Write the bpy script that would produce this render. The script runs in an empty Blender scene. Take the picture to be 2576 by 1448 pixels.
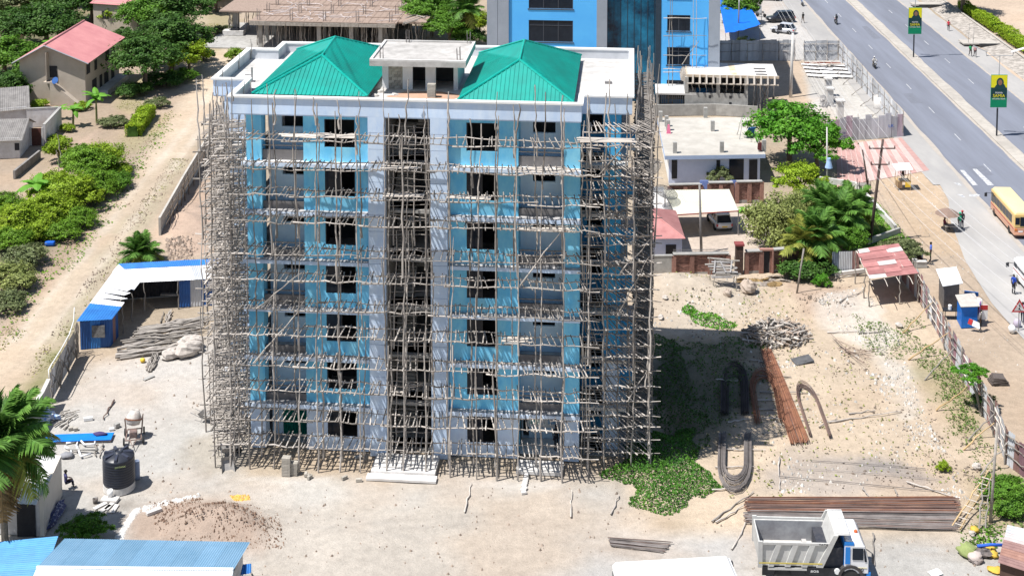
import bpy, bmesh, math, random
import numpy as np
from mathutils import Vector as V, Matrix, Euler
R = math.radians
rnd = random.Random(7)
U = rnd.uniform
SC = bpy.context.scene
COL = SC.collection

# ------------------------------------------------------------------ camera, sky, sun
CAM_F, CAM_CX, CAM_PY, CAM_P, CAM_H, CAM_W = 3500., 1287.5, -399., R(4.9), 48., 2575.
cam = bpy.data.cameras.new('camera'); camo = bpy.data.objects.new('camera', cam); COL.objects.link(camo)
camo.location = (0, 0, CAM_H); camo.rotation_euler = (R(90) - CAM_P, 0, 0)
cam.sensor_fit = 'HORIZONTAL'; cam.sensor_width = 36; cam.lens = 36 * CAM_F / CAM_W
cam.shift_y = -(724. - CAM_PY) / CAM_W
cam.clip_end = 2000
SC.camera = camo
SUN_EL, SUN_AZ = R(64), R(26)            # shadows fall towards +X and a little +Y
world = bpy.data.worlds.new('World'); SC.world = world; world.use_nodes = True
wn = world.node_tree.nodes; wl = world.node_tree.links
bg = wn['Background']; bg.inputs[1].default_value = .074
sky = wn.new('ShaderNodeTexSky'); sky.sky_type = 'NISHITA'; sky.sun_disc = False
sky.sun_elevation = SUN_EL; sky.sun_rotation = R(270) - SUN_AZ; sky.air_density = 1.2; sky.dust_density = .6
wl.new(sky.outputs[0], bg.inputs[0])
sun = bpy.data.lights.new('sun', 'SUN'); suno = bpy.data.objects.new('sun', sun); COL.objects.link(suno)
sun.energy = 5.; sun.angle = R(.5); sun.color = (1, .965, .91)
sd = V((math.cos(SUN_EL) * math.cos(SUN_AZ), math.cos(SUN_EL) * math.sin(SUN_AZ), -math.sin(SUN_EL)))
suno.rotation_euler = sd.to_track_quat('-Z', 'Y').to_euler(); suno.location = (-40, 40, 90)
vs = SC.view_settings; vs.view_transform = 'Standard'; vs.look = 'None'; vs.exposure = .45; vs.gamma = 1
vs.use_curve_mapping = False

def g(u, v, z=0.):
    """the point of the place at height z that the survey of the photograph (2575 px wide) gives"""
    a = (u - CAM_CX) / CAM_F; b = (v - CAM_PY) / CAM_F
    d = V((a, math.cos(CAM_P) - b * math.sin(CAM_P), -math.sin(CAM_P) - b * math.cos(CAM_P)))
    t = (z - CAM_H) / d.z
    return V((d.x * t, d.y * t, z))

# ------------------------------------------------------------------ materials
MATS = {}
def M(name, c=None, c2=None, sc=2., rough=.85, metal=0., bump=0., rv=0., spec=.35, stretch=None, lo=.35, hi=.65, island=False, detail=6, coat=0., trans=0., world_co=False, big=0.):
    if name in MATS: return MATS[name]
    m = bpy.data.materials.new(name); m.use_nodes = True; MATS[name] = m
    nt = m.node_tree; N, L = nt.nodes, nt.links
    p = N['Principled BSDF']
    p.inputs['Roughness'].default_value = rough; p.inputs['Metallic'].default_value = metal
    p.inputs['Specular IOR Level'].default_value = spec
    if coat: p.inputs['Coat Weight'].default_value = coat
    m.diffuse_color = (*c, 1)
    if c2 is None: c2 = tuple(x * .8 for x in c)
    if world_co:
        ge = N.new('ShaderNodeNewGeometry'); co = ge.outputs['Position']
    else:
        tc = N.new('ShaderNodeTexCoord'); co = tc.outputs['Object']
    if stretch:
        mp = N.new('ShaderNodeMapping'); mp.inputs['Scale'].default_value = stretch; L.new(co, mp.inputs[0]); co = mp.outputs[0]
    no = N.new('ShaderNodeTexNoise'); no.inputs['Scale'].default_value = sc; no.inputs['Detail'].default_value = detail
    no.inputs['Roughness'].default_value = .65
    L.new(co, no.inputs['Vector'])
    cr = N.new('ShaderNodeValToRGB'); cr.color_ramp.elements[0].position = lo; cr.color_ramp.elements[1].position = hi
    cr.color_ramp.elements[0].color = (*c, 1); cr.color_ramp.elements[1].color = (*c2, 1)
    L.new(no.outputs['Fac'], cr.inputs[0]); out = cr.outputs[0]
    if big:
        n2 = N.new('ShaderNodeTexNoise'); n2.inputs['Scale'].default_value = sc * .12; n2.inputs['Detail'].default_value = 3
        L.new(co, n2.inputs['Vector'])
        mr = N.new('ShaderNodeMapRange'); mr.inputs[1].default_value = .35; mr.inputs[2].default_value = .65
        mr.inputs[3].default_value = 1 - big; mr.inputs[4].default_value = 1 + big * .6; L.new(n2.outputs['Fac'], mr.inputs[0])
        vm = N.new('ShaderNodeVectorMath'); vm.operation = 'SCALE'; L.new(out, vm.inputs[0]); L.new(mr.outputs[0], vm.inputs['Scale']); out = vm.outputs[0]
    if rv:
        if island:
            gi = N.new('ShaderNodeNewGeometry'); ro = gi.outputs['Random Per Island']
        else:
            oi = N.new('ShaderNodeObjectInfo'); ro = oi.outputs['Random']
        mr = N.new('ShaderNodeMapRange'); mr.inputs[3].default_value = 1 - rv; mr.inputs[4].default_value = 1 + rv
        L.new(ro, mr.inputs[0])
        vm = N.new('ShaderNodeVectorMath'); vm.operation = 'SCALE'; L.new(out, vm.inputs[0]); L.new(mr.outputs[0], vm.inputs['Scale']); out = vm.outputs[0]
    L.new(out, p.inputs['Base Color'])
    if bump:
        bm = N.new('ShaderNodeBump'); bm.inputs['Strength'].default_value = bump; bm.inputs['Distance'].default_value = .05
        L.new(no.outputs['Fac'], bm.inputs['Height']); L.new(bm.outputs[0], p.inputs['Normal'])
    if trans:
        tr = N.new('ShaderNodeBsdfTranslucent'); mx = N.new('ShaderNodeMixShader'); mx.inputs[0].default_value = trans
        L.new(out, tr.inputs[0]); L.new(p.outputs[0], mx.inputs[1]); L.new(tr.outputs[0], mx.inputs[2])
        L.new(mx.outputs[0], N['Material Output'].inputs[0])
    return m
def leafm(name, c, c2):
    return M(name, c, c2, sc=.8, rough=.55, rv=.45, island=True, spec=.25, trans=.3, lo=.3, hi=.7)

wood = M('weathered_pole_wood', (.52, .475, .435), (.26, .235, .215), sc=2, rv=.42, stretch=(1, 1, .6))
wood2 = M('fresh_timber', (.55, .40, .22), (.42, .29, .15), sc=3, rv=.15)
greywood = M('grey_old_boards', (.36, .33, .30), (.2, .18, .16), sc=3, rv=.25, bump=.3)
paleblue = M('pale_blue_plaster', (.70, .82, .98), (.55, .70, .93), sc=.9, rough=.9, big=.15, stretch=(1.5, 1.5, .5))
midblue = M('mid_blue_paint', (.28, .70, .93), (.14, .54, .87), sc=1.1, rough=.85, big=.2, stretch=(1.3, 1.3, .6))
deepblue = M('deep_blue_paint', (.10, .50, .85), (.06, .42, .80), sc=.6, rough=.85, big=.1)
whiteplaster = M('white_plaster', (.82, .82, .83), (.70, .70, .71), sc=.8, rough=.9, big=.06)
whiteroom = M('pale_room_plaster', (.66, .83, .96), (.55, .73, .90), sc=.8)
darkroom = M('shade_dark_room', (.10, .10, .105), (.07, .07, .07), sc=1)  # room shade put into the wall colour so the openings look near black
conc = M('grey_concrete', (.42, .41, .39), (.30, .29, .275), sc=1.5, big=.12, bump=.15)
conc_d = M('dark_plaster', (.20, .19, .19), (.14, .135, .14), sc=1.2)
conc_l = M('pale_screed', (.66, .64, .62), (.46, .44, .42), sc=.9, big=.2, lo=.42, hi=.72)
weathered = M('weathered_slab', (.47, .45, .43), (.30, .285, .27), sc=1.1, big=.2, lo=.4, hi=.7)
block = M('cement_block', (.44, .41, .36), (.31, .285, .25), sc=6, rv=.2)
green_roof = M('green_roof_sheet', (.0, .32, .265), (.005, .25, .21), sc=.8, rough=.45, spec=.5, big=.12)
green_cap = M('green_ridge_cap', (.01, .38, .31), (.0, .30, .25), sc=2, rough=.4)
dark_glass = M('dark_glass', (.008, .014, .025), (.014, .022, .036), sc=1, rough=.14, spec=.25)
blue_glass = M('painted_reflection_glass', (.015, .20, .36), (.003, .02, .05), sc=.3, rough=.16, spec=.3)  # blue and near-black mottling paints the reflections into the glass colour
black = M('black_plastic', (.02, .022, .028), (.03, .033, .04), sc=2, rough=.4)
rubber = M('tyre_rubber', (.025, .025, .026), (.04, .04, .04), sc=4)
steel = M('dull_steel', (.35, .35, .36), (.25, .25, .26), sc=3, rough=.45, metal=.6)
rebar = M('rusty_rebar', (.23, .15, .125), (.15, .11, .10), sc=1.2, rv=.3, stretch=(.4, .4, .4))
rebar_g = M('grey_rebar', (.26, .235, .225), (.17, .15, .145), sc=1.2, rv=.3)
rust_red = M('rusty_orange_rebar', (.30, .14, .08), (.2, .09, .06), sc=2, rv=.2)
white = M('white_paint', (.80, .80, .80), (.74, .74, .74), sc=2, rough=.5)
red = M('red_paint', (.50, .035, .04), (.42, .03, .03), sc=2, rough=.5)
yellow = M('yellow_paint', (.75, .52, .05), (.7, .48, .05), sc=2, rough=.5)
skin = M('brown_skin', (.10, .05, .03), (.08, .04, .025), sc=4, rough=.6)
hairm = M('black_hair', (.012, .01, .01), (.02, .018, .018), sc=6)
brickm = M('red_brick', (.33, .18, .145), (.21, .115, .095), sc=5, rv=.45)
mortar = M('brick_mortar', (.34, .26, .22), (.25, .19, .165), sc=3)
zinc = M('grey_zinc_sheet', (.52, .54, .57), (.40, .41, .44), sc=1.2, rough=.5, rv=.2, stretch=(1, 1, .4))
zinc_rust = M('rusted_zinc_sheet', (.33, .20, .18), (.21, .12, .115), sc=1.4, rough=.7, rv=.3, stretch=(1, 1, .4))
red_sheet = M('faded_red_sheet', (.45, .21, .20), (.34, .145, .14), sc=.9, rough=.6, rv=.18)
pink_roof = M('faded_pink_roof', (.56, .25, .25), (.47, .19, .2), sc=.4, rough=.6)
blue_sheet = M('blue_painted_sheet', (.035, .20, .55), (.03, .15, .45), sc=1.2, rough=.5, rv=.12)
blue_sheet_d = M('dark_blue_sheet', (.02, .10, .33), (.02, .08, .26), sc=1.5, rough=.55, rv=.15)
blue_roof_p = M('pale_blue_roof_sheet', (.20, .35, .50), (.15, .29, .43), sc=.5, rough=.5, rv=.06)
white_sheet = M('white_roof_sheet', (.84, .84, .85), (.76, .76, .78), sc=.8, rough=.5, rv=.06)
beige = M('beige_render', (.53, .46, .39), (.45, .385, .32), sc=.6, big=.1)
old_white = M('stained_white_wall', (.66, .65, .66), (.48, .46, .45), sc=1.1, big=.15)
asb = M('old_grey_roof', (.27, .255, .245), (.17, .16, .155), sc=1.3)

# ------------------------------------------------------------------ mesh helpers
def prop(o, label=None, cat=None, group=None, kind=None):
    if label: o['label'] = label
    if cat: o['category'] = cat
    if group: o['group'] = group
    if kind: o['kind'] = kind
    return o
def thing(name, label, cat, loc=(0, 0, 0), rz=0., group=None, rot=None):
    o = bpy.data.objects.new(name, None); COL.objects.link(o); o.empty_display_size = .3
    o.location = loc; o.rotation_euler = rot if rot else (0, 0, rz)
    return prop(o, label, cat, group)
def link(name, me, mat=None, parent=None, loc=(0, 0, 0), rot=(0, 0, 0), scale=(1, 1, 1), own=False):
    o = bpy.data.objects.new(name, me); COL.objects.link(o)
    o.location = loc; o.rotation_euler = rot; o.scale = scale
    if parent: o.parent = parent
    if mat:
        if own:
            if not me.materials: me.materials.append(None)
            o.material_slots[0].link = 'OBJECT'; o.material_slots[0].material = mat
        elif not me.materials: me.materials.append(mat)
    return o
class MB:
    def __init__(s): s.v = []; s.f = []; s.X = None
    def add(s, vs, fs):
        n = len(s.v)
        if s.X is not None: vs = [s.X @ V(p) for p in vs]
        s.v.extend([tuple(p) for p in vs]); s.f.extend([tuple(i + n for i in f) for f in fs]); return s
    def bx(s, x0, x1, y0, y1, z0, z1):
        return s.add([(x0, y0, z0), (x1, y0, z0), (x1, y1, z0), (x0, y1, z0), (x0, y0, z1), (x1, y0, z1), (x1, y1, z1), (x0, y1, z1)],
                     [(0, 3, 2, 1), (4, 5, 6, 7), (0, 1, 5, 4), (1, 2, 6, 5), (2, 3, 7, 6), (3, 0, 4, 7)])
    def box(s, c, sz, rot=None):
        h = [q / 2 for q in sz]; pts = [V((a * h[0], b * h[1], d * h[2])) for d in (-1, 1) for a, b in ((-1, -1), (1, -1), (1, 1), (-1, 1))]
        if rot is not None:
            m = Euler(rot).to_matrix() if not isinstance(rot, Matrix) else rot
            pts = [m @ p for p in pts]
        return s.add([p + V(c) for p in pts], [(0, 3, 2, 1), (4, 5, 6, 7), (0, 1, 5, 4), (1, 2, 6, 5), (2, 3, 7, 6), (3, 0, 4, 7)])
    def hexa(s, b, t):      # 4 bottom + 4 top points
        return s.add(list(b) + list(t), [(0, 3, 2, 1), (4, 5, 6, 7), (0, 1, 5, 4), (1, 2, 6, 5), (2, 3, 7, 6), (3, 0, 4, 7)])
    def tube(s, p, q, r, r2=None, n=6):
        return s.path([p, q], [r, r if r2 is None else r2], n)
    def path(s, pts, r, n=5, cap=True):
        pts = [V(p) for p in pts]; k = len(pts)
        if not isinstance(r, (list, tuple)): r = [r] * k
        vs = []; fs = []
        d0 = (pts[-1] - pts[0])
        up = V((0, 0, 1)) if abs(d0.normalized().z) < .9 else V((1, 0, 0))
        for i, p in enumerate(pts):
            d = (pts[min(i + 1, k - 1)] - pts[max(i - 1, 0)])
            if d.length < 1e-6: d = d0
            d.normalize(); a = d.cross(up)
            if a.length < 1e-4: a = d.cross(V((0, 1, 0)))
            a.normalize(); b = a.cross(d)
            for j in range(n):
                t = 2 * math.pi * j / n; vs.append(p + (a * math.cos(t) + b * math.sin(t)) * r[i])
        for i in range(k - 1):
            for j in range(n):
                fs.append((i * n + j, i * n + (j + 1) % n, (i + 1) * n + (j + 1) % n, (i + 1) * n + j))
        if cap: fs.append(tuple(range(n - 1, -1, -1))); fs.append(tuple((k - 1) * n + j for j in range(n)))
        return s.add(vs, fs)
    def lathe(s, prof, c=(0, 0, 0), n=16, a0=0):
        vs = []; fs = []; c = V(c)
        for r, z in prof:
            for j in range(n):
                t = 2 * math.pi * j / n + a0; vs.append(c + V((r * math.cos(t), r * math.sin(t), z)))
        for i in range(len(prof) - 1):
            for j in range(n): fs.append((i * n + j, i * n + (j + 1) % n, (i + 1) * n + (j + 1) % n, (i + 1) * n + j))
        if prof[0][0] > 1e-4: fs.append(tuple(range(n - 1, -1, -1)))
        if prof[-1][0] > 1e-4: fs.append(tuple((len(prof) - 1) * n + j for j in range(n)))
        return s.add(vs, fs)
    def poly(s, pts): return s.add(pts, [tuple(range(len(pts)))])
    def prism(s, pts, z0, z1):
        n = len(pts); vs = [(p[0], p[1], z0) for p in pts] + [(p[0], p[1], z1) for p in pts]
        return s.add(vs, [tuple(range(n - 1, -1, -1)), tuple(range(n, 2 * n))] + [(i, (i + 1) % n, n + (i + 1) % n, n + i) for i in range(n)])
    def blob(s, c, r, seed=0, n=8, m=6, jit=.18):
        q = random.Random(seed); vs = []; fs = []; c = V(c); r = V(r) if not isinstance(r, (int, float)) else V((r, r, r))
        for i in range(m + 1):
            ph = math.pi * i / m
            for j in range(n):
                t = 2 * math.pi * j / n; k = 1 + q.uniform(-jit, jit) if 0 < i < m else 1
                vs.append(c + V((r.x * math.sin(ph) * math.cos(t) * k, r.y * math.sin(ph) * math.sin(t) * k, r.z * math.cos(ph) * k)))
        for i in range(m):
            for j in range(n): fs.append((i * n + j, (i + 1) * n + j, (i + 1) * n + (j + 1) % n, i * n + (j + 1) % n))
        return s.add(vs, fs)
    def corr(s, p00, p10, p11, p01, waves, amp=.03, thick=.0):
        """corrugated sheet; ridges run from edge 00-10 to edge 01-11"""
        p00, p10, p11, p01 = map(V, (p00, p10, p11, p01)); nrm = (p10 - p00).cross(p01 - p00).normalized()
        n = waves * 2; a = []; b = []
        for i in range(n + 1):
            t = i / n; o = nrm * (amp if i % 2 else -amp)
            a.append(p00.lerp(p10, t) + o); b.append(p01.lerp(p11, t) + o)
        return s.add(a + b, [(i, i + 1, n + 2 + i, n + 1 + i) for i in range(n)])
    def mesh(s, name, mat=None, smooth=False, bevel=0., seg=2):
        me = bpy.data.meshes.new(name); me.from_pydata(s.v, [], s.f)
        if bevel:
            bm = bmesh.new(); bm.from_mesh(me); bmesh.ops.remove_doubles(bm, verts=bm.verts, dist=1e-4)
            bmesh.ops.bevel(bm, geom=list(bm.edges), offset=bevel, segments=seg, affect='EDGES', profile=.5, clamp_overlap=True)
            bm.to_mesh(me); bm.free()
        if smooth: me.polygons.foreach_set('use_smooth', [True] * len(me.polygons))
        if mat: me.materials.append(mat)
        me.update(); return me
    def build(s, name, mat, parent=None, smooth=False, bevel=0., kind=None, seg=2):
        o = link(name, s.mesh(name, mat, smooth, bevel, seg), None, parent)
        if kind: o['kind'] = kind
        return o
def bxo(name, mat, parent, *a, bevel=0.):
    return MB().bx(*a).build(name, mat, parent, bevel=bevel)
def sub_lerp(q4, a, b, c, d):
    """sub-patch of the quad q4 = (p00,p10,p11,p01) between u a..b and v c..d"""
    p00, p10, p11, p01 = [V(p) for p in q4]
    f = lambda u, v: (p00.lerp(p10, u)).lerp(p01.lerp(p11, u), v)
    return f(a, c), f(b, c), f(b, d), f(a, d)
UNIT_BOX = MB().bx(-.5, .5, -.5, .5, -.5, .5).mesh('unit_block')
def stick_mesh(name, q, k, n, amp, taper):
    vs = []; fs = []; ph = q.uniform(0, 6)
    for j in range(k + 1):
        ox, oy = (q.uniform(-1, 1) * amp if 0 < j < k else 0 for _ in (0, 1)); r = 1.12 - taper * j / k + q.uniform(-.12, .12)
        for i in range(n): vs.append((ox + r * math.cos(ph + 6.2832 * i / n), oy + r * math.sin(ph + 6.2832 * i / n), j / k))
    for j in range(k):
        for i in range(n): fs.append((j * n + i, j * n + (i + 1) % n, (j + 1) * n + (i + 1) % n, (j + 1) * n + i))
    fs += [tuple(range(n - 1, -1, -1)), tuple(k * n + i for i in range(n))]
    mb = MB(); mb.add(vs, fs); return mb.mesh(name, wood, True)
POLE_V = [stick_mesh('pole_shape', random.Random(50 + i), 7, 5, 1.45, .5) for i in range(7)]
SHORT_V = [stick_mesh('stick_shape', random.Random(80 + i), 3, 5, .5, .25) for i in range(5)]
def pole(parent, name, p, q, r, short=False, mat=None, var=None):
    p, q = V(p), V(q); d = q - p
    me = (SHORT_V if short else POLE_V)[rnd.randrange(5 if short else 7)]
    if var is not None: me = (SHORT_V if short else POLE_V)[var]
    o = bpy.data.objects.new(name, me); COL.objects.link(o); o.location = p
    o.rotation_mode = 'QUATERNION'; o.rotation_quaternion = d.to_track_quat('Z', 'Y') @ Euler((0, 0, U(0, 6.3))).to_quaternion()
    o.scale = (r, r, d.length)
    if parent: o.parent = parent
    if mat: o.material_slots[0].link = 'OBJECT'; o.material_slots[0].material = mat
    return o
def text(parent, name, s, size, loc, rot, mat, ext=.004):
    c = bpy.data.curves.new(name, 'FONT'); c.body = s; c.size = size; c.extrude = ext; c.align_x = 'CENTER'; c.align_y = 'CENTER'
    t = bpy.data.objects.new(name, c); COL.objects.link(t)
    dg = bpy.context.evaluated_depsgraph_get(); me = bpy.data.meshes.new_from_object(t.evaluated_get(dg))
    COL.objects.unlink(t); bpy.data.objects.remove(t); bpy.data.curves.remove(c)
    return link(name, me, mat, parent, loc, rot, own=True)
# lettering is turned into meshes here, while the scene is still empty
TXT = {}
def pretext(key, s):
    c = bpy.data.curves.new(key, 'FONT'); c.body = s; c.size = 1; c.extrude = .004; c.align_x = 'CENTER'; c.align_y = 'CENTER'
    t = bpy.data.objects.new(key, c); COL.objects.link(t); dg = bpy.context.evaluated_depsgraph_get()
    TXT[s] = bpy.data.meshes.new_from_object(t.evaluated_get(dg)); COL.objects.unlink(t); bpy.data.objects.remove(t)
for s_ in ('TATA', '20', 'MAMA', 'SAMIA', 'MITANO TENA', 'aoa', 'UK', 'ON', 'TUKO', 'SIMTANK', 'T 642 DKR', 'T 310 BXC'): pretext('lettering', s_)
def lettering(parent, s, size, loc, rot, mat, sx=1.):
    o = link('lettering', TXT[s], mat, parent, loc, rot, (size * sx, size, 1), own=True); return o

# ------------------------------------------------------------------ people (posed once with a skin modifier, then reused)
POSE = {}
def make_pose(key, J):
    """J: dict of joint positions, figure faces -Y"""
    order = ['pelvis', 'waist', 'chest', 'neck', 'head', 'crown', 'shL', 'elL', 'wrL', 'haL', 'shR', 'elR', 'wrR', 'haR', 'hipL', 'knL', 'anL', 'toL', 'hipR', 'knR', 'anR', 'toR']
    rad = dict(pelvis=(.16, .11), waist=(.14, .10), chest=(.17, .11), neck=(.055, .055), head=(.085, .1), crown=(.07, .08), shL=(.062, .062), elL=(.045, .045), wrL=(.03, .03), haL=(.04, .022),
               hipL=(.092, .095), knL=(.062, .065), anL=(.042, .045), toL=(.045, .032))
    E = [('pelvis', 'waist'), ('waist', 'chest'), ('chest', 'neck'), ('neck', 'head'), ('head', 'crown')]
    for s in 'LR': E += [('chest', 'sh' + s), ('sh' + s, 'el' + s), ('el' + s, 'wr' + s), ('wr' + s, 'ha' + s), ('pelvis', 'hip' + s), ('hip' + s, 'kn' + s), ('kn' + s, 'an' + s), ('an' + s, 'to' + s)]
    me = bpy.data.meshes.new('person_' + key); ix = {k: i for i, k in enumerate(order)}
    me.from_pydata([J[k] for k in order], [(ix[a], ix[b]) for a, b in E], [])
    o = bpy.data.objects.new('tmp', me); COL.objects.link(o)
    sk = o.modifiers.new('skin', 'SKIN'); ss = o.modifiers.new('sub', 'SUBSURF'); ss.levels = ss.render_levels = 1
    lay = me.skin_vertices[0].data if me.skin_vertices else None
    if lay is None:
        bm = bmesh.new(); bm.from_mesh(me); bm.verts.layers.skin.verify(); bm.to_mesh(me); bm.free(); lay = me.skin_vertices[0].data
    for k, i in ix.items():
        kk = k[:-1] + 'L' if k[-1] == 'R' else k
        lay[i].radius = rad[kk]; lay[i].use_root = (k == 'pelvis')
    dg = bpy.context.evaluated_depsgraph_get(); dg.update()
    em = bpy.data.meshes.new_from_object(o.evaluated_get(dg)); COL.objects.unlink(o); bpy.data.objects.remove(o)
    # fingers, nose and ears join the one body mesh
    mb = MB(); mb.v = [tuple(v.co) for v in em.vertices]; mb.f = [tuple(p.vertices) for p in em.polygons]; nb = len(mb.f)
    for s in 'LR':
        h, w = V(J['ha' + s]), V(J['wr' + s]); d = (h - w).normalized(); sd_ = d.cross(V((0, 1, 0)));
        if sd_.length < .2: sd_ = d.cross(V((1, 0, 0)))
        sd_.normalize()
        for i, ln in enumerate((.07, .08, .075, .06)):
            b = h + sd_ * (i - 1.5) * .02; mb.path([b - d * .02, b + d * ln * .55, b + d * ln * .95 + V((0, -.02, 0))], [.0095, .009, .006], 5)
        mb.path([w + d * .03 + sd_ * .03, w + d * .06 + sd_ * .065, w + d * .1 + sd_ * .06], [.012, .011, .008], 5)
    hd = V(J['head']); cr = V(J['crown']); ctr = hd.lerp(cr, .3)
    mb.blob(ctr + V((0, -.105, -.01)), (.016, .022, .025), 1, 5, 4, 0)
    for sx in (-1, 1): mb.blob(ctr + V((sx * .092, 0, -.01)), (.014, .022, .032), 2, 5, 4, 0)
    me2 = mb.mesh('person_' + key, None, True)
    for _ in range(4): me2.materials.append(None)
    segs = [(J[a], J[b], 0 if (a[:2] in ('wr', 'el') or a in ('neck', 'head')) else (3 if a[:2] == 'an' else (2 if a[:2] in ('hi', 'kn') or b[:2] == 'hi' else 1))) for a, b in E]
    def near(c):
        best = 9; k = 0
        for a, b, m_ in segs:
            a, b = V(a), V(b); ab = b - a; t = max(0, min(1, (c - a).dot(ab) / max(ab.length_squared, 1e-9))); d_ = (a + ab * t - c).length
            if d_ < best: best = d_; k = m_
        return k
    for i, p in enumerate(me2.polygons): p.material_index = near(p.center) if i < nb else 0
    hm = MB().blob(ctr + (cr - hd) * .35 + V((0, .014, .0)), (.102, .112, .09), 5, 10, 6, .02)
    POSE[key] = (me2, hm.mesh('hair', hairm, True), cr)
def J_base():
    j = dict(pelvis=(0, 0, .95), waist=(0, 0, 1.1), chest=(0, .01, 1.34), neck=(0, 0, 1.5), head=(0, -.02, 1.58), crown=(0, -.01, 1.7))
    for s, k in (('L', 1), ('R', -1)):
        j.update({'sh' + s: (k * .19, .01, 1.42), 'el' + s: (k * .24, .03, 1.14), 'wr' + s: (k * .25, -.03, .9), 'ha' + s: (k * .25, -.05, .82), 'hip' + s: (k * .095, 0, .9), 'kn' + s: (k * .1, -.02, .5), 'an' + s: (k * .11, .02, .08), 'to' + s: (k * .12, -.14, .035)})
    return j
make_pose('stand', J_base())
j = J_base(); j.update(knL=(.1, -.16, .5), anL=(.1, -.2, .09), toL=(.1, -.36, .05), knR=(-.1, .02, .5), anR=(-.1, .28, .14), toR=(-.1, .16, .04), elL=(.23, .14, 1.16), wrL=(.22, .1, .93), haL=(.22, .08, .85), elR=(-.23, -.06, 1.15), wrR=(-.22, -.22, .97), haR=(-.22, -.27, .9)); make_pose('walk', j)
def shift_up(j, dz): return {k: (v[0], v[1], v[2] + dz) for k, v in j.items()}
j = shift_up(J_base(), -.5)
for s, k in (('L', 1), ('R', -1)): j.update({'kn' + s: (k * .13, -.42, .5), 'an' + s: (k * .13, -.42, .08), 'to' + s: (k * .14, -.57, .035), 'wr' + s: (k * .16, -.22, .62), 'el' + s: (k * .25, -.02, .66), 'ha' + s: (k * .13, -.3, .6)})
make_pose('sit', j)
j = shift_up(J_base(), -.15)
for s, k in (('L', 1), ('R', -1)): j.update({'kn' + s: (k * .24, -.38, .62), 'an' + s: (k * .2, -.1, .32), 'to' + s: (k * .22, -.26, .27), 'el' + s: (k * .3, -.24, 1.04), 'wr' + s: (k * .33, -.44, 1.0), 'ha' + s: (k * .33, -.52, 1.0)})
make_pose('ride', j)
def cloth(name, c): return M('cloth_' + name, c, tuple(x * .75 for x in c), sc=6, rough=.9)
def person(label, loc, rz, shirt, trousers, pose='stand', shoes=None, hair=None, parent=None, sc=1., group=None):
    me, hm, cr = POSE[pose]
    o = bpy.data.objects.new('person', me); COL.objects.link(o); o.location = loc; o.rotation_euler = (0, 0, rz); o.scale = (sc,) * 3
    for s, m in zip(o.material_slots, (skin, shirt, trousers, shoes or black)): s.link = 'OBJECT'; s.material = m
    prop(o, label, 'person', group)
    h = link('hair', hm, None, o)
    if hair: h.name = 'cap'; h.material_slots[0].link = 'OBJECT'; h.material_slots[0].material = hair; h.scale = (1.06, 1.06, 1.03)
    return o
# ------------------------------------------------------------------ ground
def lat_noise(x, y, s, seed):
    r = np.random.RandomState(seed); T = r.rand(256, 256); x = x / s + 1000; y = y / s + 1000
    xi = np.floor(x).astype(int); yi = np.floor(y).astype(int); fx = x - xi; fy = y - yi
    fx = fx * fx * (3 - 2 * fx); fy = fy * fy * (3 - 2 * fy)
    t = lambda a, b: T[a % 256, b % 256]
    return (t(xi, yi) * (1 - fx) + t(xi + 1, yi) * fx) * (1 - fy) + (t(xi, yi + 1) * (1 - fx) + t(xi + 1, yi + 1) * fx) * fy
def fbm(x, y, s, seed, o=4):
    v = 0; a = .5
    for i in range(o): v = v + a * lat_noise(x, y, s / 2 ** i, seed + i); a *= .5
    return v / (1 - .5 ** o)
def poly_sd(x, y, P):
    P = [(p[0], p[1]) for p in P]; n = len(P); d = np.full(x.shape, 1e9); ins = np.zeros(x.shape, bool)
    for i in range(n):
        ax, ay = P[i]; bx, by = P[(i + 1) % n]; ex, ey = bx - ax, by - ay
        t = np.clip(((x - ax) * ex + (y - ay) * ey) / max(ex * ex + ey * ey, 1e-9), 0, 1)
        d = np.minimum(d, np.hypot(x - ax - ex * t, y - ay - ey * t))
        c = ((ay <= y) & (by > y)) | ((by <= y) & (ay > y))
        with np.errstate(divide='ignore', invalid='ignore'): xi = ax + (y - ay) / (by - ay if by != ay else 1e-9) * ex
        ins ^= c & (x < xi)
    return np.where(ins, d, -d)
RD = V((.031, 1, 0)).normalized(); RL = V((RD.y, -RD.x, 0)); R0 = g(2283.3, 147)
def road_pt(t, s, z=0.): return R0 + RL * t + RD * s + V((0, 0, z))
tan = (.50, .40, .30); sand = (.57, .455, .335); pinkd = (.52, .38, .29); redsoil = (.42, .27, .19); grayd = (.485, .465, .435); gravel = (.36, .34, .33)
grassc = (.17, .19, .06); dryg = (.36, .31, .17); whited = (.66, .63, .58); apron = (.50, .475, .45); palec = (.50, .475, .44); darkd = (.22, .17, .13); shade_g = (.10, .12, .05)
def Z(*uv): return [g(u, v) for u, v in uv]
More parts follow.
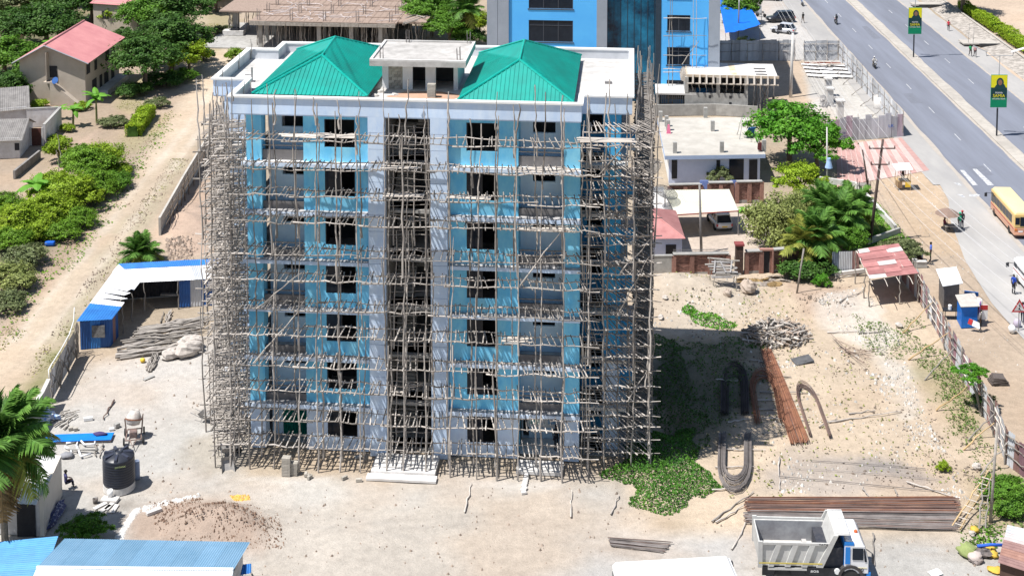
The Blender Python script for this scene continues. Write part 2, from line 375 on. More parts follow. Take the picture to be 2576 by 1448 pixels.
ZONES = [  # polygon, colour, feather m, noise m, strength
    (Z((-100, -60), (640, -60), (640, 160), (520, 300), (430, 420), (250, 650), (0, 900), (-300, 900)), (.40, .31, .23), 1.5, 2, 1),
    (Z((-100, -60), (480, -60), (480, 60), (440, 150), (320, 130), (220, 120), (60, 160), (50, 280), (-100, 280)), (.15, .15, .075), 1.2, 2, .85),
    (Z((120, 380), (300, 400), (320, 470), (230, 560), (110, 640), (0, 700), (-60, 700), (-60, 560), (60, 520)), (.19, .19, .085), 1., 1.6, .8),
    (Z((480, -20), (640, -20), (640, 130), (560, 260), (500, 350), (420, 470), (300, 640), (180, 800), (60, 960), (-60, 1080), (-200, 1000), (0, 850), (100, 700), (230, 560), (330, 430), (420, 290), (520, 140)), tan, 1., 1.2, 1),
    (Z((560, 60), (625, 60), (610, 150), (540, 260), (470, 370), (350, 520), (230, 690), (90, 870), (-40, 1010), (-120, 960), (20, 820), (150, 650), (260, 520), (360, 400), (440, 290), (520, 160)), sand, 1., 1, .9),
    (Z((520, 30), (600, 20), (560, 110), (500, 190), (480, 170)), dryg, 1.2, 2, .8),
    (Z((330, 300), (420, 290), (390, 350), (330, 390), (300, 360)), dryg, 1, 1.5, .8),
    (Z((440, 400), (470, 400), (330, 600), (200, 770), (100, 930), (40, 980), (150, 800), (290, 610)), (.42, .38, .25), .8, 1.2, .8),
    (Z((150, 860), (190, 800), (170, 870), (130, 960), (60, 1000), (90, 930)), grassc, .6, 1.5, .8),
    (Z((490, 420), (540, 380), (540, 640), (410, 640), (380, 600)), pinkd, .8, 1, 1),
    (Z((60, 250), (330, 230), (340, 300), (200, 420), (0, 420), (0, 250)), (.38, .29, .21), 1, 2, .8),
    (Z((110, 420), (170, 370), (240, 330), (200, 420), (130, 520), (60, 560), (60, 460)), pinkd, .8, 1, .9),
    (Z((280, 200), (380, 190), (350, 290), (290, 270)), dryg, .8, 1.5, .8),
    (Z((545, 200), (556, 202), (468, 330), (330, 500), (180, 690), (40, 860), (20, 858), (165, 685), (315, 498), (455, 328)), (.62, .53, .43), .35, .5, .75),
    (Z((578, 205), (590, 207), (505, 335), (385, 500), (245, 690), (95, 880), (75, 878), (228, 686), (370, 498), (492, 333)), (.62, .53, .43), .35, .5, .75),
    (Z((180, 560), (260, 520), (150, 700), (40, 830), (0, 840), (80, 720)), (.43, .31, .22), .6, 1., .8),
    # the yard in front of the building
    (Z((200, 900), (560, 860), (600, 1200), (1000, 1200), (1560, 1200), (1640, 1320), (1900, 1340), (2560, 1340), (2600, 1600), (-300, 1600), (-100, 1150), (130, 1010)), grayd, 1.5, 2, 1),
    (Z((480, 1240), (1000, 1215), (1400, 1230), (1560, 1290), (1450, 1350), (1500, 1420), (1200, 1500), (560, 1500), (600, 1380)), (.50, .445, .385), 1.2, 2.2, .9),
    (Z((350, 1275), (460, 1245), (620, 1272), (690, 1330), (660, 1400), (560, 1400), (300, 1370)), (.40, .30, .235), .8, 1, .95),
    (Z((640, 1225), (1200, 1215), (1300, 1240), (1000, 1275), (700, 1270)), grayd, .8, 1, .7),
    (Z((1480, 1380), (1900, 1330), (2000, 1500), (1300, 1500)), (.46, .44, .42), 1, 2, .9),
    (Z((270, 900), (520, 860), (540, 1000), (420, 1090), (250, 1070), (220, 980)), (.53, .49, .45), 1.5, 1.5, .7),
    (Z((470, 1100), (560, 1090), (570, 1180), (520, 1200), (450, 1150)), (.36, .31, .24), .5, .8, .6),
    # the plot on the right
    (Z((1560, 660), (2120, 660), (2330, 760), (2460, 980), (2540, 1200), (2560, 1340), (1900, 1340), (1640, 1320), (1560, 1180)), sand, 1.2, 2, 1),
    (Z((1640, 690), (1760, 680), (1900, 700), (1880, 800), (1720, 850), (1640, 820)), (.55, .47, .38), .8, 1.5, .8),
    (Z((1960, 700), (2140, 720), (2150, 800), (2020, 790)), (.45, .33, .25), .8, 1.5, .8),
    (Z((2050, 760), (2160, 720), (2240, 840), (2320, 1020), (2300, 1040), (2170, 880), (2080, 820)), whited, .6, 2, .55),
    (Z((1620, 850), (1880, 850), (1900, 1000), (1840, 1100), (1760, 1120), (1640, 1130)), (.15, .155, .11), 1.2, 2, .9),  # dark soil and green, coloured darker still to deepen the building's shade
    (Z((1990, 1130), (2200, 1150), (2360, 1210), (2300, 1240), (2050, 1235), (1900, 1240), (1920, 1190)), (.33, .30, .29), .8, 1.8, .6),
    (Z((2350, 900), (2420, 930), (2480, 1080), (2430, 1120), (2330, 1000), (2290, 900)), dryg, .6, 1.5, .7),
    (Z((2460, 1180), (2600, 1180), (2600, 1330), (2440, 1330)), dryg, .6, 1.2, .7),
    # compound with the carport
    (Z((1600, 500), (1960, 500), (1990, 640), (1600, 650)), (.52, .43, .36), .3, .5, 1),
    (Z((2060, 440), (2180, 470), (2330, 640), (2230, 640), (2050, 600)), (.12, .24, .03), .5, .6, 1),
    # roadside
    (Z((1780, -60), (2140, -60), (2160, 150), (2290, 330), (2350, 430), (2400, 520), (2470, 650), (2620, 900), (2620, 1190), (2540, 1150), (2400, 880), (2310, 680), (2200, 520), (2080, 440), (1980, 300), (1900, 150)), (.50, .39, .29), .5, 1.2, 1),
    (Z((1900, -60), (2140, -60), (2230, 160), (2110, 152), (1800, 150), (1800, -60)), apron, .5, .5, 1),
    (Z((2020, 150), (2110, 152), (2270, 342), (2080, 356), (2030, 250)), palec, .4, .6, 1),
    (Z((2040, 300), (2120, 290), (2140, 350), (2070, 356)), (.54, .42, .33), .6, .8, .8),
    (Z((2040, 238), (2110, 238), (2120, 268), (2050, 270)), (.45, .43, .42), .6, .8, .7),
    (Z((2330, -60), (2700, -60), (2700, 330), (2560, 250), (2440, 100)), (.58, .45, .34), .8, 1.5, 1),
    (Z((2200, 430), (2350, 430), (2440, 640), (2330, 640), (2240, 520)), (.54, .40, .27), .6, 1, .8),
]
def trk(pts, w, c, st): ZONES.append((Z(*[(u, v - w) for u, v in pts], *[(u, v + w) for u, v in pts[::-1]]), c, .25, .45, st))
for dy in (0, 26):
    trk([(560, 1440 + dy), (760, 1350 + dy), (1000, 1300 + dy), (1250, 1290 + dy), (1500, 1345 + dy), (1750, 1400 + dy), (1950, 1440 + dy)], 5, (.38, .34, .30), .55); trk([(330, 960 + dy), (420, 1040 + dy), (470, 1130 + dy), (560, 1230 + dy), (760, 1290 + dy), (1100, 1330 + dy)], 5, (.40, .365, .33), .5); trk([(1900, 1345 + dy), (2150, 1352 + dy), (2420, 1372 + dy), (2570, 1395 + dy)], 4, (.38, .33, .28), .5)
trk([(240, 1262), (300, 1272), (350, 1262)], 12, (.27, .24, .21), .6); trk([(1180, 1215), (1320, 1222), (1420, 1215)], 9, (.60, .585, .56), .6); trk([(610, 1200), (700, 1208), (830, 1206)], 8, (.58, .56, .53), .6); trk([(2160, 1168), (2260, 1175), (2320, 1195)], 14, (.27, .25, .245), .6)
BUMPS = [  # centre, radii, height: soil heaps
    (g(548, 1318), (3.0, 2.0), .95), (g(500, 1330), (3.8, 2.0), .4), (g(640, 1345), (2.2, 1.4), .35),
    (g(470, 565), (3.4, 5.5), 1.0), (g(1700, 720), (4., 3.), .8), (g(1780, 745), (4., 2.5), .5), (g(1760, 910), (4., 3.), .5),
    (g(1750, 960), (3.5, 2.), .45), (g(2078, 262), (2.6, 3.4), .7), (g(2090, 760), (3, 3), .4)]
def build_ground():
    xs = np.concatenate([[-3000, -900, -300, -150], np.arange(-100, 100.1, .45), [150, 300, 900, 3000]])
    ys = np.concatenate([[-3000, -600, -100, 20, 50], np.arange(62, 262, .45), [275, 300, 340, 500, 1200, 4000]])
    X, Y = np.meshgrid(xs, ys); x = X.ravel(); y = Y.ravel()
    col = np.tile(np.array((.42, .34, .25)), (x.size, 1))
    wob = (fbm(x, y, 3.2, 11) - .5) * 2
    for P, c, fe, nz, st in ZONES:
        lo = np.min([(p[0], p[1]) for p in P], 0) - 6; hi = np.max([(p[0], p[1]) for p in P], 0) + 6
        k = np.where((x > lo[0]) & (x < hi[0]) & (y > lo[1]) & (y < hi[1]))[0]
        d = poly_sd(x[k], y[k], P) + wob[k] * nz
        m = np.clip(d / (2 * fe) + .5, 0, 1)[:, None] * st
        col[k] = col[k] * (1 - m) + np.array(c) * m
    n1 = fbm(x, y, 14, 31, 4); n2 = fbm(x, y, 2.2, 41, 3); n3 = fbm(x, y, 6, 57, 3)
    col = (col * .9 + col.mean(1, keepdims=True) * .1) * (.62 + .34 * n1 + .17 * n2)[:, None]
    redm = np.clip((n3 - .52) * 4, 0, 1)[:, None] * .25
    col = col * (1 - redm) + np.array((.47, .33, .22)) * redm
    z = -.09 + .09 * fbm(x, y, 1.6, 71, 3)
    for c, r, h in BUMPS:
        q = ((x - c.x) / r[0]) ** 2 + ((y - c.y) / r[1]) ** 2 + (fbm(x, y, 1.5, 91, 3) - .5) * .7
        z += h * np.exp(-np.clip(q, 0, None) * 1.6) * (1 + (fbm(x, y, .8, 95, 2) - .5) * .5)
    nx, ny = len(xs), len(ys)
    i = np.arange(nx * ny).reshape(ny, nx); F = np.stack([i[:-1, :-1], i[:-1, 1:], i[1:, 1:], i[1:, :-1]], -1).reshape(-1, 4)
    me = bpy.data.meshes.new('ground'); me.vertices.add(x.size); me.vertices.foreach_set('co', np.stack([x, y, z], 1).ravel().astype(np.float32))
    me.loops.add(F.size); me.loops.foreach_set('vertex_index', F.ravel().astype(np.int32))
    me.polygons.add(len(F)); me.polygons.foreach_set('loop_start', (np.arange(len(F)) * 4).astype(np.int32)); me.polygons.foreach_set('loop_total', np.full(len(F), 4, np.int32))
    me.update(calc_edges=True)
    me.polygons.foreach_set('use_smooth', np.ones(len(F), bool))
    at = me.color_attributes.new('soil', 'FLOAT_COLOR', 'POINT'); at.data.foreach_set('color', np.concatenate([np.clip(col, .01, .9), np.ones((x.size, 1))], 1).ravel().astype(np.float32))
    m = bpy.data.materials.new('soil'); m.use_nodes = True; N, L = m.node_tree.nodes, m.node_tree.links; p = N['Principled BSDF']
    p.inputs['Roughness'].default_value = .95; p.inputs['Specular IOR Level'].default_value = .15
    a = N.new('ShaderNodeAttribute'); a.attribute_name = 'soil'; ge = N.new('ShaderNodeNewGeometry')
    def noise(s, d=6):
        n = N.new('ShaderNodeTexNoise'); n.inputs['Scale'].default_value = s; n.inputs['Detail'].default_value = d; n.inputs['Roughness'].default_value = .7; L.new(ge.outputs['Position'], n.inputs['Vector']); return n
    a1 = noise(1.7); a2 = noise(9)
    mr = N.new('ShaderNodeMapRange'); mr.inputs[1].default_value = .3; mr.inputs[2].default_value = .7; mr.inputs[3].default_value = .84; mr.inputs[4].default_value = 1.12; L.new(a1.outputs['Fac'], mr.inputs[0])
    m2 = N.new('ShaderNodeMapRange'); m2.inputs[1].default_value = .3; m2.inputs[2].default_value = .7; m2.inputs[3].default_value = .88; m2.inputs[4].default_value = 1.1; L.new(a2.outputs['Fac'], m2.inputs[0])
    mu = N.new('ShaderNodeMath'); mu.operation = 'MULTIPLY'; L.new(mr.outputs[0], mu.inputs[0]); L.new(m2.outputs[0], mu.inputs[1])
    vm = N.new('ShaderNodeVectorMath'); vm.operation = 'SCALE'; L.new(a.outputs['Color'], vm.inputs[0]); L.new(mu.outputs[0], vm.inputs['Scale']); L.new(vm.outputs[0], p.inputs['Base Color'])
    bm = N.new('ShaderNodeBump'); bm.inputs['Strength'].default_value = .6; bm.inputs['Distance'].default_value = .12; L.new(a2.outputs['Fac'], bm.inputs['Height']); L.new(bm.outputs[0], p.inputs['Normal'])
    me.materials.append(m)
    prop(link('ground', me), kind='structure')
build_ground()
def gz(p):   # height of the soil heaps at a point
    z = 0
    for c, r, h in BUMPS: z += h * math.exp(-(((p[0] - c.x) / r[0]) ** 2 + ((p[1] - c.y) / r[1]) ** 2) * 1.6)
    return z

# loose stones and litter nobody could count
def scatter(name, polys, n, s0, s1, mat, seed, dens=None, fl=1.):
    r = np.random.RandomState(seed); vs = []; fs = []; base = 0
    for P, w in polys:
        P2 = [(p[0], p[1]) for p in P]; lo = np.min(P2, 0); hi = np.max(P2, 0); k = int(n * w)
        x = r.uniform(lo[0], hi[0], k * 2); y = r.uniform(lo[1], hi[1], k * 2); ok = (poly_sd(x, y, P) > 0) & (fbm(x, y, 2.5, seed, 3) > (dens or .42)); x = x[ok]; y = y[ok]
        for a, b in zip(x, y):
            s = s0 + (s1 - s0) * r.rand() ** 3; z = gz((a, b)); t = r.uniform(0, 6.3); ca, sa = math.cos(t) * s, math.sin(t) * s; e = r.uniform(.5, 1.)
            vs += [(a + ca, b + sa, z - .05), (a - sa * e, b + ca * e, z - .05), (a - ca, b - sa, z - .05), (a + sa * e, b - ca * e, z - .05), (a + ca * .3, b + sa * .3, z + s * .75 * fl), (a - ca * .4, b - sa * .4, z + s * .6 * fl)]
            fs += [(base, base + 1, base + 4), (base + 1, base + 2, base + 5), (base + 1, base + 5, base + 4), (base + 2, base + 3, base + 5), (base + 3, base, base + 4), (base + 3, base + 4, base + 5)]; base += 6
    me = bpy.data.meshes.new(name); me.from_pydata(vs, [], fs); me.materials.append(mat); prop(link(name, me), kind='stuff')
stone_w = M('pale_rubble', (.62, .60, .56), (.46, .43, .40), rv=.3, island=True, sc=1)
stone_b = M('brown_rubble', (.40, .32, .26), (.28, .22, .18), rv=.35, island=True, sc=1)
clod = M('soil_clod', (.30, .20, .15), (.22, .15, .11), rv=.3, island=True, sc=1)
scatter('rubble', [(Z((2050, 760), (2170, 720), (2260, 850), (2330, 1050), (2440, 1260), (2380, 1250), (2250, 1040), (2120, 850)), 1), (Z((1640, 690), (1900, 700), (2300, 1000), (2440, 1200), (1960, 1240), (1900, 900), (1640, 840)), .6), (Z((1980, 1140), (2060, 1140), (2040, 1240), (1960, 1240)), .05)], 1400, .04, .17, stone_w, 3)
scatter('rubble', [(Z((200, 900), (540, 880), (640, 1230), (1560, 1220), (1900, 1340), (2450, 1350), (2500, 1500), (600, 1500), (250, 1150)), 1.), (Z((430, 400), (480, 400), (330, 610), (190, 780), (80, 950), (60, 940), (280, 610)), .7), (Z((430, 600), (510, 600), (510, 650), (430, 650)), .1)], 900, .04, .13, stone_b, 5)
scatter('rubble', [(Z((2210, 450), (2340, 440), (2400, 560), (2440, 680), (2560, 860), (2560, 1050), (2420, 860), (2320, 690), (2230, 560)), 1)], 420, .03, .1, stone_w, 8)
scatter('wood_debris', [(Z((1640, 700), (1980, 720), (2160, 760), (2320, 1040), (2420, 1200), (2300, 1240), (1900, 1235), (1900, 950), (1640, 830)), 1), (Z((2330, 1020), (2450, 1100), (2520, 1230), (2440, 1250), (2350, 1150)), .25), (Z((1900, 690), (2150, 720), (2140, 780), (1990, 760)), .2)], 1300, .03, .15, M('dark_debris', (.22, .17, .13), (.12, .10, .085), rv=.4, island=True), 9, .5, .35)
scatter('soil_clods', [(Z((380, 1265), (480, 1250), (700, 1290), (720, 1380), (400, 1400)), 1), (Z((300, 330), (420, 300), (330, 520), (200, 560)), .5)], 900, .03, .1, clod, 6, .2)

# ------------------------------------------------------------------ the road
asphalt = M('worn_asphalt', (.20, .215, .262), (.16, .17, .205), sc=.5, rough=.9, world_co=True, bump=.05, stretch=(1, .08, 1), detail=8, big=.2)
shoulder = M('dusty_shoulder_tarmac', (.40, .385, .37), (.33, .32, .315), sc=.4, rough=.95, world_co=True, stretch=(1, .3, 1), big=.1)
kerbm = M('pale_kerb_concrete', (.46, .425, .38), (.37, .34, .305), sc=1.2, world_co=True, big=.1)
paint = M('worn_road_paint', (.58, .58, .58), (.28, .29, .32), sc=3, rough=.8, world_co=True, lo=.42, hi=.62)
def strip(name, t0, t1, z, mat, s0=-190, s1=190, n=40, jit=0, kind='structure'):
    mb = MB(); a = []; q = random.Random(int(t0 * 10) + 99)
    for i in range(n + 1):
        s = s0 + (s1 - s0) * i / n; a.append((road_pt(t0 + (q.uniform(-jit, jit)), s, z), road_pt(t1 + q.uniform(-jit, jit), s, z)))
    mb.add([p for k in a for p in k], [(2 * i, 2 * i + 1, 2 * i + 3, 2 * i + 2) for i in range(n)])
    return prop(mb.build(name, mat), kind=kind)
strip('road', -7.7, .05, .02, asphalt); strip('road', 1.4, 8.9, .02, asphalt)
strip('road_shoulder', -11.4, -7.4, .008, shoulder, -55, 190, 90, .25); strip('road_shoulder', 8.6, 12.1, .008, shoulder, n=90, jit=.2)
mb = MB()
for i in range(95):
    s = -190 + i * 4
    mb.hexa([road_pt(a, b, -.05) for a, b in ((0, s), (1.45, s), (1.45, s + 3.985), (0, s + 3.985))], [road_pt(a, b, .16) for a, b in ((0.02, s), (1.43, s), (1.43, s + 3.985), (.02, s + 3.985))])
prop(mb.build('median_kerb', kerbm, bevel=0), kind='structure')
drift = M('drifted_sand', (.44, .39, .34), (.36, .33, .30), sc=1, world_co=True)
for a_, b_ in ((-.3, .04), (1.4, 1.7), (-7.9, -7.4), (8.6, 8.95)): strip('road_sand', a_, b_, .024, drift, n=150, jit=.09)
def marks(tc, s_list, w, ln):
    for s in s_list:
        mb = MB(); mb.poly([road_pt(tc - w / 2, s, .026), road_pt(tc + w / 2, s, .026), road_pt(tc + w / 2, s + ln, .026), road_pt(tc - w / 2, s + ln, .026)])
        prop(mb.build('lane_marking', paint), kind='structure')
mb = MB(); cv = [(2330, 415), (2362, 462), (2385, 503), (2391, 560), (2407, 600), (2426, 652), (2456, 702), (2494, 762), (2540, 815), (2600, 880), (2680, 980), (2800, 1130), (2950, 1320), (3200, 1640)]; ca = []
for i, (u, v) in enumerate(cv): p_ = g(u, v, .012); s_ = (p_ - R0).dot(RD); ca += [p_, road_pt(-7.2, s_, .012)]
mb.add(ca, [(2 * i, 2 * i + 1, 2 * i + 3, 2 * i + 2) for i in range(len(cv) - 1)]); prop(mb.build('road_shoulder', shoulder), kind='structure')
marks(-3.84, [-130 + i * 11.2 + 1.0 for i in range(24)], .10, 2.6); marks(5.17, [-130 + i * 11.2 + 4 for i in range(24)], .10, 2.6)
def rflat(name, pts, mat, z=.026):
    mb = MB(); mb.poly([g(u, v, z) for u, v in pts]); return prop(mb.build(name, mat), kind='structure')
rflat('crossing_stripe', ((2414, 428), (2424, 428), (2459, 466), (2446, 466)), paint); rflat('crossing_stripe', ((2445, 425), (2456, 425), (2500, 466), (2484, 466)), paint)
for dx, dy in ((0, 0), (8, 29)):
    rflat('arrow_marking', ((2398 + dx, 460 + dy), (2411 + dx, 460 + dy), (2420 + dx, 467 + dy), (2413 + dx, 467 + dy)), paint)
    rflat('arrow_marking', ((2393 + dx, 459 + dy), (2415 + dx, 462.5 + dy), (2411 + dx, 464 + dy)), paint, .027)
rflat('arrow_marking', ((2437, 490), (2457, 487.5), (2465, 491), (2456, 495), (2437, 493.5)), paint)
patchm = M('dark_asphalt_patch', (.15, .16, .19), (.18, .19, .23), sc=2, world_co=True)
for t_, s_, w_, l_ in ((-5.6, -24, 1.6, 5), (-2.2, 12, 1.2, 9), (3.4, -40, 1.5, 4), (6.9, 22, 1.4, 6), (-5.9, -52, 2., 3.4), (-1.9, -62, 1.3, 7), (3.2, 58, 1.4, 8)):
    prop(MB().poly([road_pt(t_, s_, .0245), road_pt(t_ + w_, s_ + .3, .0245), road_pt(t_ + w_ - .2, s_ + l_, .0245), road_pt(t_ + .1, s_ + l_ - .4, .0245)]).build('road_patch', patchm), kind='structure')
# red and pale paving strips in front of the hoarding
pav_r = M('red_paving', (.50, .31, .28), (.42, .25, .23), sc=1.6, world_co=True, big=.12); pav_p = M('pale_paving', (.56, .44, .41), (.48, .37, .34), sc=1.6, world_co=True, big=.1)
A_, B_, C_, D_ = g(2103, 364, .016), g(2268, 346, .016), g(2338, 428, .016), g(2105, 470, .016)
nst = 15
for i in range(nst):
    a, b = i / nst, (i + .93) / nst
    mb = MB(); q = sub_lerp((A_, B_, C_, D_), a, b, 0, 1)
    mb.hexa([p - V((0, 0, .05)) for p in q], [p + V((0, 0, (i % 3) * .003)) for p in q])
    prop(mb.build('paving_strip', pav_r if (i % 2 == 0 or i < 5) else pav_p), kind='structure')
prop(MB().hexa([p + V((0, 0, -.06)) for p in (A_, B_, C_, D_)], [p + V((0, 0, -.012)) for p in (A_, B_, C_, D_)]).build('paving_bed', M('paving_joint', (.66, .60, .55), (.56, .5, .46), sc=2)), kind='structure')
# stone-pitched bank and kerb on the far side of the road
bank = M('stone_pitching', (.44, .40, .36), (.26, .235, .21), sc=1.6, world_co=True, bump=.5, lo=.42, hi=.58)
mb = MB(); k = 90
for i in range(k + 1):
    s = -120 + i * 3; q = random.Random(i)
    mb.v += [tuple(road_pt(12.6 + q.uniform(-.2, .2), s, -.02)), tuple(road_pt(14., s, .28 + q.uniform(-.1, .1))), tuple(road_pt(15.6, s, .62 + q.uniform(-.08, .08))), tuple(road_pt(15.95, s, .7)), tuple(road_pt(16.0, s, -.1))]
mb.f = [(i * 5 + j, i * 5 + j + 1, i * 5 + j + 6, i * 5 + j + 5) for i in range(k) for j in range(4)]
prop(mb.build('stone_bank', bank), kind='structure')
strip('bank_kerb', 15.6, 16.0, .74, kerbm, -120, 150, 60)
culv = thing('culvert_bridge', 'concrete slab crossing the roadside drain beside the hedge, with two rods standing up', 'culvert', g(2455, 112))
MB().bx(-2.4, 2.6, -1.6, 1.0, .32, .5).build('slab', kerbm, culv); MB().bx(-.1, 3.4, -2.05, -1.62, -.02, .5).build('opening', M('drain_dark', (.05, .05, .055), (.03, .03, .03)), culv)
for dx in (-1.6, -.9): pole(culv, 'rod', (dx, -1.2, .5), (dx + .1, -1.2, 3.3), .03, mat=steel)
culv2 = thing('culvert_bridge', 'flat concrete slab over the drain at the top edge, beside the tree trunk', 'culvert', g(2338, 18))
MB().bx(-3, 2.6, -.6, 1.4, .3, .55).build('slab', kerbm, culv2); MB().bx(-2.0, 1.8, -.9, -.62, 0, .5).build('opening', MATS['drain_dark'], culv2)

# ------------------------------------------------------------------ the main building (local frame: x along the front, y inwards)
BO = V((-9.287, 87.6, 0)); BA = R(-4.95)
def bl(x, y, z=0.):
    return V((BO.x + x * math.cos(BA) - y * math.sin(BA), BO.y + x * math.sin(BA) + y * math.cos(BA), z))
B = thing('apartment_building', 'seven storey pale blue building with green hipped roofs, wrapped in pole scaffolding', 'building', BO, BA)
FH = 3.25; TOP = 22.75
panel_me = {}; darkslab = M('dark_mottled_slab', (.30, .29, .30), (.50, .49, .49), sc=2.5)  # slab edges below the topmost are darker and mottled
def wall_with_hole(x0, x1, y0, y1, z0, z1, hx0, hx1, hz0, hz1, mat, name='wall_panel'):
    m = MB(); m.bx(x0, hx0, y0, y1, z0, z1).bx(hx1, x1, y0, y1, z0, z1).bx(hx0, hx1, y0, y1, z0, hz0)
    if hz1 < z1 - .01: m.bx(hx0, hx1, y0, y1, hz1, z1)
    return m.build(name, mat, B)
for k in range(7):
    zb = TOP - FH * (7 - k); zt = zb + FH
    if k == 0: zb = 0
    f = 0 if k == 0 else .0
    wx = bxo('floor_slab', conc_l if k else conc, B, -8.3, 16.7, 1.4, 14.6, zb - .05 if k == 0 else zb - .22, zb)
    if k:   # projecting white edges, one each side of the stair bay
        
        for sx0, sx1 in ((-8.35, -.03), (5.17, 13.72)): bxo('slab_edge', whiteplaster if k == 6 else darkslab, B, sx0, sx1, .06, 1.395, zb - .22, zb + .02); bxo('slab_fascia', paleblue, B, sx0, sx1, .03, .058, zb - .24, zb - .01)
    wz = zt - .22
    for (x0, x1, h0, h1) in ((-4.34, -.03, -2.95, -.95), (5.17, 9.69, 6.33, 8.33)):
        wall_with_hole(x0, x1, .5, .72, zb + .02, wz, h0, h1, wz - 2.05, wz - .18, midblue if k else paleblue)
        for sx in (x0 + .002, x1 - .142):   # jambs turning back to the balcony
            bxo('jamb', midblue, B, sx, sx + .14, .722, 2.2, zb + .02, wz)
        w = MB(); w.bx(h0, h1, .56, .64, wz - 2.05, wz - 1.99).bx(h0, h1, .56, .64, wz - .24, wz - .18).bx(h0, h0 + .06, .56, .64, wz - 1.99, wz - .24).bx(h1 - .06, h1, .56, .64, wz - 1.99, wz - .24)
        w.bx((h0 + h1) / 2 - .03, (h0 + h1) / 2 + .03, .56, .64, wz - 1.99, wz - .24)
        wo = w.build('window', black, B)
        if k in (0, 2, 3, 5) or x0 > 0 and k != 6: prop(MB().bx(h0 + .06, (h0 + h1) / 2 - .03, .595, .605, wz - 1.99, wz - .24).build('pane', dark_glass, wo))
        m = MB(); m.bx(h0 - .5, h1 + .4, 4.3, 4.4, zb + .02, wz).bx(h0 - .6, h0 - .5, .73, 4.4, zb + .02, wz).bx(h1 + .4, h1 + .5, .73, 4.4, zb + .02, wz)
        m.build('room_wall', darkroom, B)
    # corner columns
    for x0, x1 in ((-8.1, -7.1), (12.63, 13.65)):
        bxo('corner_column', midblue if k else paleblue, B, x0, x1, .42, 1.38, zb + .02, wz)
    # balconies
    for (x0, x1, h0, h1) in ((-7.1, -4.34, -6.19, -4.74), (9.69, 12.63, 10.51, 11.98)):
        if k == 0 and x0 > 0:
            wall_with_hole(x0, x1, 3.2, 3.4, zb + .02, wz, x0 + .1, x0 + .5, zb + .1, wz - .6, whiteroom, 'balcony_wall')
            continue
        wall_with_hole(x0, x1, 2.2, 2.4, zb + .02, wz, h0, h1, wz - 1.25, wz - .22, whiteroom, 'balcony_wall')
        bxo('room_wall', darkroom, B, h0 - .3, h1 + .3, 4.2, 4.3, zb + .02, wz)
        if k: bxo('balcony_parapet', conc_d, B, x0 + .02, x1 - .02, .62, .76, zb + .022, zb + .5 + (.2 if k in (3, 6) else 0))
        if k in (1, 3, 4, 6): bxo('rail', greywood, B, x0 + .02, x1 - .02, .64, .7, zb + .95, zb + 1.01)
    # clad pilasters either side of the stair bay
    nb = 3 if k else 3; hh = (zt - zb) / nb
    for x0 in (0, 4.05):
        for i in range(nb):
            me = panel_me.get(round(hh, 3)) or panel_me.setdefault(round(hh, 3), MB().bx(0, 1.09, 0, .5, .012, hh - .012).mesh('cladding_panel', paleblue))
            link('cladding_panel', me, None, B, (x0 + .0, 0 + rnd.uniform(0, .008), zb + i * hh))
    # stair bay
    bxo('landing', conc, B, 1.14, 4.0, 1.0, 2.6, zb - .18, zb + .0); bxo('landing', conc, B, 1.14, 4.0, 4.3, 5.6, zb + 1.45, zb + 1.62)
    for s in range(9):
        bxo('stair_tread', conc, B, 1.2, 2.5, 2.61 + s * .19, 2.79 + s * .19, zb + .0 + s * .17, zb + .18 + s * .17)
        bxo('stair_tread', conc, B, 2.65, 3.95, 2.61 + s * .19, 2.79 + s * .19, zt - .18 - s * .17, zt - s * .17)
for x0 in (0, 4.05):
    bxo('pilaster_core', conc, B, x0 + .02, x0 + 1.07, .1, 5.6, 0, TOP - .01)
bxo('stair_back_wall', conc_d, B, 1.1, 4.02, 5.7, 5.9, 0, TOP - .01)
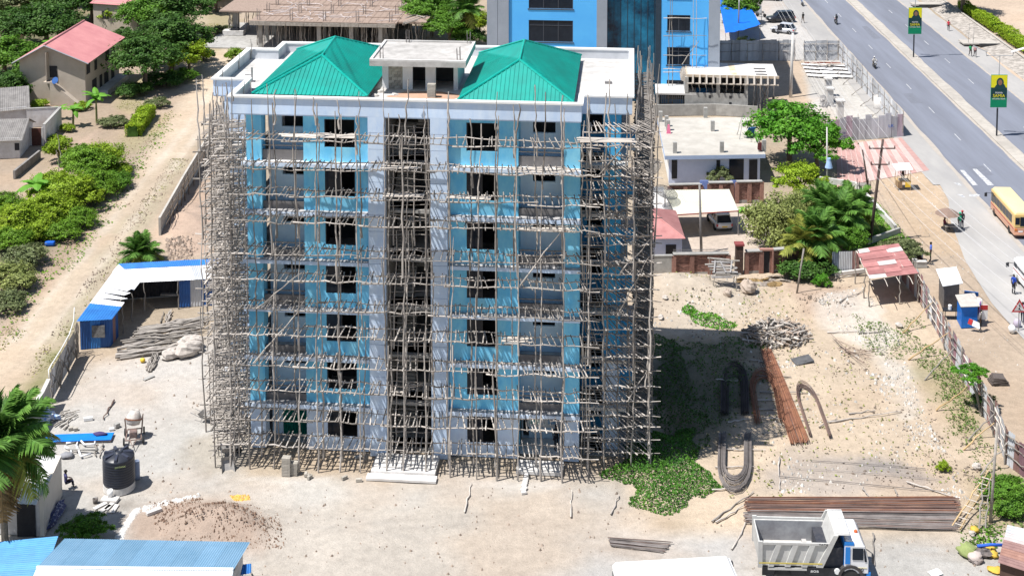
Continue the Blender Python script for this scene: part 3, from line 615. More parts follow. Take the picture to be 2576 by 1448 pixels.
# flanks: left wing, right wing, rear
def side_wall(x0, x1, y0, y1, mat=midblue, z1=TOP - .02): return bxo('outer_wall', mat, B, x0, x1, y0, y1, 0, z1)
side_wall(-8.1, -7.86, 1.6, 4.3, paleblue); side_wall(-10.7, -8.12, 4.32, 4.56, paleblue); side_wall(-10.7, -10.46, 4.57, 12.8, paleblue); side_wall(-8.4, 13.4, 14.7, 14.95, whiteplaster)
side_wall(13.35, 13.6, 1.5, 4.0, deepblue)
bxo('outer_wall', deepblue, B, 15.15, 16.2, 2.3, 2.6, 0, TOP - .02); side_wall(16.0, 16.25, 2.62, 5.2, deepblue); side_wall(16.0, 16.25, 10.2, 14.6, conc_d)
bxo('outer_wall', paleblue, B, 15.12, 16.23, 2.27, 2.3, 0, 6.3)
for k in range(7):
    zb = max(0, TOP - FH * (7 - k)); wz = zb + FH - .25
    if k == 0: wz = 3.0
    # recess between the front block and the right wing
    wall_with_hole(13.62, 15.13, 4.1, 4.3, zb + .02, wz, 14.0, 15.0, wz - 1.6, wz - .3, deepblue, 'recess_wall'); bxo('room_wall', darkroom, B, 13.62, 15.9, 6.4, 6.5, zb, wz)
    bxo('recess_slab', conc, B, 13.66, 15.13, 2.0, 4.08, zb - .2, zb)
    r_ = MB()
    for s in range(6): r_.bx(13.7, 15.13, 2.02, 2.06, zb + .2 + s * .18, zb + .23 + s * .18)
    r_.build('recess_railing', steel, B)
    # side balconies on the right flank
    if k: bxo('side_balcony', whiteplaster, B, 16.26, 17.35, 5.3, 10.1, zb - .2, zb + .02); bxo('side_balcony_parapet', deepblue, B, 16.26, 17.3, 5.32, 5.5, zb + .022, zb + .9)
    bxo('side_balcony_wall', conc_d, B, 16.0, 16.2, 5.22, 10.18, zb + .03, wz)
    # left wing slabs and openings
    if k: bxo('slab_edge', whiteplaster, B, -11.2, -8.4, 4.0, 4.3, zb - .2, zb + .02); bxo('slab_edge', whiteplaster, B, -11.2, -10.72, 4.31, 12.8, zb - .2, zb + .02)
    for y0 in (5.6, 9.0): bxo('window', dark_glass, B, -10.72, -10.69, y0, y0 + 1.8, zb + 1.1, zb + 2.6)
# things seen in the ground floor rooms belong to the rooms
gc = M('green_curtain', (.0, .16, .12), (.0, .10, .08), sc=2)
m = MB(); m.corr((-6.35, 2.1, .1), (-4.75, 2.1, .1), (-4.75, 2.05, 2.0), (-6.35, 2.05, 2.0), 9, .05)
o = m.build('curtain', gc, None); o.location = BO; o.rotation_euler = (0, 0, BA); prop(o, 'dark green curtain hanging across the ground floor balcony, left of the pilasters', 'curtain')
brd = thing('whiteboard', 'white notice board with green and blue print standing in the ground floor office', 'board', bl(11.2, 2.9), BA)
MB().bx(-1.1, 1.15, 0, .06, .95, 2.6).build('board', white, brd); MB().bx(-.95, -.3, -.012, 0, 1.15, 1.6).build('print', M('mint_print', (.25, .6, .5), (.2, .5, .45)), brd); MB().bx(-.2, .2, -.012, 0, 1.5, 1.62).bx(.3, .8, -.012, 0, 1.2, 1.9).build('print', M('blue_print', (.3, .5, .7), (.25, .45, .65)), brd)
person('person in dark clothes standing in the ground floor office doorway', bl(12.1, 1.8, .03), R(30), cloth('darkshirt', (.03, .04, .05)), cloth('darktr', (.02, .02, .03)))
MB().bx(9.72, 12.6, 1.2, 3.1, -.04, .06).build('office_floor', white, B)
# ---- roof
ROOF = 23.15
deck = MB().prism([(-9.0, .05), (13.7, .05), (13.7, 2.1), (16.9, 2.1), (16.9, 15.1), (-9.2, 15.1), (-9.2, 12.9), (-11.4, 12.9), (-11.4, 4.25), (-9.0, 4.25)], TOP, ROOF)
deck.build('roof_deck', conc_l, B)
outline = [(-9.04, 0), (13.74, 0), (13.74, 2.05), (16.95, 2.05), (16.95, 15.15), (-9.3, 15.15), (-9.3, 12.92), (-11.42, 12.92), (-11.42, 4.2), (-9.04, 4.2)]
n_ = len(outline)
def off(P, d):
    out = []
    for i in range(len(P)):
        p0, p1, p2 = V(P[i - 1] + (0,)), V(P[i] + (0,)), V(P[(i + 1) % len(P)] + (0,))
        a = (p1 - p0).normalized(); b = (p2 - p1).normalized(); na = V((-a.y, a.x, 0)); nb = V((-b.y, b.x, 0)); out.append(p1 + (na + nb) * d)
    return out
def ring(z0, z1, o0, o1, name, mat):
    P, Q = off(outline, o0), off(outline, o1)
    for i in range(n_):
        j = (i + 1) % n_; dz = .0
        a, b, c, d = P[i], P[j], Q[j], Q[i]
        up = V((0, 0, 1))
        MB().hexa([a + up * z0, b + up * z0, c + up * z0, d + up * z0], [a + up * z1, b + up * z1, c + up * z1, d + up * z1]).build(name, mat, B)
ring(TOP - .02, 23.80, 0., .2, 'parapet', paleblue); ring(23.80, 23.92, -.12, .26, 'coping', white)
ring(TOP - .1, TOP - .02, .02, 1.2, 'soffit', paleblue)
# the inside faces of the parapet are plain pale render
ring(ROOF + .002, 23.798, .2, .212, 'parapet_lining', M('pale_parapet_render', (.66, .68, .72), (.54, .56, .6), sc=.8, big=.1))
def hip(name, x0, x1, y0, y1, ez, ya, yb, za, zb2, label):
    xm = (x0 + x1) / 2; E4 = [V((x0, y0, ez)), V((x1, y0, ez)), V((x1, y1, ez)), V((x0, y1, ez))]; ra, rb = V((xm, ya, za)), V((xm, yb, zb2))
    t = thing(name, label, 'roof', BO, BA); t.location.z = 0
    def slope(a, b, apex_list, nrib, nm='roof_slope'):
        # surface plus standing ribs that run up the slope
        pts = [a, b] + apex_list; m = MB().poly(pts); nrm = (b - a).cross(apex_list[0] - b).normalized()
        if nrm.z < 0: nrm = -nrm
        ed = (b - a).normalized(); upd = nrm.cross(ed); upd = upd if upd.z > 0 else -upd
        L_ = (b - a).length; poly = [(p - a) for p in pts]; P2 = [(p.dot(ed), p.dot(upd)) for p in poly]
        for i in range(nrib):
            s = (i + .5) * L_ / nrib; top = 0
            for q in range(1, len(P2)):
                (sx, sy), (ex, ey) = P2[q], P2[(q + 1) % len(P2)]
                if (sx - s) * (ex - s) <= 0 and abs(ex - sx) > 1e-6: top = max(top, sy + (ey - sy) * (s - sx) / (ex - sx))
            if top < .15: continue
            p = a + ed * (s - .035); q_ = a + ed * (s + .035); h = nrm * .045; u_ = upd * (top - .03)
            m.add([p, q_, q_ + h - ed * .015, p + h + ed * .015, p + u_, q_ + u_, q_ + u_ + h - ed * .015, p + u_ + h + ed * .015], [(0, 1, 2, 3), (3, 2, 6, 7), (0, 3, 7, 4), (1, 5, 6, 2), (4, 7, 6, 5)])
        m.build(nm, green_roof, t)
    slope(E4[0], E4[1], [ra], 27); slope(E4[1], E4[2], [rb, ra], 44); slope(E4[2], E4[3], [rb], 27); slope(E4[3], E4[0], [ra, rb], 44)
    for a, b in ((ra, rb), (E4[0], ra), (E4[1], ra), (E4[2], rb), (E4[3], rb)):
        MB().path([a + V((0, 0, .03)), b + V((0, 0, .03))], .085, 6).build('ridge_cap', green_cap, t)
    m = MB()
    for i in range(4):
        a, b = E4[i], E4[(i + 1) % 4]; m.hexa([a + V((0, 0, -.2)), b + V((0, 0, -.2)), b.lerp(E4[(i + 2) % 4], .01) + V((0, 0, -.2)), a.lerp(E4[i - 1], .01) + V((0, 0, -.2))], [a + V((0, 0, -.02)), b + V((0, 0, -.02)), b.lerp(E4[(i + 2) % 4], .01) + V((0, 0, -.02)), a.lerp(E4[i - 1], .01) + V((0, 0, -.02))])
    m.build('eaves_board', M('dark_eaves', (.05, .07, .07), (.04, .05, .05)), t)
    MB().bx(x0 + .4, x1 - .4, y0 + .4, y1 - .4, ROOF + .002, ez - .03).build('plinth_wall', conc_d, t)
    # parent to the building's frame: the roof is a part of the building
    for c in list(t.children): c.parent = B; c.location.z = 0
    bpy.data.objects.remove(t)
    return E4, ra, rb
e1 = hip('hipped_roof', -8.0, -.3, 1.55, 14.0, 23.62, 5.42, 9.65, 25.3, 25.62, '')
hip('hipped_roof', 5.68, 13.2, 1.3, 14.1, 23.6, 4.55, 8.57, 25.5, 25.9, '')
# second flashing beside the left front hip of the left roof
a_, b_ = V((-8.0, 2.45, 23.7)), V((-4.15, 6.9, 25.45)); MB().path([a_, b_], .07, 5).build('ridge_cap', green_cap, B)
# stair head on the roof
hx0, hx1, hy0, hy1 = .02, 5.2, 5.25, 9.0
MB().bx(hx0, hx0 + .25, hy0, hy1, ROOF, 25.15).bx(hx0 + .25, .45, hy0, hy0 + .2, ROOF, 25.15).bx(1.42, 2.1, hy0, hy0 + .2, ROOF, 25.15).bx(2.98, 3.68, hy0, hy0 + .2, ROOF, 25.15).bx(4.9, hx1 - .25, hy0, hy0 + .2, ROOF, 25.15).bx(hx0 + .25, hx1 - .25, hy0 + .002, hy0 + .198, 24.95, 25.149).bx(hx1 - .25, hx1, hy0, hy1, ROOF, 25.15).bx(hx0 + .25, hx1 - .25, hy1 - .2, hy1, ROOF, 25.15).build('stair_head_wall', whiteplaster, B)
MB().bx(hx0 + .25, hx1 - .25, hy0 + 2.4, hy0 + 2.5, ROOF, 25.1).bx(1.6, 1.7, hy0 + .21, hy0 + 2.4, ROOF, 25.1).bx(3.2, 3.3, hy0 + .21, hy0 + 2.4, ROOF, 25.1).build('stair_head_room', darkroom, B)
MB().bx(-.52, 5.95, 3.5, 9.25, 25.15, 25.5).build('stair_head_roof', weathered, B); 
for a in ((-.52, 5.95, 3.5, 3.68), (-.52, 5.95, 9.07, 9.25), (-.52, -.34, 3.69, 9.06), (5.77, 5.95, 3.69, 9.06)): bxo('roof_upstand', conc_l, B, *a, 25.502, 25.62)
MB().bx(-.33, 5.76, 3.69, 9.06, 25.502, 25.515).build('screed', weathered, B)
bk = MB().bx(0, .385, 0, .16, 0, .19).mesh('cement_block', block)
for r_ in range(9):
    o_ = -.2 if r_ % 2 else 0
    for i in range(4):
        x = .46 + o_ + i * .4
        x0 = max(x, .455); x1 = min(x + .385, 1.415)
        if x1 - x0 > .06: link('cement_block', bk, None, B, (x0, hy0 + .03 + U(0, .01), ROOF + .003 + r_ * .2), scale=((x1 - x0) / .385, 1, 1))
for cx, cy in ((.1, 4.0), (5.3, 4.0), (1.1, 8.8), (5.4, 8.9)):
    m = MB()
    for a, b in ((0, 0), (.2, 0), (0, .2), (.2, .2)): m.tube((cx + a, cy + b, 25.515), (cx + a + U(-.04, .04), cy + b, 26.3 + U(0, .15)), .018, n=4)
    m.bx(cx - .02, cx + .22, cy - .01, cy + .01, 25.9, 25.92).build('starter_bars', rebar_g, B)
def place(o, x, y, z): o.location = bl(x, y, z); o.rotation_euler = (0, 0, BA); return o
st = thing('block_pier', 'short pier of grey cement blocks standing in front of the roof stair head', 'block pier', bl(3.45, 2.9, ROOF), BA)
for i in range(5): link('cement_block', bk, None, st, (U(-.02, .02), 0, i * .2), scale=(1.4, 2.6, 1))
soil_roof = M('red_mortar_sand', (.52, .33, .24), (.44, .27, .19), sc=2); rb_ = MB()
for i in range(16):
    a, b = [-.1 + .05 * i * 3, 2.2 + .15 * math.sin(i)]
m = MB().blob((3.2, 3.5, ROOF), (2.2, 1.3, .1), 3, 14, 6, .2); prop(place(m.build('sand_heap', soil_roof), 0, 0, 0), 'thin spread of reddish sand on the roof before the stair head', 'sand'); 
for i, (x, y) in enumerate(((-.1, 3.3), (.6, 2.9), (1.2, 3.6), (.1, 4.4))):
    o = MB().blob((0, 0, .06), (.25, .18, .12), 30 + i, 7, 4, .3).build('rubble_lump', stone_w); place(o, x, y, ROOF); prop(o, ['small pale rubble lump nearest the left green roof edge on the flat roof', 'rubble lump closest to the front parapet, before the stair head', 'rubble lump lying on the reddish sand before the roof doors', 'rubble lump right under the block filled opening of the stair head'][i], 'rubble')
o = MB().blob((0, 0, .18), (.3, .25, .22), 12, 8, 5, .25).build('cement_bag', white); place(o, 2.4, 1.6, ROOF); prop(o, 'white bag lying behind the front parapet near the block pier', 'bag')
vp = thing('vent_pipe', 'thin grey stub pipe with a cross arm on the left flat roof', 'pipe', bl(-9.3, 6.3, ROOF), BA)
MB().tube((0, 0, 0), (0, 0, 1.0), .06).build('pipe', steel, vp); MB().bx(-.5, -.02, -.02, .02, .45, .5).bx(-.2, .2, -.15, .15, 0, .08).build('arm', steel, vp)
o = MB().bx(-.25, .25, -.2, .2, 0, .12).build('drain_cover', conc_d, bevel=.02); place(o, 15.3, 8.0, ROOF); prop(o, 'small dark drain cover on the white right flat roof', 'drain cover')
# entrance steps
es = thing('entrance_steps', 'broad pale concrete steps at the foot of the stair bay', 'steps', bl(0, 0, 0), BA)
MB().bx(.25, 4.75, -2.95, -2.3, 0, .17).build('step', conc_l, es, bevel=.02); MB().bx(.45, 4.6, -2.29, -.1, 0, .32).build('step', conc_l, es, bevel=.02)
os_ = thing('office_step', 'pale concrete doorstep before the ground floor office', 'steps', bl(11.2, -.5), BA); MB().bx(-1.5, 1.5, -.9, .5, 0, .25).build('step', conc_l, os_, bevel=.02)

# ------------------------------------------------------------------ scaffolds
def scaffold(label, runs, levels, zt, seed, put_gap=.5, extra=0, stuff_bias=1.):
    """runs: list of (inner_a, inner_b, outer_a, outer_b, ncols): local ground lines of the two pole rows"""
    global rnd
    T = thing('pole_scaffold', label, 'scaffolding', BO, BA); rr = random.Random(seed); n_put = 0; n_led = 0; sb = MB()
    for (ia, ib, oa, ob, nc) in runs:
        for row, (a, b) in enumerate(((ia, ib), (oa, ob))):
            a, b = V(a + (0,)), V(b + (0,)); out = (V(oa + (0,)) - V(ia + (0,))).normalized()
            for c in range(nc + 1):
                p = a.lerp(b, c / nc) + V((rr.uniform(-.25, .25), rr.uniform(-.12, .12), 0))
                # three lengths lashed end to end, with an overlap; each leans its own way
                z = 0; top = zt + rr.uniform(-.3, 2.2); q = p.copy()
                while z < top - .6:
                    ln = min(rr.uniform(6.5, 9.5), top - z); e = q + V((rr.uniform(-.22, .22), rr.uniform(-.1, .1), ln))
                    pole(T, 'pole', V((q.x, q.y, z)), V((e.x, e.y, z + ln)), .05 * rr.uniform(.7, 1.35)); q = V((p.x * .6 + e.x * .4 + rr.uniform(-.08, .08), e.y, 0)); z += ln - rr.uniform(.8, 1.5)
                    if top - z < 1.6: break
        for li, z in enumerate(levels):
            lv = z + rr.uniform(-.12, .12)
            for row, (a, b) in enumerate(((ia, ib), (oa, ob))):
                a, b = V(a + (0,)), V(b + (0,)); L_ = (b - a).length; d = (b - a) / L_; s = -rr.uniform(.1, .8); zz = lv + (0 if row == 0 else rr.uniform(-.06, .06))
                while s < L_:
                    ln = min(rr.uniform(4., 7.), L_ + .8 - s)
                    if ln < .6: break
                    p = a + d * s; q = a + d * (s + ln); pole(T, 'ledger', (p.x, p.y, zz + rr.uniform(-.1, .1)), (q.x, q.y, zz + rr.uniform(-.12, .12)), .05 * rr.uniform(.8, 1.2)); s += ln - rr.uniform(.3, .7)
            s = .1; a, b = V(oa + (0,)), V(ob + (0,)); i0, i1 = V(ia + (0,)), V(ib + (0,)); L_ = (b - a).length
            while s < L_:
                t = s / L_; p = a.lerp(b, t); q = i0.lerp(i1, min(1, max(0, t + rr.uniform(-.007, .007)))); d = (p - q).normalized(); e1_, e2 = rr.uniform(.1, .4), rr.uniform(.05, .35)
                P, Q = p + d * e1_, q - d * e2; zz = lv + .08
                if n_put < 290: pole(T, 'putlog', (P.x, P.y, zz + rr.uniform(-.05, .05)), (Q.x, Q.y, zz + rr.uniform(-.04, .08)), .038 * rr.uniform(.75, 1.3), True); n_put += 1
                else: sb.path([(P.x, P.y, zz), (P.x * .5 + Q.x * .5 + rr.uniform(-.03, .03), P.y * .5 + Q.y * .5 + rr.uniform(-.03, .03), zz + .02), (Q.x, Q.y, zz + rr.uniform(-.04, .08))], .038 * rr.uniform(.75, 1.3), 5)
                s += rr.uniform(put_gap * .5, put_gap * 1.6)
        # long braces
        for _ in range(3 + extra):
            t = rr.random(); a, b = V(oa + (0,)), V(ob + (0,)); p = a.lerp(b, t); q = a.lerp(b, min(1, t + 3 / max(3, (b - a).length))); z = rr.choice(levels[:-2])
            pole(T, 'brace', (p.x, p.y - .05, z), (q.x, q.y - .05, z + rr.uniform(2, 4.2)), .045)
    if sb.v: prop(sb.build('putlogs', wood, T), kind='stuff')
    return T
LV = [1.55 + i * 1.83 for i in range(12)]
SF = scaffold('weathered pole scaffold across the front of the blue building', [((-8.6, -.75), (13.9, -.75), (-8.7, -2.15), (14.2, -2.05), 16)], LV, 23.2, 101, .34)
for dx in (1.5, 2.1, 2.9, 3.6):   # poles standing inside the stair bay
    pole(SF, 'pole', (dx, .75, 0), (dx + U(-.3, .3), .8, 7.5), .05); pole(SF, 'pole', (dx + U(-.1, .1), .75, 7), (dx + U(-.3, .3), .8, 15), .05); pole(SF, 'pole', (dx, .75, 14), (dx + U(-.2, .2), .8, 22), .05)
for i in range(44):
    z = .9 + i * .49 + U(-.1, .1)
    if i % 3 or i > 30: pole(SF, 'ledger', (1.15, U(.5, 1.2), z), (4.0, U(.5, 1.2), z + U(-.12, .12)), .03)
SL = scaffold('dense pole scaffold stepping round the left flank of the blue building', [((-8.7, -1.9), (-8.7, 3.2), (-9.8, -2.2), (-9.8, 2.9), 4), ((-10.9, 3.3), (-8.9, 3.3), (-11.5, 2.2), (-8.9, 2.2), 3), ((-11.1, 3.6), (-11.1, 14.), (-11.75, 3.0), (-11.75, 14.3), 7)], [.95 + i * .92 for i in range(23)], 22.3, 202, .4, 3)
SR = scaffold('dark pole scaffold along the right flank of the blue building', [((14.2, 1.2), (17.0, 1.2), (14.3, -.3), (18.1, -.1), 3), ((17.35, 1.6), (17.35, 14.6), (18.2, .2), (18.2, 14.9), 8)], [.95 + i * .92 for i in range(24)], 23.4, 303, .34, 2)
# planks and boards left on the scaffold decks
boards = M('pale_planks', (.62, .56, .50), (.46, .41, .36), sc=2, rv=.15, stretch=(1, 6, 6))
def plank_set(lab, x, z, ln, n, tilt=0):
    t = thing('scaffold_planks', lab, 'planks', bl(x, -1.4, z + .14), BA)
    for i in range(n):
        MB().box((ln / 2 + U(-.2, .2), -.45 + i * .24, U(0, .04)), (ln * U(.85, 1.1), .2, .04), (U(-.04, .04), U(-.02, .02), U(-.05, .05))).build('plank', boards, t)
plank_set('two grey plank boards laid under the roof fascia, over the left bays', -5.3, LV[11], 2.4, 3)
plank_set('pale planks on the top deck, right of the left plank set', -2.6, LV[11] + .05, 2.2, 3)
plank_set('long pale planks on the second deck of the right hand bays', 9.5, LV[10], 3.9, 4)
plank_set('white plank row at the top of the scaffold by the right wing', 13.6, LV[11] + .2, 3.4, 4)
plank_set('pale planks across the stair bay on the second deck', 1.2, LV[10], 2.6, 2)
plank_set('small stack of planks and a board on the stair bay third deck', 1.4, LV[9], 2.4, 3)
plank_set('planks on the third deck beside the right pilaster', 5.3, LV[9], 3., 2)
plank_set('pale plank pair on the fifth deck of the right hand bays', 9.7, LV[8] - .1, 3.6, 3)
plank_set('short planks lying on the lower right deck under the balconies', 8.9, LV[4], 1.8, 3)
plank_set('tilted white board resting on a low deck in the stair bay', 1.5, LV[2], .9, 1)
# ------------------------------------------------------------------ vegetation
lf_dark = leafm('dark_leaf', (.045, .12, .022), (.085, .17, .03)); lf_mid = leafm('mid_leaf', (.08, .20, .02), (.14, .28, .03)); lf_bright = leafm('bright_leaf', (.14, .27, .02), (.23, .34, .025))
lf_lime = leafm('lime_leaf', (.22, .36, .02), (.34, .44, .03)); lf_olive = leafm('olive_leaf', (.20, .25, .07), (.32, .35, .12)); lf_lush = leafm('lush_leaf', (.06, .24, .02), (.15, .34, .03))
lf_palm = leafm('palm_leaf', (.07, .20, .04), (.17, .30, .05)); lf_palm_y = leafm('yellowing_palm_leaf', (.24, .30, .05), (.36, .34, .08)); lf_dry = leafm('dry_leaf', (.36, .25, .12), (.28, .19, .09)); lf_banana = leafm('banana_leaf', (.10, .30, .03), (.2, .40, .05))
lf_cover = leafm('creeper_leaf', (.04, .15, .02), (.11, .25, .03)); lf_weed = leafm('weed_leaf', (.09, .17, .035), (.17, .24, .06)); lf_b2 = leafm('fresh_leaf', (.11, .24, .02), (.19, .33, .03)); lf_lime2 = leafm('sunny_leaf', (.20, .33, .02), (.30, .40, .03)); lf_grey = leafm('grey_green_leaf', (.13, .17, .07), (.22, .25, .11))
bark = M('bark', (.20, .15, .11), (.12, .09, .07), sc=5, bump=.4); bark_g = M('grey_bark', (.30, .27, .23), (.2, .18, .15), sc=5, bump=.4)
def cards(name, C, Nrm, S, asp=.55, seed=0, mat=None):
    r = np.random.RandomState(seed); n = len(C); Nrm = Nrm / np.maximum(np.linalg.norm(Nrm, axis=1, keepdims=True), 1e-6)
    T = r.normal(size=(n, 3)); T -= (T * Nrm).sum(1, keepdims=True) * Nrm; T /= np.maximum(np.linalg.norm(T, axis=1, keepdims=True), 1e-6); Bv = np.cross(Nrm, T); S = S[:, None]
    P = np.stack([C - T * S, C + Bv * S * asp + Nrm * S * .18, C + T * S, C - Bv * S * asp + Nrm * S * .18], 1).reshape(-1, 3)
    me = bpy.data.meshes.new(name); me.vertices.add(n * 4); me.vertices.foreach_set('co', P.ravel().astype(np.float32)); me.loops.add(n * 4); me.loops.foreach_set('vertex_index', np.arange(n * 4, dtype=np.int32))
    me.polygons.add(n); me.polygons.foreach_set('loop_start', (np.arange(n) * 4).astype(np.int32)); me.polygons.foreach_set('loop_total', np.full(n, 4, np.int32)); me.update(calc_edges=True)
    if mat: me.materials.append(mat)
    return me
def crown_mesh(name, blobs, n, size, seed, clump=9, tight=.32, droop=0.):
    """leaf clumps spread over several lobes, leaving gaps between the clumps; unit-sized tree (radius about 1)"""
    r = np.random.RandomState(seed); w = np.array([(b[3] * b[4] * b[5]) ** (2 / 3) for b in blobs]); w /= w.sum(); C = []; Nn = []
    for b, wk in zip(blobs, w):
        c = np.array(b[:3]); rad = np.array(b[3:6]); k = max(5, int(clump * 14 * wk)); per = max(6, int(n * wk / k))
        for _ in range(k):
            d = r.normal(size=3); d /= np.linalg.norm(d)
            if d[2] < -.35: d[2] *= -.6
            q = c + d * rad * r.uniform(.62, 1.04); m = int(per * r.uniform(.5, 1.6)); cs = tight * r.uniform(.55, 1.25) * rad.mean()
            e = r.normal(size=(m, 3)) * cs * np.array((.5, .5, .36)); e[:, 2] -= droop * np.abs(e[:, 2]) * 2 + droop * r.rand(m) * cs * 2
            C.append(q + e); Nn.append(d * .8 + np.array((0, 0, .55)) + r.normal(size=(m, 3)) * .55)
    C = np.concatenate(C); Nn = np.concatenate(Nn); return cards(name, C, Nn, size * r.uniform(.6, 1.35, len(C)), .5, seed)
CROWN = [
    crown_mesh('crown_shape', [(0, 0, 0, .75, .75, .62), (.5, .2, -.12, .48, .48, .42), (-.5, .12, -.1, .5, .5, .42), (.1, -.5, -.18, .5, .5, .4), (-.1, .5, -.05, .5, .48, .42), (.05, 0, .32, .45, .45, .36)], 12000, .04, 1, 12, .3),
    crown_mesh('crown_shape', [(-.1, 0, .05, .7, .7, .66), (.55, -.25, -.15, .45, .45, .36), (-.55, -.2, -.2, .42, .42, .36), (.2, .45, 0, .5, .5, .4), (0, -.45, -.25, .42, .42, .34), (.3, -.05, .38, .34, .34, .3)], 12000, .04, 2, 12, .27),
    crown_mesh('crown_shape', [(0, 0, 0, .62, .62, .7), (.4, .3, .2, .38, .38, .36), (-.42, -.2, .1, .4, .4, .38), (.35, -.4, -.2, .42, .42, .4), (-.3, .35, -.3, .44, .44, .38)], 8000, .048, 3, 10, .28),
    crown_mesh('crown_shape', [(0, 0, 0, .8, .8, .5), (.45, 0, -.1, .5, .5, .36), (-.45, 0, -.1, .5, .5, .36)], 5500, .055, 4, 9, .28),
    crown_mesh('weeping_crown_shape', [(0, 0, .15, .72, .72, .5), (.5, .1, -.15, .45, .45, .5), (-.5, .1, -.15, .48, .48, .5), (0, -.5, -.2, .45, .45, .5)], 12000, .036, 5, 13, .3, .9),
    crown_mesh('crown_shape', [(0, 0, .1, .55, .55, .42), (.6, .1, -.05, .36, .36, .26), (-.55, .3, -.1, .4, .4, .26), (-.15, -.6, -.12, .4, .4, .26), (.35, -.45, .12, .32, .32, .24), (.2, .6, 0, .36, .36, .26)], 9500, .042, 6, 10, .31),
]
def tree(name, label, base, Rr, H, kind, mat, cat='tree', group=None, rz=None, trunk=None, sz=None, bk=bark, clear=None):
    base = V(base); t = thing(name, label, cat, base, U(0, 6.28) if rz is None else rz, group); Rr *= 1.22; hz = Rr * (sz or .85); hz = max(hz, H * .46); zc = H - hz * .95
    tr = trunk or max(.06, Rr * .055)
    m = MB().path([(0, 0, -.15), (U(-.1, .1), U(-.1, .1), zc * .45), (U(-.2, .2), U(-.2, .2), max(.3, zc * .95))], [tr * 1.25, tr, tr * .7], 7)
    for i in range(5):
        a = i * 1.257 + U(-.3, .3); k = U(.4, .75); m.path([(0, 0, zc * U(.5, .8)), (math.cos(a) * Rr * k * .5, math.sin(a) * Rr * k * .5, zc + hz * .0), (math.cos(a) * Rr * k, math.sin(a) * Rr * k, zc + hz * U(.1, .35))], [tr * .55, tr * .4, tr * .15], 5)
    m.build('trunk', bk, t); link('crown', CROWN[kind], mat, t, (0, 0, zc), scale=(Rr, Rr, hz), own=True); return t
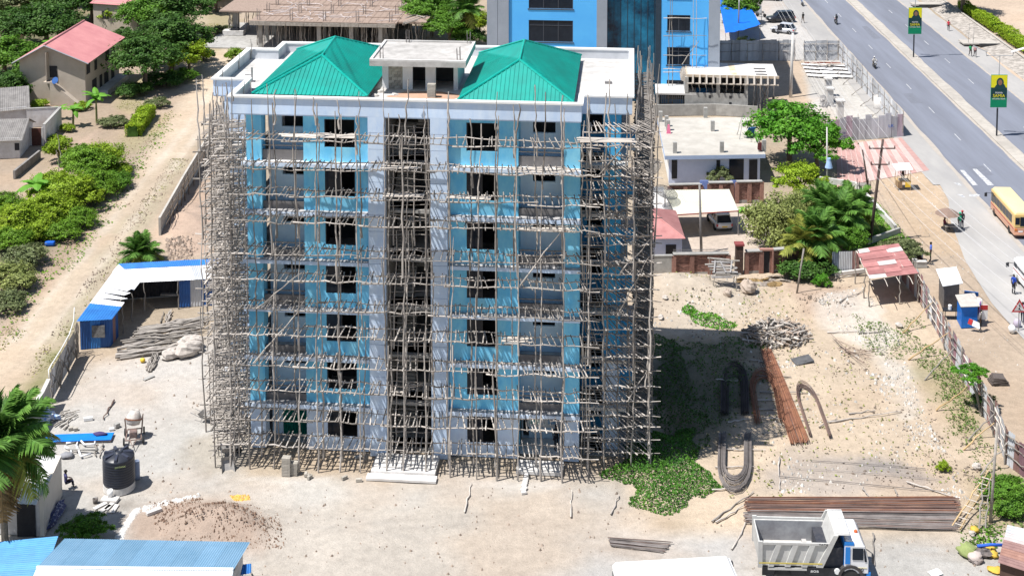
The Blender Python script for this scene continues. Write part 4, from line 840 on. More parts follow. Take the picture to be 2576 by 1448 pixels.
T_ = [  # px of the foot, radius, height, crown, leaf, label
    ((365, 228), 4.4, 8.6, 0, lf_dark, 'large dark green mango tree beside the pink roofed house'),
    ((432, 178), 5.0, 9.0, 1, lf_dark, 'broad dark tree behind the mango tree, reaching over the dirt road'),
    ((478, 188), 2.9, 5.6, 2, lf_lime, 'yellow green tree at the dirt road edge beside the dark trees'),
    ((286, 74), 2.3, 5.2, 2, lf_lime, 'lime green round tree before the far beige house'),
    ((440, 88), 5.2, 8.8, 1, lf_dark, 'dark tree at the head of the dirt road, behind the broad one'),
    ((378, 92), 4.4, 8, 0, lf_mid, 'green tree behind the dark mango tree top'),
    ((118, 116), 5.0, 8.0, 0, lf_dark, 'dark tree just behind the pink roof ridge'),
    ((46, 118), 4.2, 7.0, 1, lf_dark, 'dark bushy tree left of the pink roofed house, upper'),
    ((12, 190), 4.2, 6.8, 0, lf_mid, 'green tree at the left picture edge beside the pink roofed house'),
    ((20, 262), 3.0, 5.0, 1, lf_dark, 'dark tree at the left corner of the beige house'),
    ((178, 60), 5.2, 8.8, 0, lf_dark, 'tall dark tree at the back, above the pink roof'),
    ((232, 62), 3.6, 7.4, 1, lf_dark, 'dark tree between the pink roof and the lime tree'),
    ((60, 50), 5.4, 9.2, 1, lf_dark, 'dark tree in the back left corner of the village'),
    ((4, 60), 4.6, 8.4, 0, lf_grey, 'grey green tree at the far left top corner'),
    ((120, 20), 5.0, 8, 2, lf_grey, 'greyish tree at the very back left'),
    ((545, 30), 3.2, 5.6, 1, lf_dark, 'dark tree over the wall at the head of the dirt road'),
    ((596, 152), 1.5, 2.6, 3, lf_bright, 'bright low bush between the dirt road and the white parapet'),
    ((560, 84), 1.5, 1.8, 3, lf_grey, 'grey bush at the far dirt road bend'),
    ((512, 150), 1.6, 2.6, 3, lf_dark, 'dark shrub between lime tree and dirt road'),
    ((1085, 92), 4.2, 8.2, 0, lf_mid, 'green tree right of the concrete frame'),
    ((1130, 120), 3.4, 6.2, 1, lf_mid, 'leafy tree in front of the palm by the blue tower'),
    ((1175, 120), 2.6, 4.2, 0, lf_dark, 'dark low tree at the foot of the palm'),
    ((1205, 100), 1.7, 5.2, 2, lf_lime, 'vivid lime tree against the grey side of the blue tower'),
    ((1070, 50), 4.0, 7.4, 1, lf_dark, 'dark tree behind the right end of the concrete frame'),
    ((2420, 34), 4.6, 9.5, 0, lf_dark, 'tall tree whose trunk stands at the top of the stone bank'),
    ((1852, 60), 3.0, 5.4, 1, lf_mid, 'green tree behind the blue canopy'),
    ((1893, 58), 1.5, 5.6, 2, lf_dark, 'narrow dark conifer beside the blue canopy'),
    ((1876, 142), 2.0, 3.6, 5, lf_olive, 'sparse olive tree standing before the blue canopy'),
    # left strip
    ((262, 432), 2.4, 3.8, 1, lf_lime2, 'bright bush topmost in the green strip left of the dirt road'),
    ((222, 452), 2.6, 4.2, 0, lf_b2, 'mid green bush below the topmost bush of the left strip'),
    ((150, 408), 1.7, 3.2, 2, lf_lime2, 'bright little tree right of the bare pole in the left strip'),
    ((240, 492), 2.3, 3.4, 0, lf_b2, 'round bush of the left strip, closest to the dirt road'),
    ((180, 522), 2.8, 4.0, 1, lf_lime2, 'wide bright bush in the middle of the left strip'),
    ((118, 560), 2.6, 3.8, 0, lf_lime2, 'bright bush above the blue bundle by the dirt road'),
    ((58, 590), 2.6, 3.8, 1, lf_lime2, 'yellow green bush near the left picture edge'),
    ((150, 600), 1.8, 2.4, 3, lf_b2, 'low bush at the dirt road edge over the blue bundle'),
    ((8, 560), 2.2, 3.6, 0, lf_b2, 'green bush cut by the left picture edge'),
    ((66, 668), 2.0, 2.6, 3, lf_grey, 'grey green bush below the blue bundle'),
    ((30, 720), 2.2, 2.6, 3, lf_olive, 'drying bush at the left edge above the sandy track'),
    ((6, 775), 1.9, 2.0, 3, lf_grey, 'lowest bush at the left picture edge'),
    ((170, 330), .9, 1.3, 3, lf_lime2, 'small bright shrub beside the white walled yard, upper'),
    ((138, 356), .8, 1.2, 3, lf_lime2, 'small bright shrub beside the white walled yard, lower'),
    ((285, 318), 1.6, 1.8, 3, lf_grey, 'dark untidy bush at the foot of the banana plant'),
    ((395, 270), 1.4, 1.8, 3, lf_grey, 'grey bush at the upper end of the clipped hedge'),
    ((100, 272), 1.2, 1.6, 3, lf_lime2, 'low bright bush along the beige house foot'),
    ((205, 276), 1.2, 1.4, 3, lf_lime2, 'yellowish bush row end near the banana plants'),
    ((205, 418), 1.9, 3.0, 0, lf_b2, 'fresh green bush between the two bare poles of the left strip'),
    ((300, 440), 1.4, 2.0, 3, lf_lime2, 'sunny low bush at the upper right end of the left strip'),
    ((92, 600), 2.0, 2.8, 1, lf_lime2, 'sunny bush directly above the blue bundle'),
    ((200, 566), 1.7, 2.2, 0, lf_b2, 'fresh bush at the track side halfway down the left strip'),
    ((30, 625), 1.9, 2.4, 1, lf_b2, 'fresh green low bush at the lower end of the left strip'),
    ((130, 500), 2.2, 3.4, 1, lf_lime2, 'sunny bush just right of the left strip banana plant'),
    # right side
    ((1985, 412), 4.1, 8.2, 0, lf_lush, 'big fresh green spreading tree in front of the hoarding'),
    ((2055, 428), 3.1, 6.0, 1, lf_lush, 'lower right limb tree of fresh green at the red paving'),
    ((2010, 512), 2.4, 4.8, 1, lf_lime, 'yellow green tree between the spreading tree and the weeping one'),
    ((1958, 612), 3.0, 6.3, 4, lf_olive, 'weeping olive tree beside the carport yard'),
    ((2030, 560), 2.2, 4.6, 4, lf_olive, 'weeping grey green tree behind the first one'),
    ((2130, 645), 1.9, 3.6, 0, lf_mid, 'leafy bush beneath the palms next to the grey tin wall'),
    ((2268, 650), 1.9, 2.7, 5, lf_grey, 'grey shrub at the corner of the lawn above the red tin roof'),
    ((2030, 690), 2.4, 2.2, 3, lf_dark, 'dark undergrowth in the shade below the palms'),
    ((1808, 462), 1.4, 2.6, 5, lf_grey, 'thin grey green tree growing before the white house'),
    ((2066, 718), .8, 1.3, 2, lf_lush, 'small vivid shrub on the slope by the tin shed'),
    ((2372, 1182), .45, .8, 2, lf_lime, 'small round lime shrub near the plot fence'),
    ((215, 1352), 1.35, 1.9, 5, lf_mid, 'reddish tipped shrub behind the pale blue roof'),
    ((340, 240), 2.2, 2.4, 3, lf_dark, 'dark undergrowth at the foot of the mango tree'),
    ((410, 215), 2.6, 2.6, 3, lf_dark, 'dark undergrowth between the mango tree and the dirt road'),
    ((455, 205), 2.2, 2.4, 3, lf_mid, 'green undergrowth at the dirt road edge under the broad tree'),
    ((312, 150), 2.6, 5.4, 0, lf_dark, 'dark tree at the far corner of the beige house porch'),
    ((75, 205), 2.4, 3.6, 1, lf_mid, 'green bush against the beige house wall on its far left'),
    ((290, 470), 1.9, 2.2, 3, lf_mid, 'low green bush spilling toward the dirt road from the left strip'),
    ((2548, 1290), 1.1, 1.5, 3, lf_mid, 'green bush at the right edge above the rusty roof'),
    ((2520, 1240), 1.4, 1.3, 3, lf_mid, 'wide low bush beside the leaning pole at the right edge'),
]
for (uv, r_, h_, k_, lf_, lab) in T_: tree('tree' if h_ > 2.7 else 'bush', lab, g(*uv), r_, h_, k_, lf_, cat='tree' if h_ > 2.7 else 'bush', sz=1.0 if k_ == 4 else (.78 if h_ > 2.7 else h_ * .56 / r_))
# clipped hedges
def hedge(label, a, b, w, h, mat, n, z0=0):
    a, b = V(a), V(b); L_ = (b - a).length; r = np.random.RandomState(int(L_ * 100)); t = thing('hedge', label, 'hedge', a.lerp(b, .5), math.atan2(b.y - a.y, b.x - a.x))
    f = r.rand(n); P = np.zeros((n, 3)); Nn = np.zeros((n, 3)); u = r.uniform(-L_ / 2, L_ / 2, n); lump = .86 + .22 * np.sin(u * 1.3 + r.rand() * 6) * np.sin(u * .7)
    top = f < .5; P[:, 0] = u; P[top, 1] = r.uniform(-w / 2, w / 2, top.sum()); P[top, 2] = h * lump[top] * (1 - .25 * (2 * P[top, 1] / w) ** 4); Nn[top] = (0, 0, 1)
    sd_ = ~top; s = np.where(r.rand(sd_.sum()) < .65, -1, 1); P[sd_, 1] = s * w / 2 * r.uniform(.88, 1.05, sd_.sum()); P[sd_, 2] = r.uniform(.02, 1, sd_.sum()) * h * lump[sd_]; Nn[sd_, 1] = s
    P += r.normal(size=(n, 3)) * .06; P[:, 2] += z0; Nn += r.normal(size=(n, 3)) * .45; link('foliage', cards('hedge_foliage', P, Nn, r.uniform(.07, .16, n), .55, 3), mat, t)
    MB().bx(-L_ / 2 + .1, L_ / 2 - .1, -w * .36, w * .36, z0, z0 + h * .6).build('core', lf_dark, t)
hedge('yellow green clipped hedge beside the dirt road', g(333, 345), g(374, 290), 1.7, 1.6, lf_lime, 5200)
hedge('long bright clipped hedge on the bank, farther half', road_pt(17.9, 27), road_pt(18.1, 16.8), 2.0, 1.3, lf_lime, 7000, .4)
hedge('long bright clipped hedge on the bank, nearer half', road_pt(18.1, 16), road_pt(18.4, -9), 2.1, 1.4, lf_lime, 11000, .4)
hedge('bright clipped hedge piece at the top of the bank', road_pt(17.6, 34), road_pt(17.8, 27.6), 1.8, 1.2, lf_lime, 3500, .4)
# palms: every frond an object of its own
def frond_mesh(seed, droop, nl=26, wid=.34):
    q = random.Random(seed); m = MB(); pts = []
    for i in range(9):
        t = i / 8; pts.append(V((t * (1 - .18 * t * droop), q.uniform(-.01, .01), .42 * t - droop * t * t * .75)))
    for i in range(nl):
        t = .1 + .9 * i / nl; k = min(7, int(t * 8)); f = t * 8 - k; p = pts[k].lerp(pts[k + 1], f); d = (pts[k + 1] - pts[k]).normalized(); ln = wid * (math.sin(math.pi * min(1, t * .85 + .12)) ** .7) * q.uniform(.85, 1.15)
        for s in (-1, 1):
            e = p + d * ln * .55 + V((0, s * ln * .8, -ln * q.uniform(.15, .5))); w = d * .018
            m.add([p - w, p + w, (p + e) / 2 + w * 1.3 + V((0, 0, .02)), e, (p + e) / 2 - w * 1.3 + V((0, 0, .02))], [(0, 1, 2, 3, 4)])
    m.path(pts, [.014 - .001 * i for i in range(9)], 4); return m.mesh('frond_shape')
FROND = [frond_mesh(1, .75), frond_mesh(2, 1.0), frond_mesh(3, 1.3), frond_mesh(4, .5)]
def palm(label, base, h, ln, n, mat=lf_palm, lean=(0, 0), tr=.17, dry=3, name='palm_tree', young=0, cat='palm tree'):
    t = thing(name, label, cat, base, U(0, 6))
    if h > .4: MB().path([(0, 0, -.1), (lean[0] * .4, lean[1] * .4, h * .5), (lean[0], lean[1], h)], [tr * 1.3, tr, tr * .9], 8).build('trunk', bark_g, t)
    for i in range(n + dry):
        a = i * 2.4 + U(-.3, .3); f = (i + .5) / n; lf_ = mat
        if i >= n: el = U(-.95, -.5); k = 2; lf_ = lf_dry
        else: el = (1.25 - 1.35 * f) + U(-.1, .1) + young * .3; k = 3 if f < .3 else (0 if f < .6 else (1 if f < .85 else 2))
        if i < n and f > .8 and mat is lf_palm and U(0, 1) < .5: lf_ = lf_palm_y
        o = link('frond', FROND[k], lf_, t, (lean[0], lean[1], h), (0, -el, a), (ln * U(.85, 1.1), ln * U(.8, 1.15), ln * U(.8, 1.1)), own=True)
palm('tall coconut palm beside the grey flank of the blue tower', g(1172, 118), 5.2, 3.7, 26, lf_palm)
palm('large palm at the left edge before the white shed', g(14, 1385), 6.3, 4.0, 36, lf_palm, lean=(.3, .2), dry=5)
palm('date palm with drooping yellow fronds at the brick wall', g(2052, 668), 2.4, 3.2, 28, lf_palm, dry=6)
palm('green palm behind the drooping one, right of it', g(2110, 622), 2.6, 3.2, 28, lf_palm, dry=2)
palm('dark green palm at the lawn edge by the utility pole', g(2142, 585), 1.9, 3.1, 26, lf_palm, dry=1)
palm('palm clump top close to the weeping tree', g(2068, 600), 3.2, 2.6, 22, lf_palm, dry=2)
palm('yellowing palm spreading over the brick wall, lowest of the clump', g(2020, 672), 1.9, 2.9, 22, lf_palm_y, dry=4)
palm('low bushy palm beside the blue and white shed, near the wall end', g(352, 655), .3, 2.5, 26, lf_palm, name='palm_bush', young=1, dry=0, cat='palm bush')
# banana plants
def banana_leaf():
    m = MB(); a = []
    for i in range(9):
        t = i / 8; w = .17 * math.sin(math.pi * min(1, .08 + t * .92)) ** .6 + .005; z = .55 * t - .85 * t * t; a += [V((t * .85, -w, z - .03)), V((t * .85, 0, z + .02)), V((t * .85, w, z - .03))]
    m.add(a, [(3 * i + j, 3 * i + j + 1, 3 * i + j + 4, 3 * i + j + 3) for i in range(8) for j in (0, 1)]); return m.mesh('banana_leaf_shape')
BLEAF = banana_leaf()
def banana(label, base, h, ln, n):
    t = thing('banana_plant', label, 'banana plant', base, U(0, 6)); MB().path([(0, 0, -.1), (.05, 0, h * .6), (.1, 0, h)], [.14, .12, .07], 7).build('stem', M('banana_stem', (.22, .25, .09), (.16, .15, .07), sc=3), t)
    for i in range(n): link('leaf', BLEAF, lf_banana, t, (.1, 0, h - U(0, .2)), (U(-.2, .2), -U(-.1, .95), i * 2.4), (ln * U(.8, 1.1), ln * U(.9, 1.3), ln), own=True)
banana('large banana plant with broad leaves by the beige house yard', g(243, 306), 2.8, 2.1, 10)
banana('upright banana plant left of the large one', g(184, 318), 2.0, 1.6, 8)
banana('banana plant with long bright leaves in the left strip', g(92, 520), 2.0, 2.3, 11)
banana('small banana clump behind the white walled yard', g(150, 300), 1.2, 1.3, 7)
banana('banana plant among dark trees left of the pink roof', g(130, 150), 2.2, 2.0, 9)
banana('small banana plant by the carport end', g(1870, 532), .3, .9, 7)
# papaya-like tree at the plot fence
pt = thing('papaya_tree', 'leafy papaya tree leaning beside the plot fence', 'tree', g(2468, 1040)); MB().path([(0, 0, -.1), (-.3, .2, 1.3), (-.75, .5, 2.5)], [.11, .09, .06], 7).path([(0, 0, -.1), (.1, .4, 1.2), (0, .6, 2.2)], [.06, .05, .04], 6).build('trunk', bark_g, pt); link('crown', CROWN[5], lf_lush, pt, (-.65, .5, 2.75), scale=(1.4, 1.4, .95), own=True)
tree('tree', 'dark little tree under the papaya tree at the fence', g(2475, 1030), .8, 1.5, 3, lf_dark)
# ground cover
def cover(name, polys, dens, hmax, mat, seed, size=.13, edge=.5):
    r = np.random.RandomState(seed); Cs = []; Ns = []; Ss = []
    for P in polys:
        P2 = [(p[0], p[1]) for p in P]; lo = np.min(P2, 0) - .6; hi = np.max(P2, 0) + .6; n = int((hi[0] - lo[0]) * (hi[1] - lo[1]) * dens); x = r.uniform(lo[0], hi[0], n); y = r.uniform(lo[1], hi[1], n)
        d = poly_sd(x, y, P) + (fbm(x, y, 1.4, seed, 3) - .5) * 2.2 * edge; ok = d > 0; x, y, d = x[ok], y[ok], d[ok]; k = np.clip(d / 1.2, .15, 1); hh = hmax * k * (.45 + .85 * fbm(x, y, 1.1, seed + 3, 3)); z = hh * np.sqrt(r.rand(len(x))) - .06
        z += np.array([gz((a, b)) for a, b in zip(x, y)])
        Cs.append(np.stack([x, y, z], 1)); nn = r.normal(size=(len(x), 3)) * .6; nn[:, 2] += 1; Ns.append(nn); Ss.append(size * r.uniform(.55, 1.3, len(x)))
    me = cards(name, np.concatenate(Cs), np.concatenate(Ns), np.concatenate(Ss), .6, seed, mat); prop(link(name, me), kind='stuff')
cover('ground_cover', [Z((1560, 1130), (1640, 1060), (1680, 1100), (1745, 1090), (1760, 1150), (1790, 1200), (1800, 1240), (1760, 1265), (1690, 1285), (1650, 1300), (1600, 1290), (1580, 1235), (1530, 1190))], 200, .75, lf_cover, 21, .08, 1.15)
cover('ground_cover', [Z((1630, 850), (1740, 850), (1700, 900), (1720, 980), (1780, 1040), (1790, 1085), (1680, 1110), (1640, 1070)), Z((1770, 1080), (1800, 1090), (1780, 1130), (1755, 1120)), Z((1860, 860), (1905, 862), (1900, 880), (1860, 875))], 80, .5, lf_dark, 22, .085, 1.4)
cover('ground_cover', [Z((1700, 860), (1890, 855), (1895, 980), (1840, 1060), (1790, 1090), (1760, 1040), (1730, 960))], 34, .3, lf_dark, 29, .085, 1.8)
cover('ground_cover', [Z((1715, 780), (1790, 785), (1850, 815), (1830, 830), (1740, 815)), Z((1715, 780), (1730, 770), (1760, 785), (1740, 800))], 75, .55, lf_lush, 23, .11)
cover('weeds', [Z((2380, 900), (2420, 935), (2480, 1010), (2480, 1080), (2440, 1090), (2380, 1010), (2300, 905)), Z((2265, 800), (2310, 795), (2315, 825), (2270, 825)), Z((2470, 1210), (2580, 1190), (2580, 1330), (2500, 1330), (2460, 1280)), Z((2440, 1320), (2520, 1320), (2500, 1370), (2450, 1370)), Z((2320, 870), (2400, 900), (2470, 1060), (2520, 1180), (2470, 1190), (2400, 1080), (2340, 1000)), Z((2150, 800), (2290, 830), (2330, 880), (2230, 900), (2160, 860))], 30, .35, lf_weed, 24, .09, 1.1)
cover('weeds', [Z((2480, 1200), (2580, 1195), (2580, 1300), (2500, 1290)), Z((2455, 1325), (2520, 1325), (2500, 1372), (2450, 1360)), Z((2400, 890), (2450, 930), (2430, 960), (2390, 930))], 45, .45, lf_mid, 25, .12, .9)
cover('grass', [Z((2060, 450), (2180, 478), (2325, 635), (2240, 640), (2100, 560))], 60, .18, leafm('lawn_grass', (.09, .24, .02), (.16, .34, .03)), 26, .1, .2)
cover('weeds', [Z((420, 285), (445, 290), (360, 420), (270, 560), (150, 700), (30, 840), (0, 840), (0, 790), (120, 650), (240, 500), (330, 400))], 9, .3, lf_b2, 30, .13, 1.6)
cover('grass', [Z((300, 215), (380, 205), (350, 280), (300, 280)), Z((505, 60), (560, 60), (540, 110), (480, 110)), Z((440, 400), (470, 400), (420, 470), (350, 550), (330, 550)), Z((330, 590), (360, 580), (240, 730), (100, 930), (60, 960), (120, 870), (220, 740)), Z((140, 880), (185, 810), (165, 890), (110, 960)), Z((0, 810), (60, 790), (40, 850), (0, 880)), Z((360, 335), (420, 280), (430, 300), (380, 360))], 13, .16, leafm('dry_grass', (.22, .24, .07), (.34, .31, .12)), 27, .1, 1.1)
cover('weeds', [Z((1700, 690), (1990, 740), (2100, 860), (2340, 1060), (2420, 1180), (2380, 1240), (2100, 1160), (1900, 1230), (1820, 1230), (1830, 1100), (1900, 1000), (1990, 900), (1700, 830))], 3.4, .2, leafm('plot_weed', (.20, .26, .06), (.30, .30, .10)), 28, .10, 7.5)

# ------------------------------------------------------------------ shared bits for sheds and fences
def rect_frame(p, q):
    p, q = V(p), V(q); return p, (q - p).normalized(), (q - p).length, math.atan2(q.y - p.y, q.x - p.x)
def sheet_fence(label, p, q, h, n, mats, posts, name='sheet_fence', lean=0, side=1, rails=(.45, .82), waves=5, missing=(), jag=.05, postm=None, seed=0, group=None):
    """upright corrugated sheets between p and q, posts and rails on the given side"""
    rr = random.Random(seed + 5); p, d, L_, a = rect_frame(p, q); t = thing(name, label, 'fence', p, a, group); w = L_ / n; shapes = {}
    for i in range(n):
        if i in missing: continue
        hh = h * (1 + rr.uniform(-jag, jag * .4)); key = i % 4
        if key not in shapes: shapes[key] = MB().corr((0, 0, 0), (w * 1.02, 0, 0), (w * 1.02, 0, 1), (0, 0, 1), waves, .022).mesh('sheet_shape')
        link('sheet', shapes[key], mats[rr.randrange(len(mats))], t, (i * w, lean * 0 + rr.uniform(-.02, .02), rr.uniform(-.04, .03)), (rr.uniform(-.02, .02), 0, 0), (1, 1, hh), own=True)
    for i in range(posts + 1):
        x = L_ * i / posts; pole(t, 'post', (x, side * .1, -.1), (x + rr.uniform(-.08, .08), side * .12, h * rr.uniform(1., 1.12)), .05, mat=postm)
    for f in rails: 
        for i in range(posts): pole(t, 'rail', (L_ * i / posts - .1, side * .07, h * f), (L_ * (i + 1) / posts + .1, side * .07, h * f + rr.uniform(-.05, .05)), .04, mat=postm)
    return t
# ------------------------------------------------------------------ village on the left
def box_house(label, FLc, FRc, depth, h, wallm, roofm, kind='gable', over=.5, rh=1.6, name='house'): pass
# pink roofed house
A0, A1 = g(52, 258), g(216, 262)      # foot of the gable wall (left, right corner)
FRc = A1; ax = (A1 - A0).normalized(); far = g(300, 196); dy = (far - A1); Ld = dy.length; dyn = dy.normalized()
Hs = thing('house', 'two storey beige house with a faded pink gable roof and outside stair shadow', 'house', A0, math.atan2(ax.y, ax.x)); W_ = (A1 - A0).length
ca, sa = ax.x, ax.y
def toH(v): v = v - A0; return V((v.x * ca + v.y * sa, -v.x * sa + v.y * ca, v.z))
dl = toH(A0 + dyn)           # depth direction in the house frame
dl.z = 0
def hp(x, d, z): return V((x, 0, z)) + dl * d
def wall_q(name, a, b, z0, z1, mat, th=.2):
    a, b = V(a), V(b); n = (b - a).normalized(); n = V((-n.y, n.x, 0)) * th; up = V((0, 0, 1))
    return MB().hexa([a + up * z0, b + up * z0, b + n + up * z0, a + n + up * z0], [a + up * z1, b + up * z1, b + n + up * z1, a + n + up * z1]).build(name, mat, Hs)
ez = 5.6; rz_ = 7.6; xm = W_ * .42
m = MB(); P = [hp(0, 0, 0), hp(W_, 0, 0), hp(W_, 0, ez), hp(xm, 0, rz_ - .15), hp(0, 0, ez)]; Q = [p + dl * .25 for p in P]
m.add(P + Q, [(0, 1, 2, 3, 4), (9, 8, 7, 6, 5), (0, 5, 6, 1), (1, 6, 7, 2), (2, 7, 8, 3), (3, 8, 9, 4), (4, 9, 5, 0)]); m.build('gable_wall', beige, Hs)
wall_q('wall', hp(W_, .26, 0), hp(W_, Ld, 0), 0, ez, beige); wall_q('wall', hp(.2, Ld, 0), hp(.2, .26, 0), 0, ez, beige); wall_q('wall', hp(W_ - .2, Ld - .25, 0), hp(.22, Ld - .25, 0), 0, ez, beige)
dk = M('dark_opening', (.025, .025, .03), (.04, .04, .045))
def opening(x, z0, w, h):   # a recess in the gable
    MB().bx(x, x + w, -.03, .0, z0, z0 + h).build('window', dk, Hs)
opening(W_ * .46, 3.3, 1.0, 1.5); opening(W_ * .45, 1.65, .55, .25)
f_ = MB().bx(W_ * .44, W_ * .44 + .06, -.75, -.03, 2.9, 6.6).build('wing_wall', beige, Hs); MB().hexa([(W_ * .5, -.9, 0), (W_ * .95, -.9, 0), (W_ * .95, -.02, 0), (W_ * .5, -.02, 0)], [(W_ * .5, -.9, 3.0), (W_ * .52, -.9, 3.0), (W_ * .52, -.02, 3.0), (W_ * .5, -.02, 3.0)]).build('outside_stair', beige, Hs)
MB().bx(W_ * .40, W_ * .5 - .002, -.9, -.02, 2.75, 2.92).build('stair_landing', beige, Hs)
side_n = V((-dl.y, dl.x, 0)) if False else V((dl.y, -dl.x, 0)); side_n.normalize()
for i, (d0, d1, z0, z1) in enumerate(((.6, 2.2, 3.6, 4.9), (4.2, 5.4, 3.4, 4.7), (9.5, 11.2, 3.5, 4.8), (12.4, 14, 3.5, 4.8), (3.0, 5.0, .3, 2.4), (6.4, 7.6, .2, 2.3), (8.6, 10.6, .5, 2.2), (12, 13.5, .4, 2.2))):
    k = Ld / 16.; a, b = hp(W_, d0 * k, 0) + side_n * .03, hp(W_, d1 * k, 0) + side_n * .03; up = V((0, 0, 1))
    MB().hexa([a + up * z0, b + up * z0, b - side_n * .028 + up * z0, a - side_n * .028 + up * z0], [a + up * z1, b + up * z1, b - side_n * .028 + up * z1, a - side_n * .028 + up * z1]).build('window', dk, Hs)
a, b = hp(W_, Ld * .3, 0), hp(W_, Ld * .95, 0); MB().hexa([a, b, b + side_n * 1.5, a + side_n * 1.5], [p + V((0, 0, .7)) for p in (a, b, b + side_n * 1.5, a + side_n * 1.5)]).build('porch', old_white, Hs)
E_ = .7
def roofq(a0, a1, b1, b0, nm):
    nrm = (a1 - a0).cross(b0 - a0).normalized()
    if nrm.z < 0: nrm = -nrm
    MB().corr(a0, a1, b1, b0, 60, .02).build(nm, pink_roof, Hs)
roofq(hp(-E_, -E_, ez - .35), hp(-E_, Ld + E_, ez - .35), hp(xm, Ld + E_, rz_), hp(xm, -E_, rz_), 'roof_slope'); roofq(hp(W_ + E_, Ld + E_, ez - .2), hp(W_ + E_, -E_, ez - .2), hp(xm, -E_, rz_), hp(xm, Ld + E_, rz_), 'roof_slope')
MB().path([hp(xm, -E_, rz_ + .03), hp(xm, Ld + E_, rz_ + .03)], .12, 6).build('ridge_cap', pink_roof, Hs)
MB().path([hp(-E_, -E_, ez - .42), hp(xm, -E_, rz_ - .08), hp(W_ + E_, -E_, ez - .27)], .09, 4).build('barge_board', M('grey_board', (.3, .3, .34), (.25, .25, .28)), Hs)
sd_ = thing('satellite_dish', 'small blue satellite dish on the beige gable wall', 'satellite dish', A0 + V((W_ * .58 * ca, W_ * .58 * sa - .8, 3.1)), rot=(R(60), 0, R(-20)))
MB().lathe([(.02, 0), (.3, .06), (.45, .16), (.46, .16)], n=14).build('dish', blue_sheet_d, sd_, True); MB().tube((0, 0, 0), (.1, -.3, -.4), .03).build('bracket', steel, sd_)
# far beige house, red roofs among the trees
def simple_house(label, foot_l, foot_r, depth, h, wm, rm, rise=1.4, over=.4, ridge='along', windows=(), name='house', waves=30):
    a, d, L_, ang = rect_frame(foot_l, foot_r); t = thing(name, label, 'house', a, ang); m = MB().bx(0, L_, 0, .2, 0, h).bx(0, L_, depth - .2, depth, 0, h).bx(0, .2, .2, depth - .2, 0, h).bx(L_ - .2, L_, .2, depth - .2, 0, h); m.build('wall', wm, t)
    if ridge == 'along':
        y = depth / 2; MB().add([(0, 0, h), (0, depth, h), (0, y, h + rise)], [(0, 1, 2)]).add([(L_, 0, h), (L_, depth, h), (L_, y, h + rise)], [(0, 1, 2)]).build('gable', wm, t)
        MB().corr((-over, -over, h - .2), (L_ + over, -over, h - .2), (L_ + over, y, h + rise), (-over, y, h + rise), waves, .02).build('roof_slope', rm, t); MB().corr((L_ + over, depth + over, h - .2), (-over, depth + over, h - .2), (-over, y, h + rise), (L_ + over, y, h + rise), waves, .02).build('roof_slope', rm, t)
    elif ridge == 'mono':
        MB().corr((-over, -over, h + .05), (L_ + over, -over, h + .05), (L_ + over, depth + over, h + rise), (-over, depth + over, h + rise), waves, .02).build('roof', rm, t)
    for (x, z, w, hh) in windows: MB().bx(x, x + w, -.03, -.002, z, z + hh).build('window', dk, t)
    return t
simple_house('far beige house with a pale pink roof at the top edge', g(236, 78), g(345, 86), 9, 4.6, beige, pink_roof, windows=((1.5, 2, 1.2, 1.2), (5.4, 2, 1.2, 1.2)))
simple_house('small red roof half hidden by trees at the left edge', g(10, 128), g(62, 124), 5, 2.4, beige, red_sheet)
simple_house('little red roofed hut far back at the top left', g(92, 40), g(128, 42), 4, 2.2, old_white, red_sheet)
simple_house('white flat house at the very top left corner', g(60, 22), g(130, 22), 6, 3.6, white, asb, ridge='mono', rise=.2)
# old white compound on the left edge
simple_house('old white house with a grey sheet roof at the left edge, upper', g(-60, 330), g(68, 318), 8, 2.4, old_white, asb, rise=1.5, windows=((6.6, .9, .7, .9),))
simple_house('old white house with a grey sheet roof at the left edge, lower', g(-80, 402), g(50, 398), 6.2, 2.3, old_white, asb, rise=1.3, windows=((.8, 1, .8, .8), (5.0, .9, .5, .8)))
def wall_run(label, pts, h, th, mat, cap=None, name='wall', caph=.08, zs=None):
    t = thing(name, label, 'wall', pts[0], 0); o = V(pts[0])
    for i in range(len(pts) - 1):
        a, b = V(pts[i]) - o, V(pts[i + 1]) - o; d = (b - a).normalized(); n = V((-d.y, d.x, 0)) * th / 2; up = V((0, 0, 1)); b2 = b - d * (.004 if i < len(pts) - 2 else 0); h0, h1 = (h, h) if zs is None else (zs[i], zs[i + 1])
        MB().hexa([a - n, b2 - n, b2 + n, a + n], [a - n + up * h0, b2 - n + up * h1, b2 + n + up * h1, a + n + up * h0]).build('wall_panel', mat, t)
        if cap: n2 = n * 1.3; MB().hexa([a - n2 + up * (h0 + .002), b2 - n2 + up * (h1 + .002), b2 + n2 + up * (h1 + .002), a + n2 + up * (h0 + .002)], [a - n2 + up * (h0 + caph), b2 - n2 + up * (h1 + caph), b2 + n2 + up * (h1 + caph), a + n2 + up * (h0 + caph)]).build('coping', cap, t)
    return t
wall_run('stained white yard wall between the old houses and the banana plants', [g(68, 320), g(108, 318), g(153, 316), g(112, 362)], 2.2, .25, old_white, conc)
dr = thing('door', 'rusty brown metal door in the white yard wall', 'door', g(93, 366)); MB().bx(-.55, .55, -.05, .05, 0, 2.).build('leaf', M('brown_door', (.12, .05, .04), (.09, .04, .03)), dr); MB().bx(-.75, -.56, -.1, .1, 0, 2.1).bx(.56, .75, -.1, .1, 0, 2.1).build('frame', old_white, dr)
wall_run('low dark block wall left of the red earth patch', [g(100, 398), g(36, 450)], .9, .25, asb)
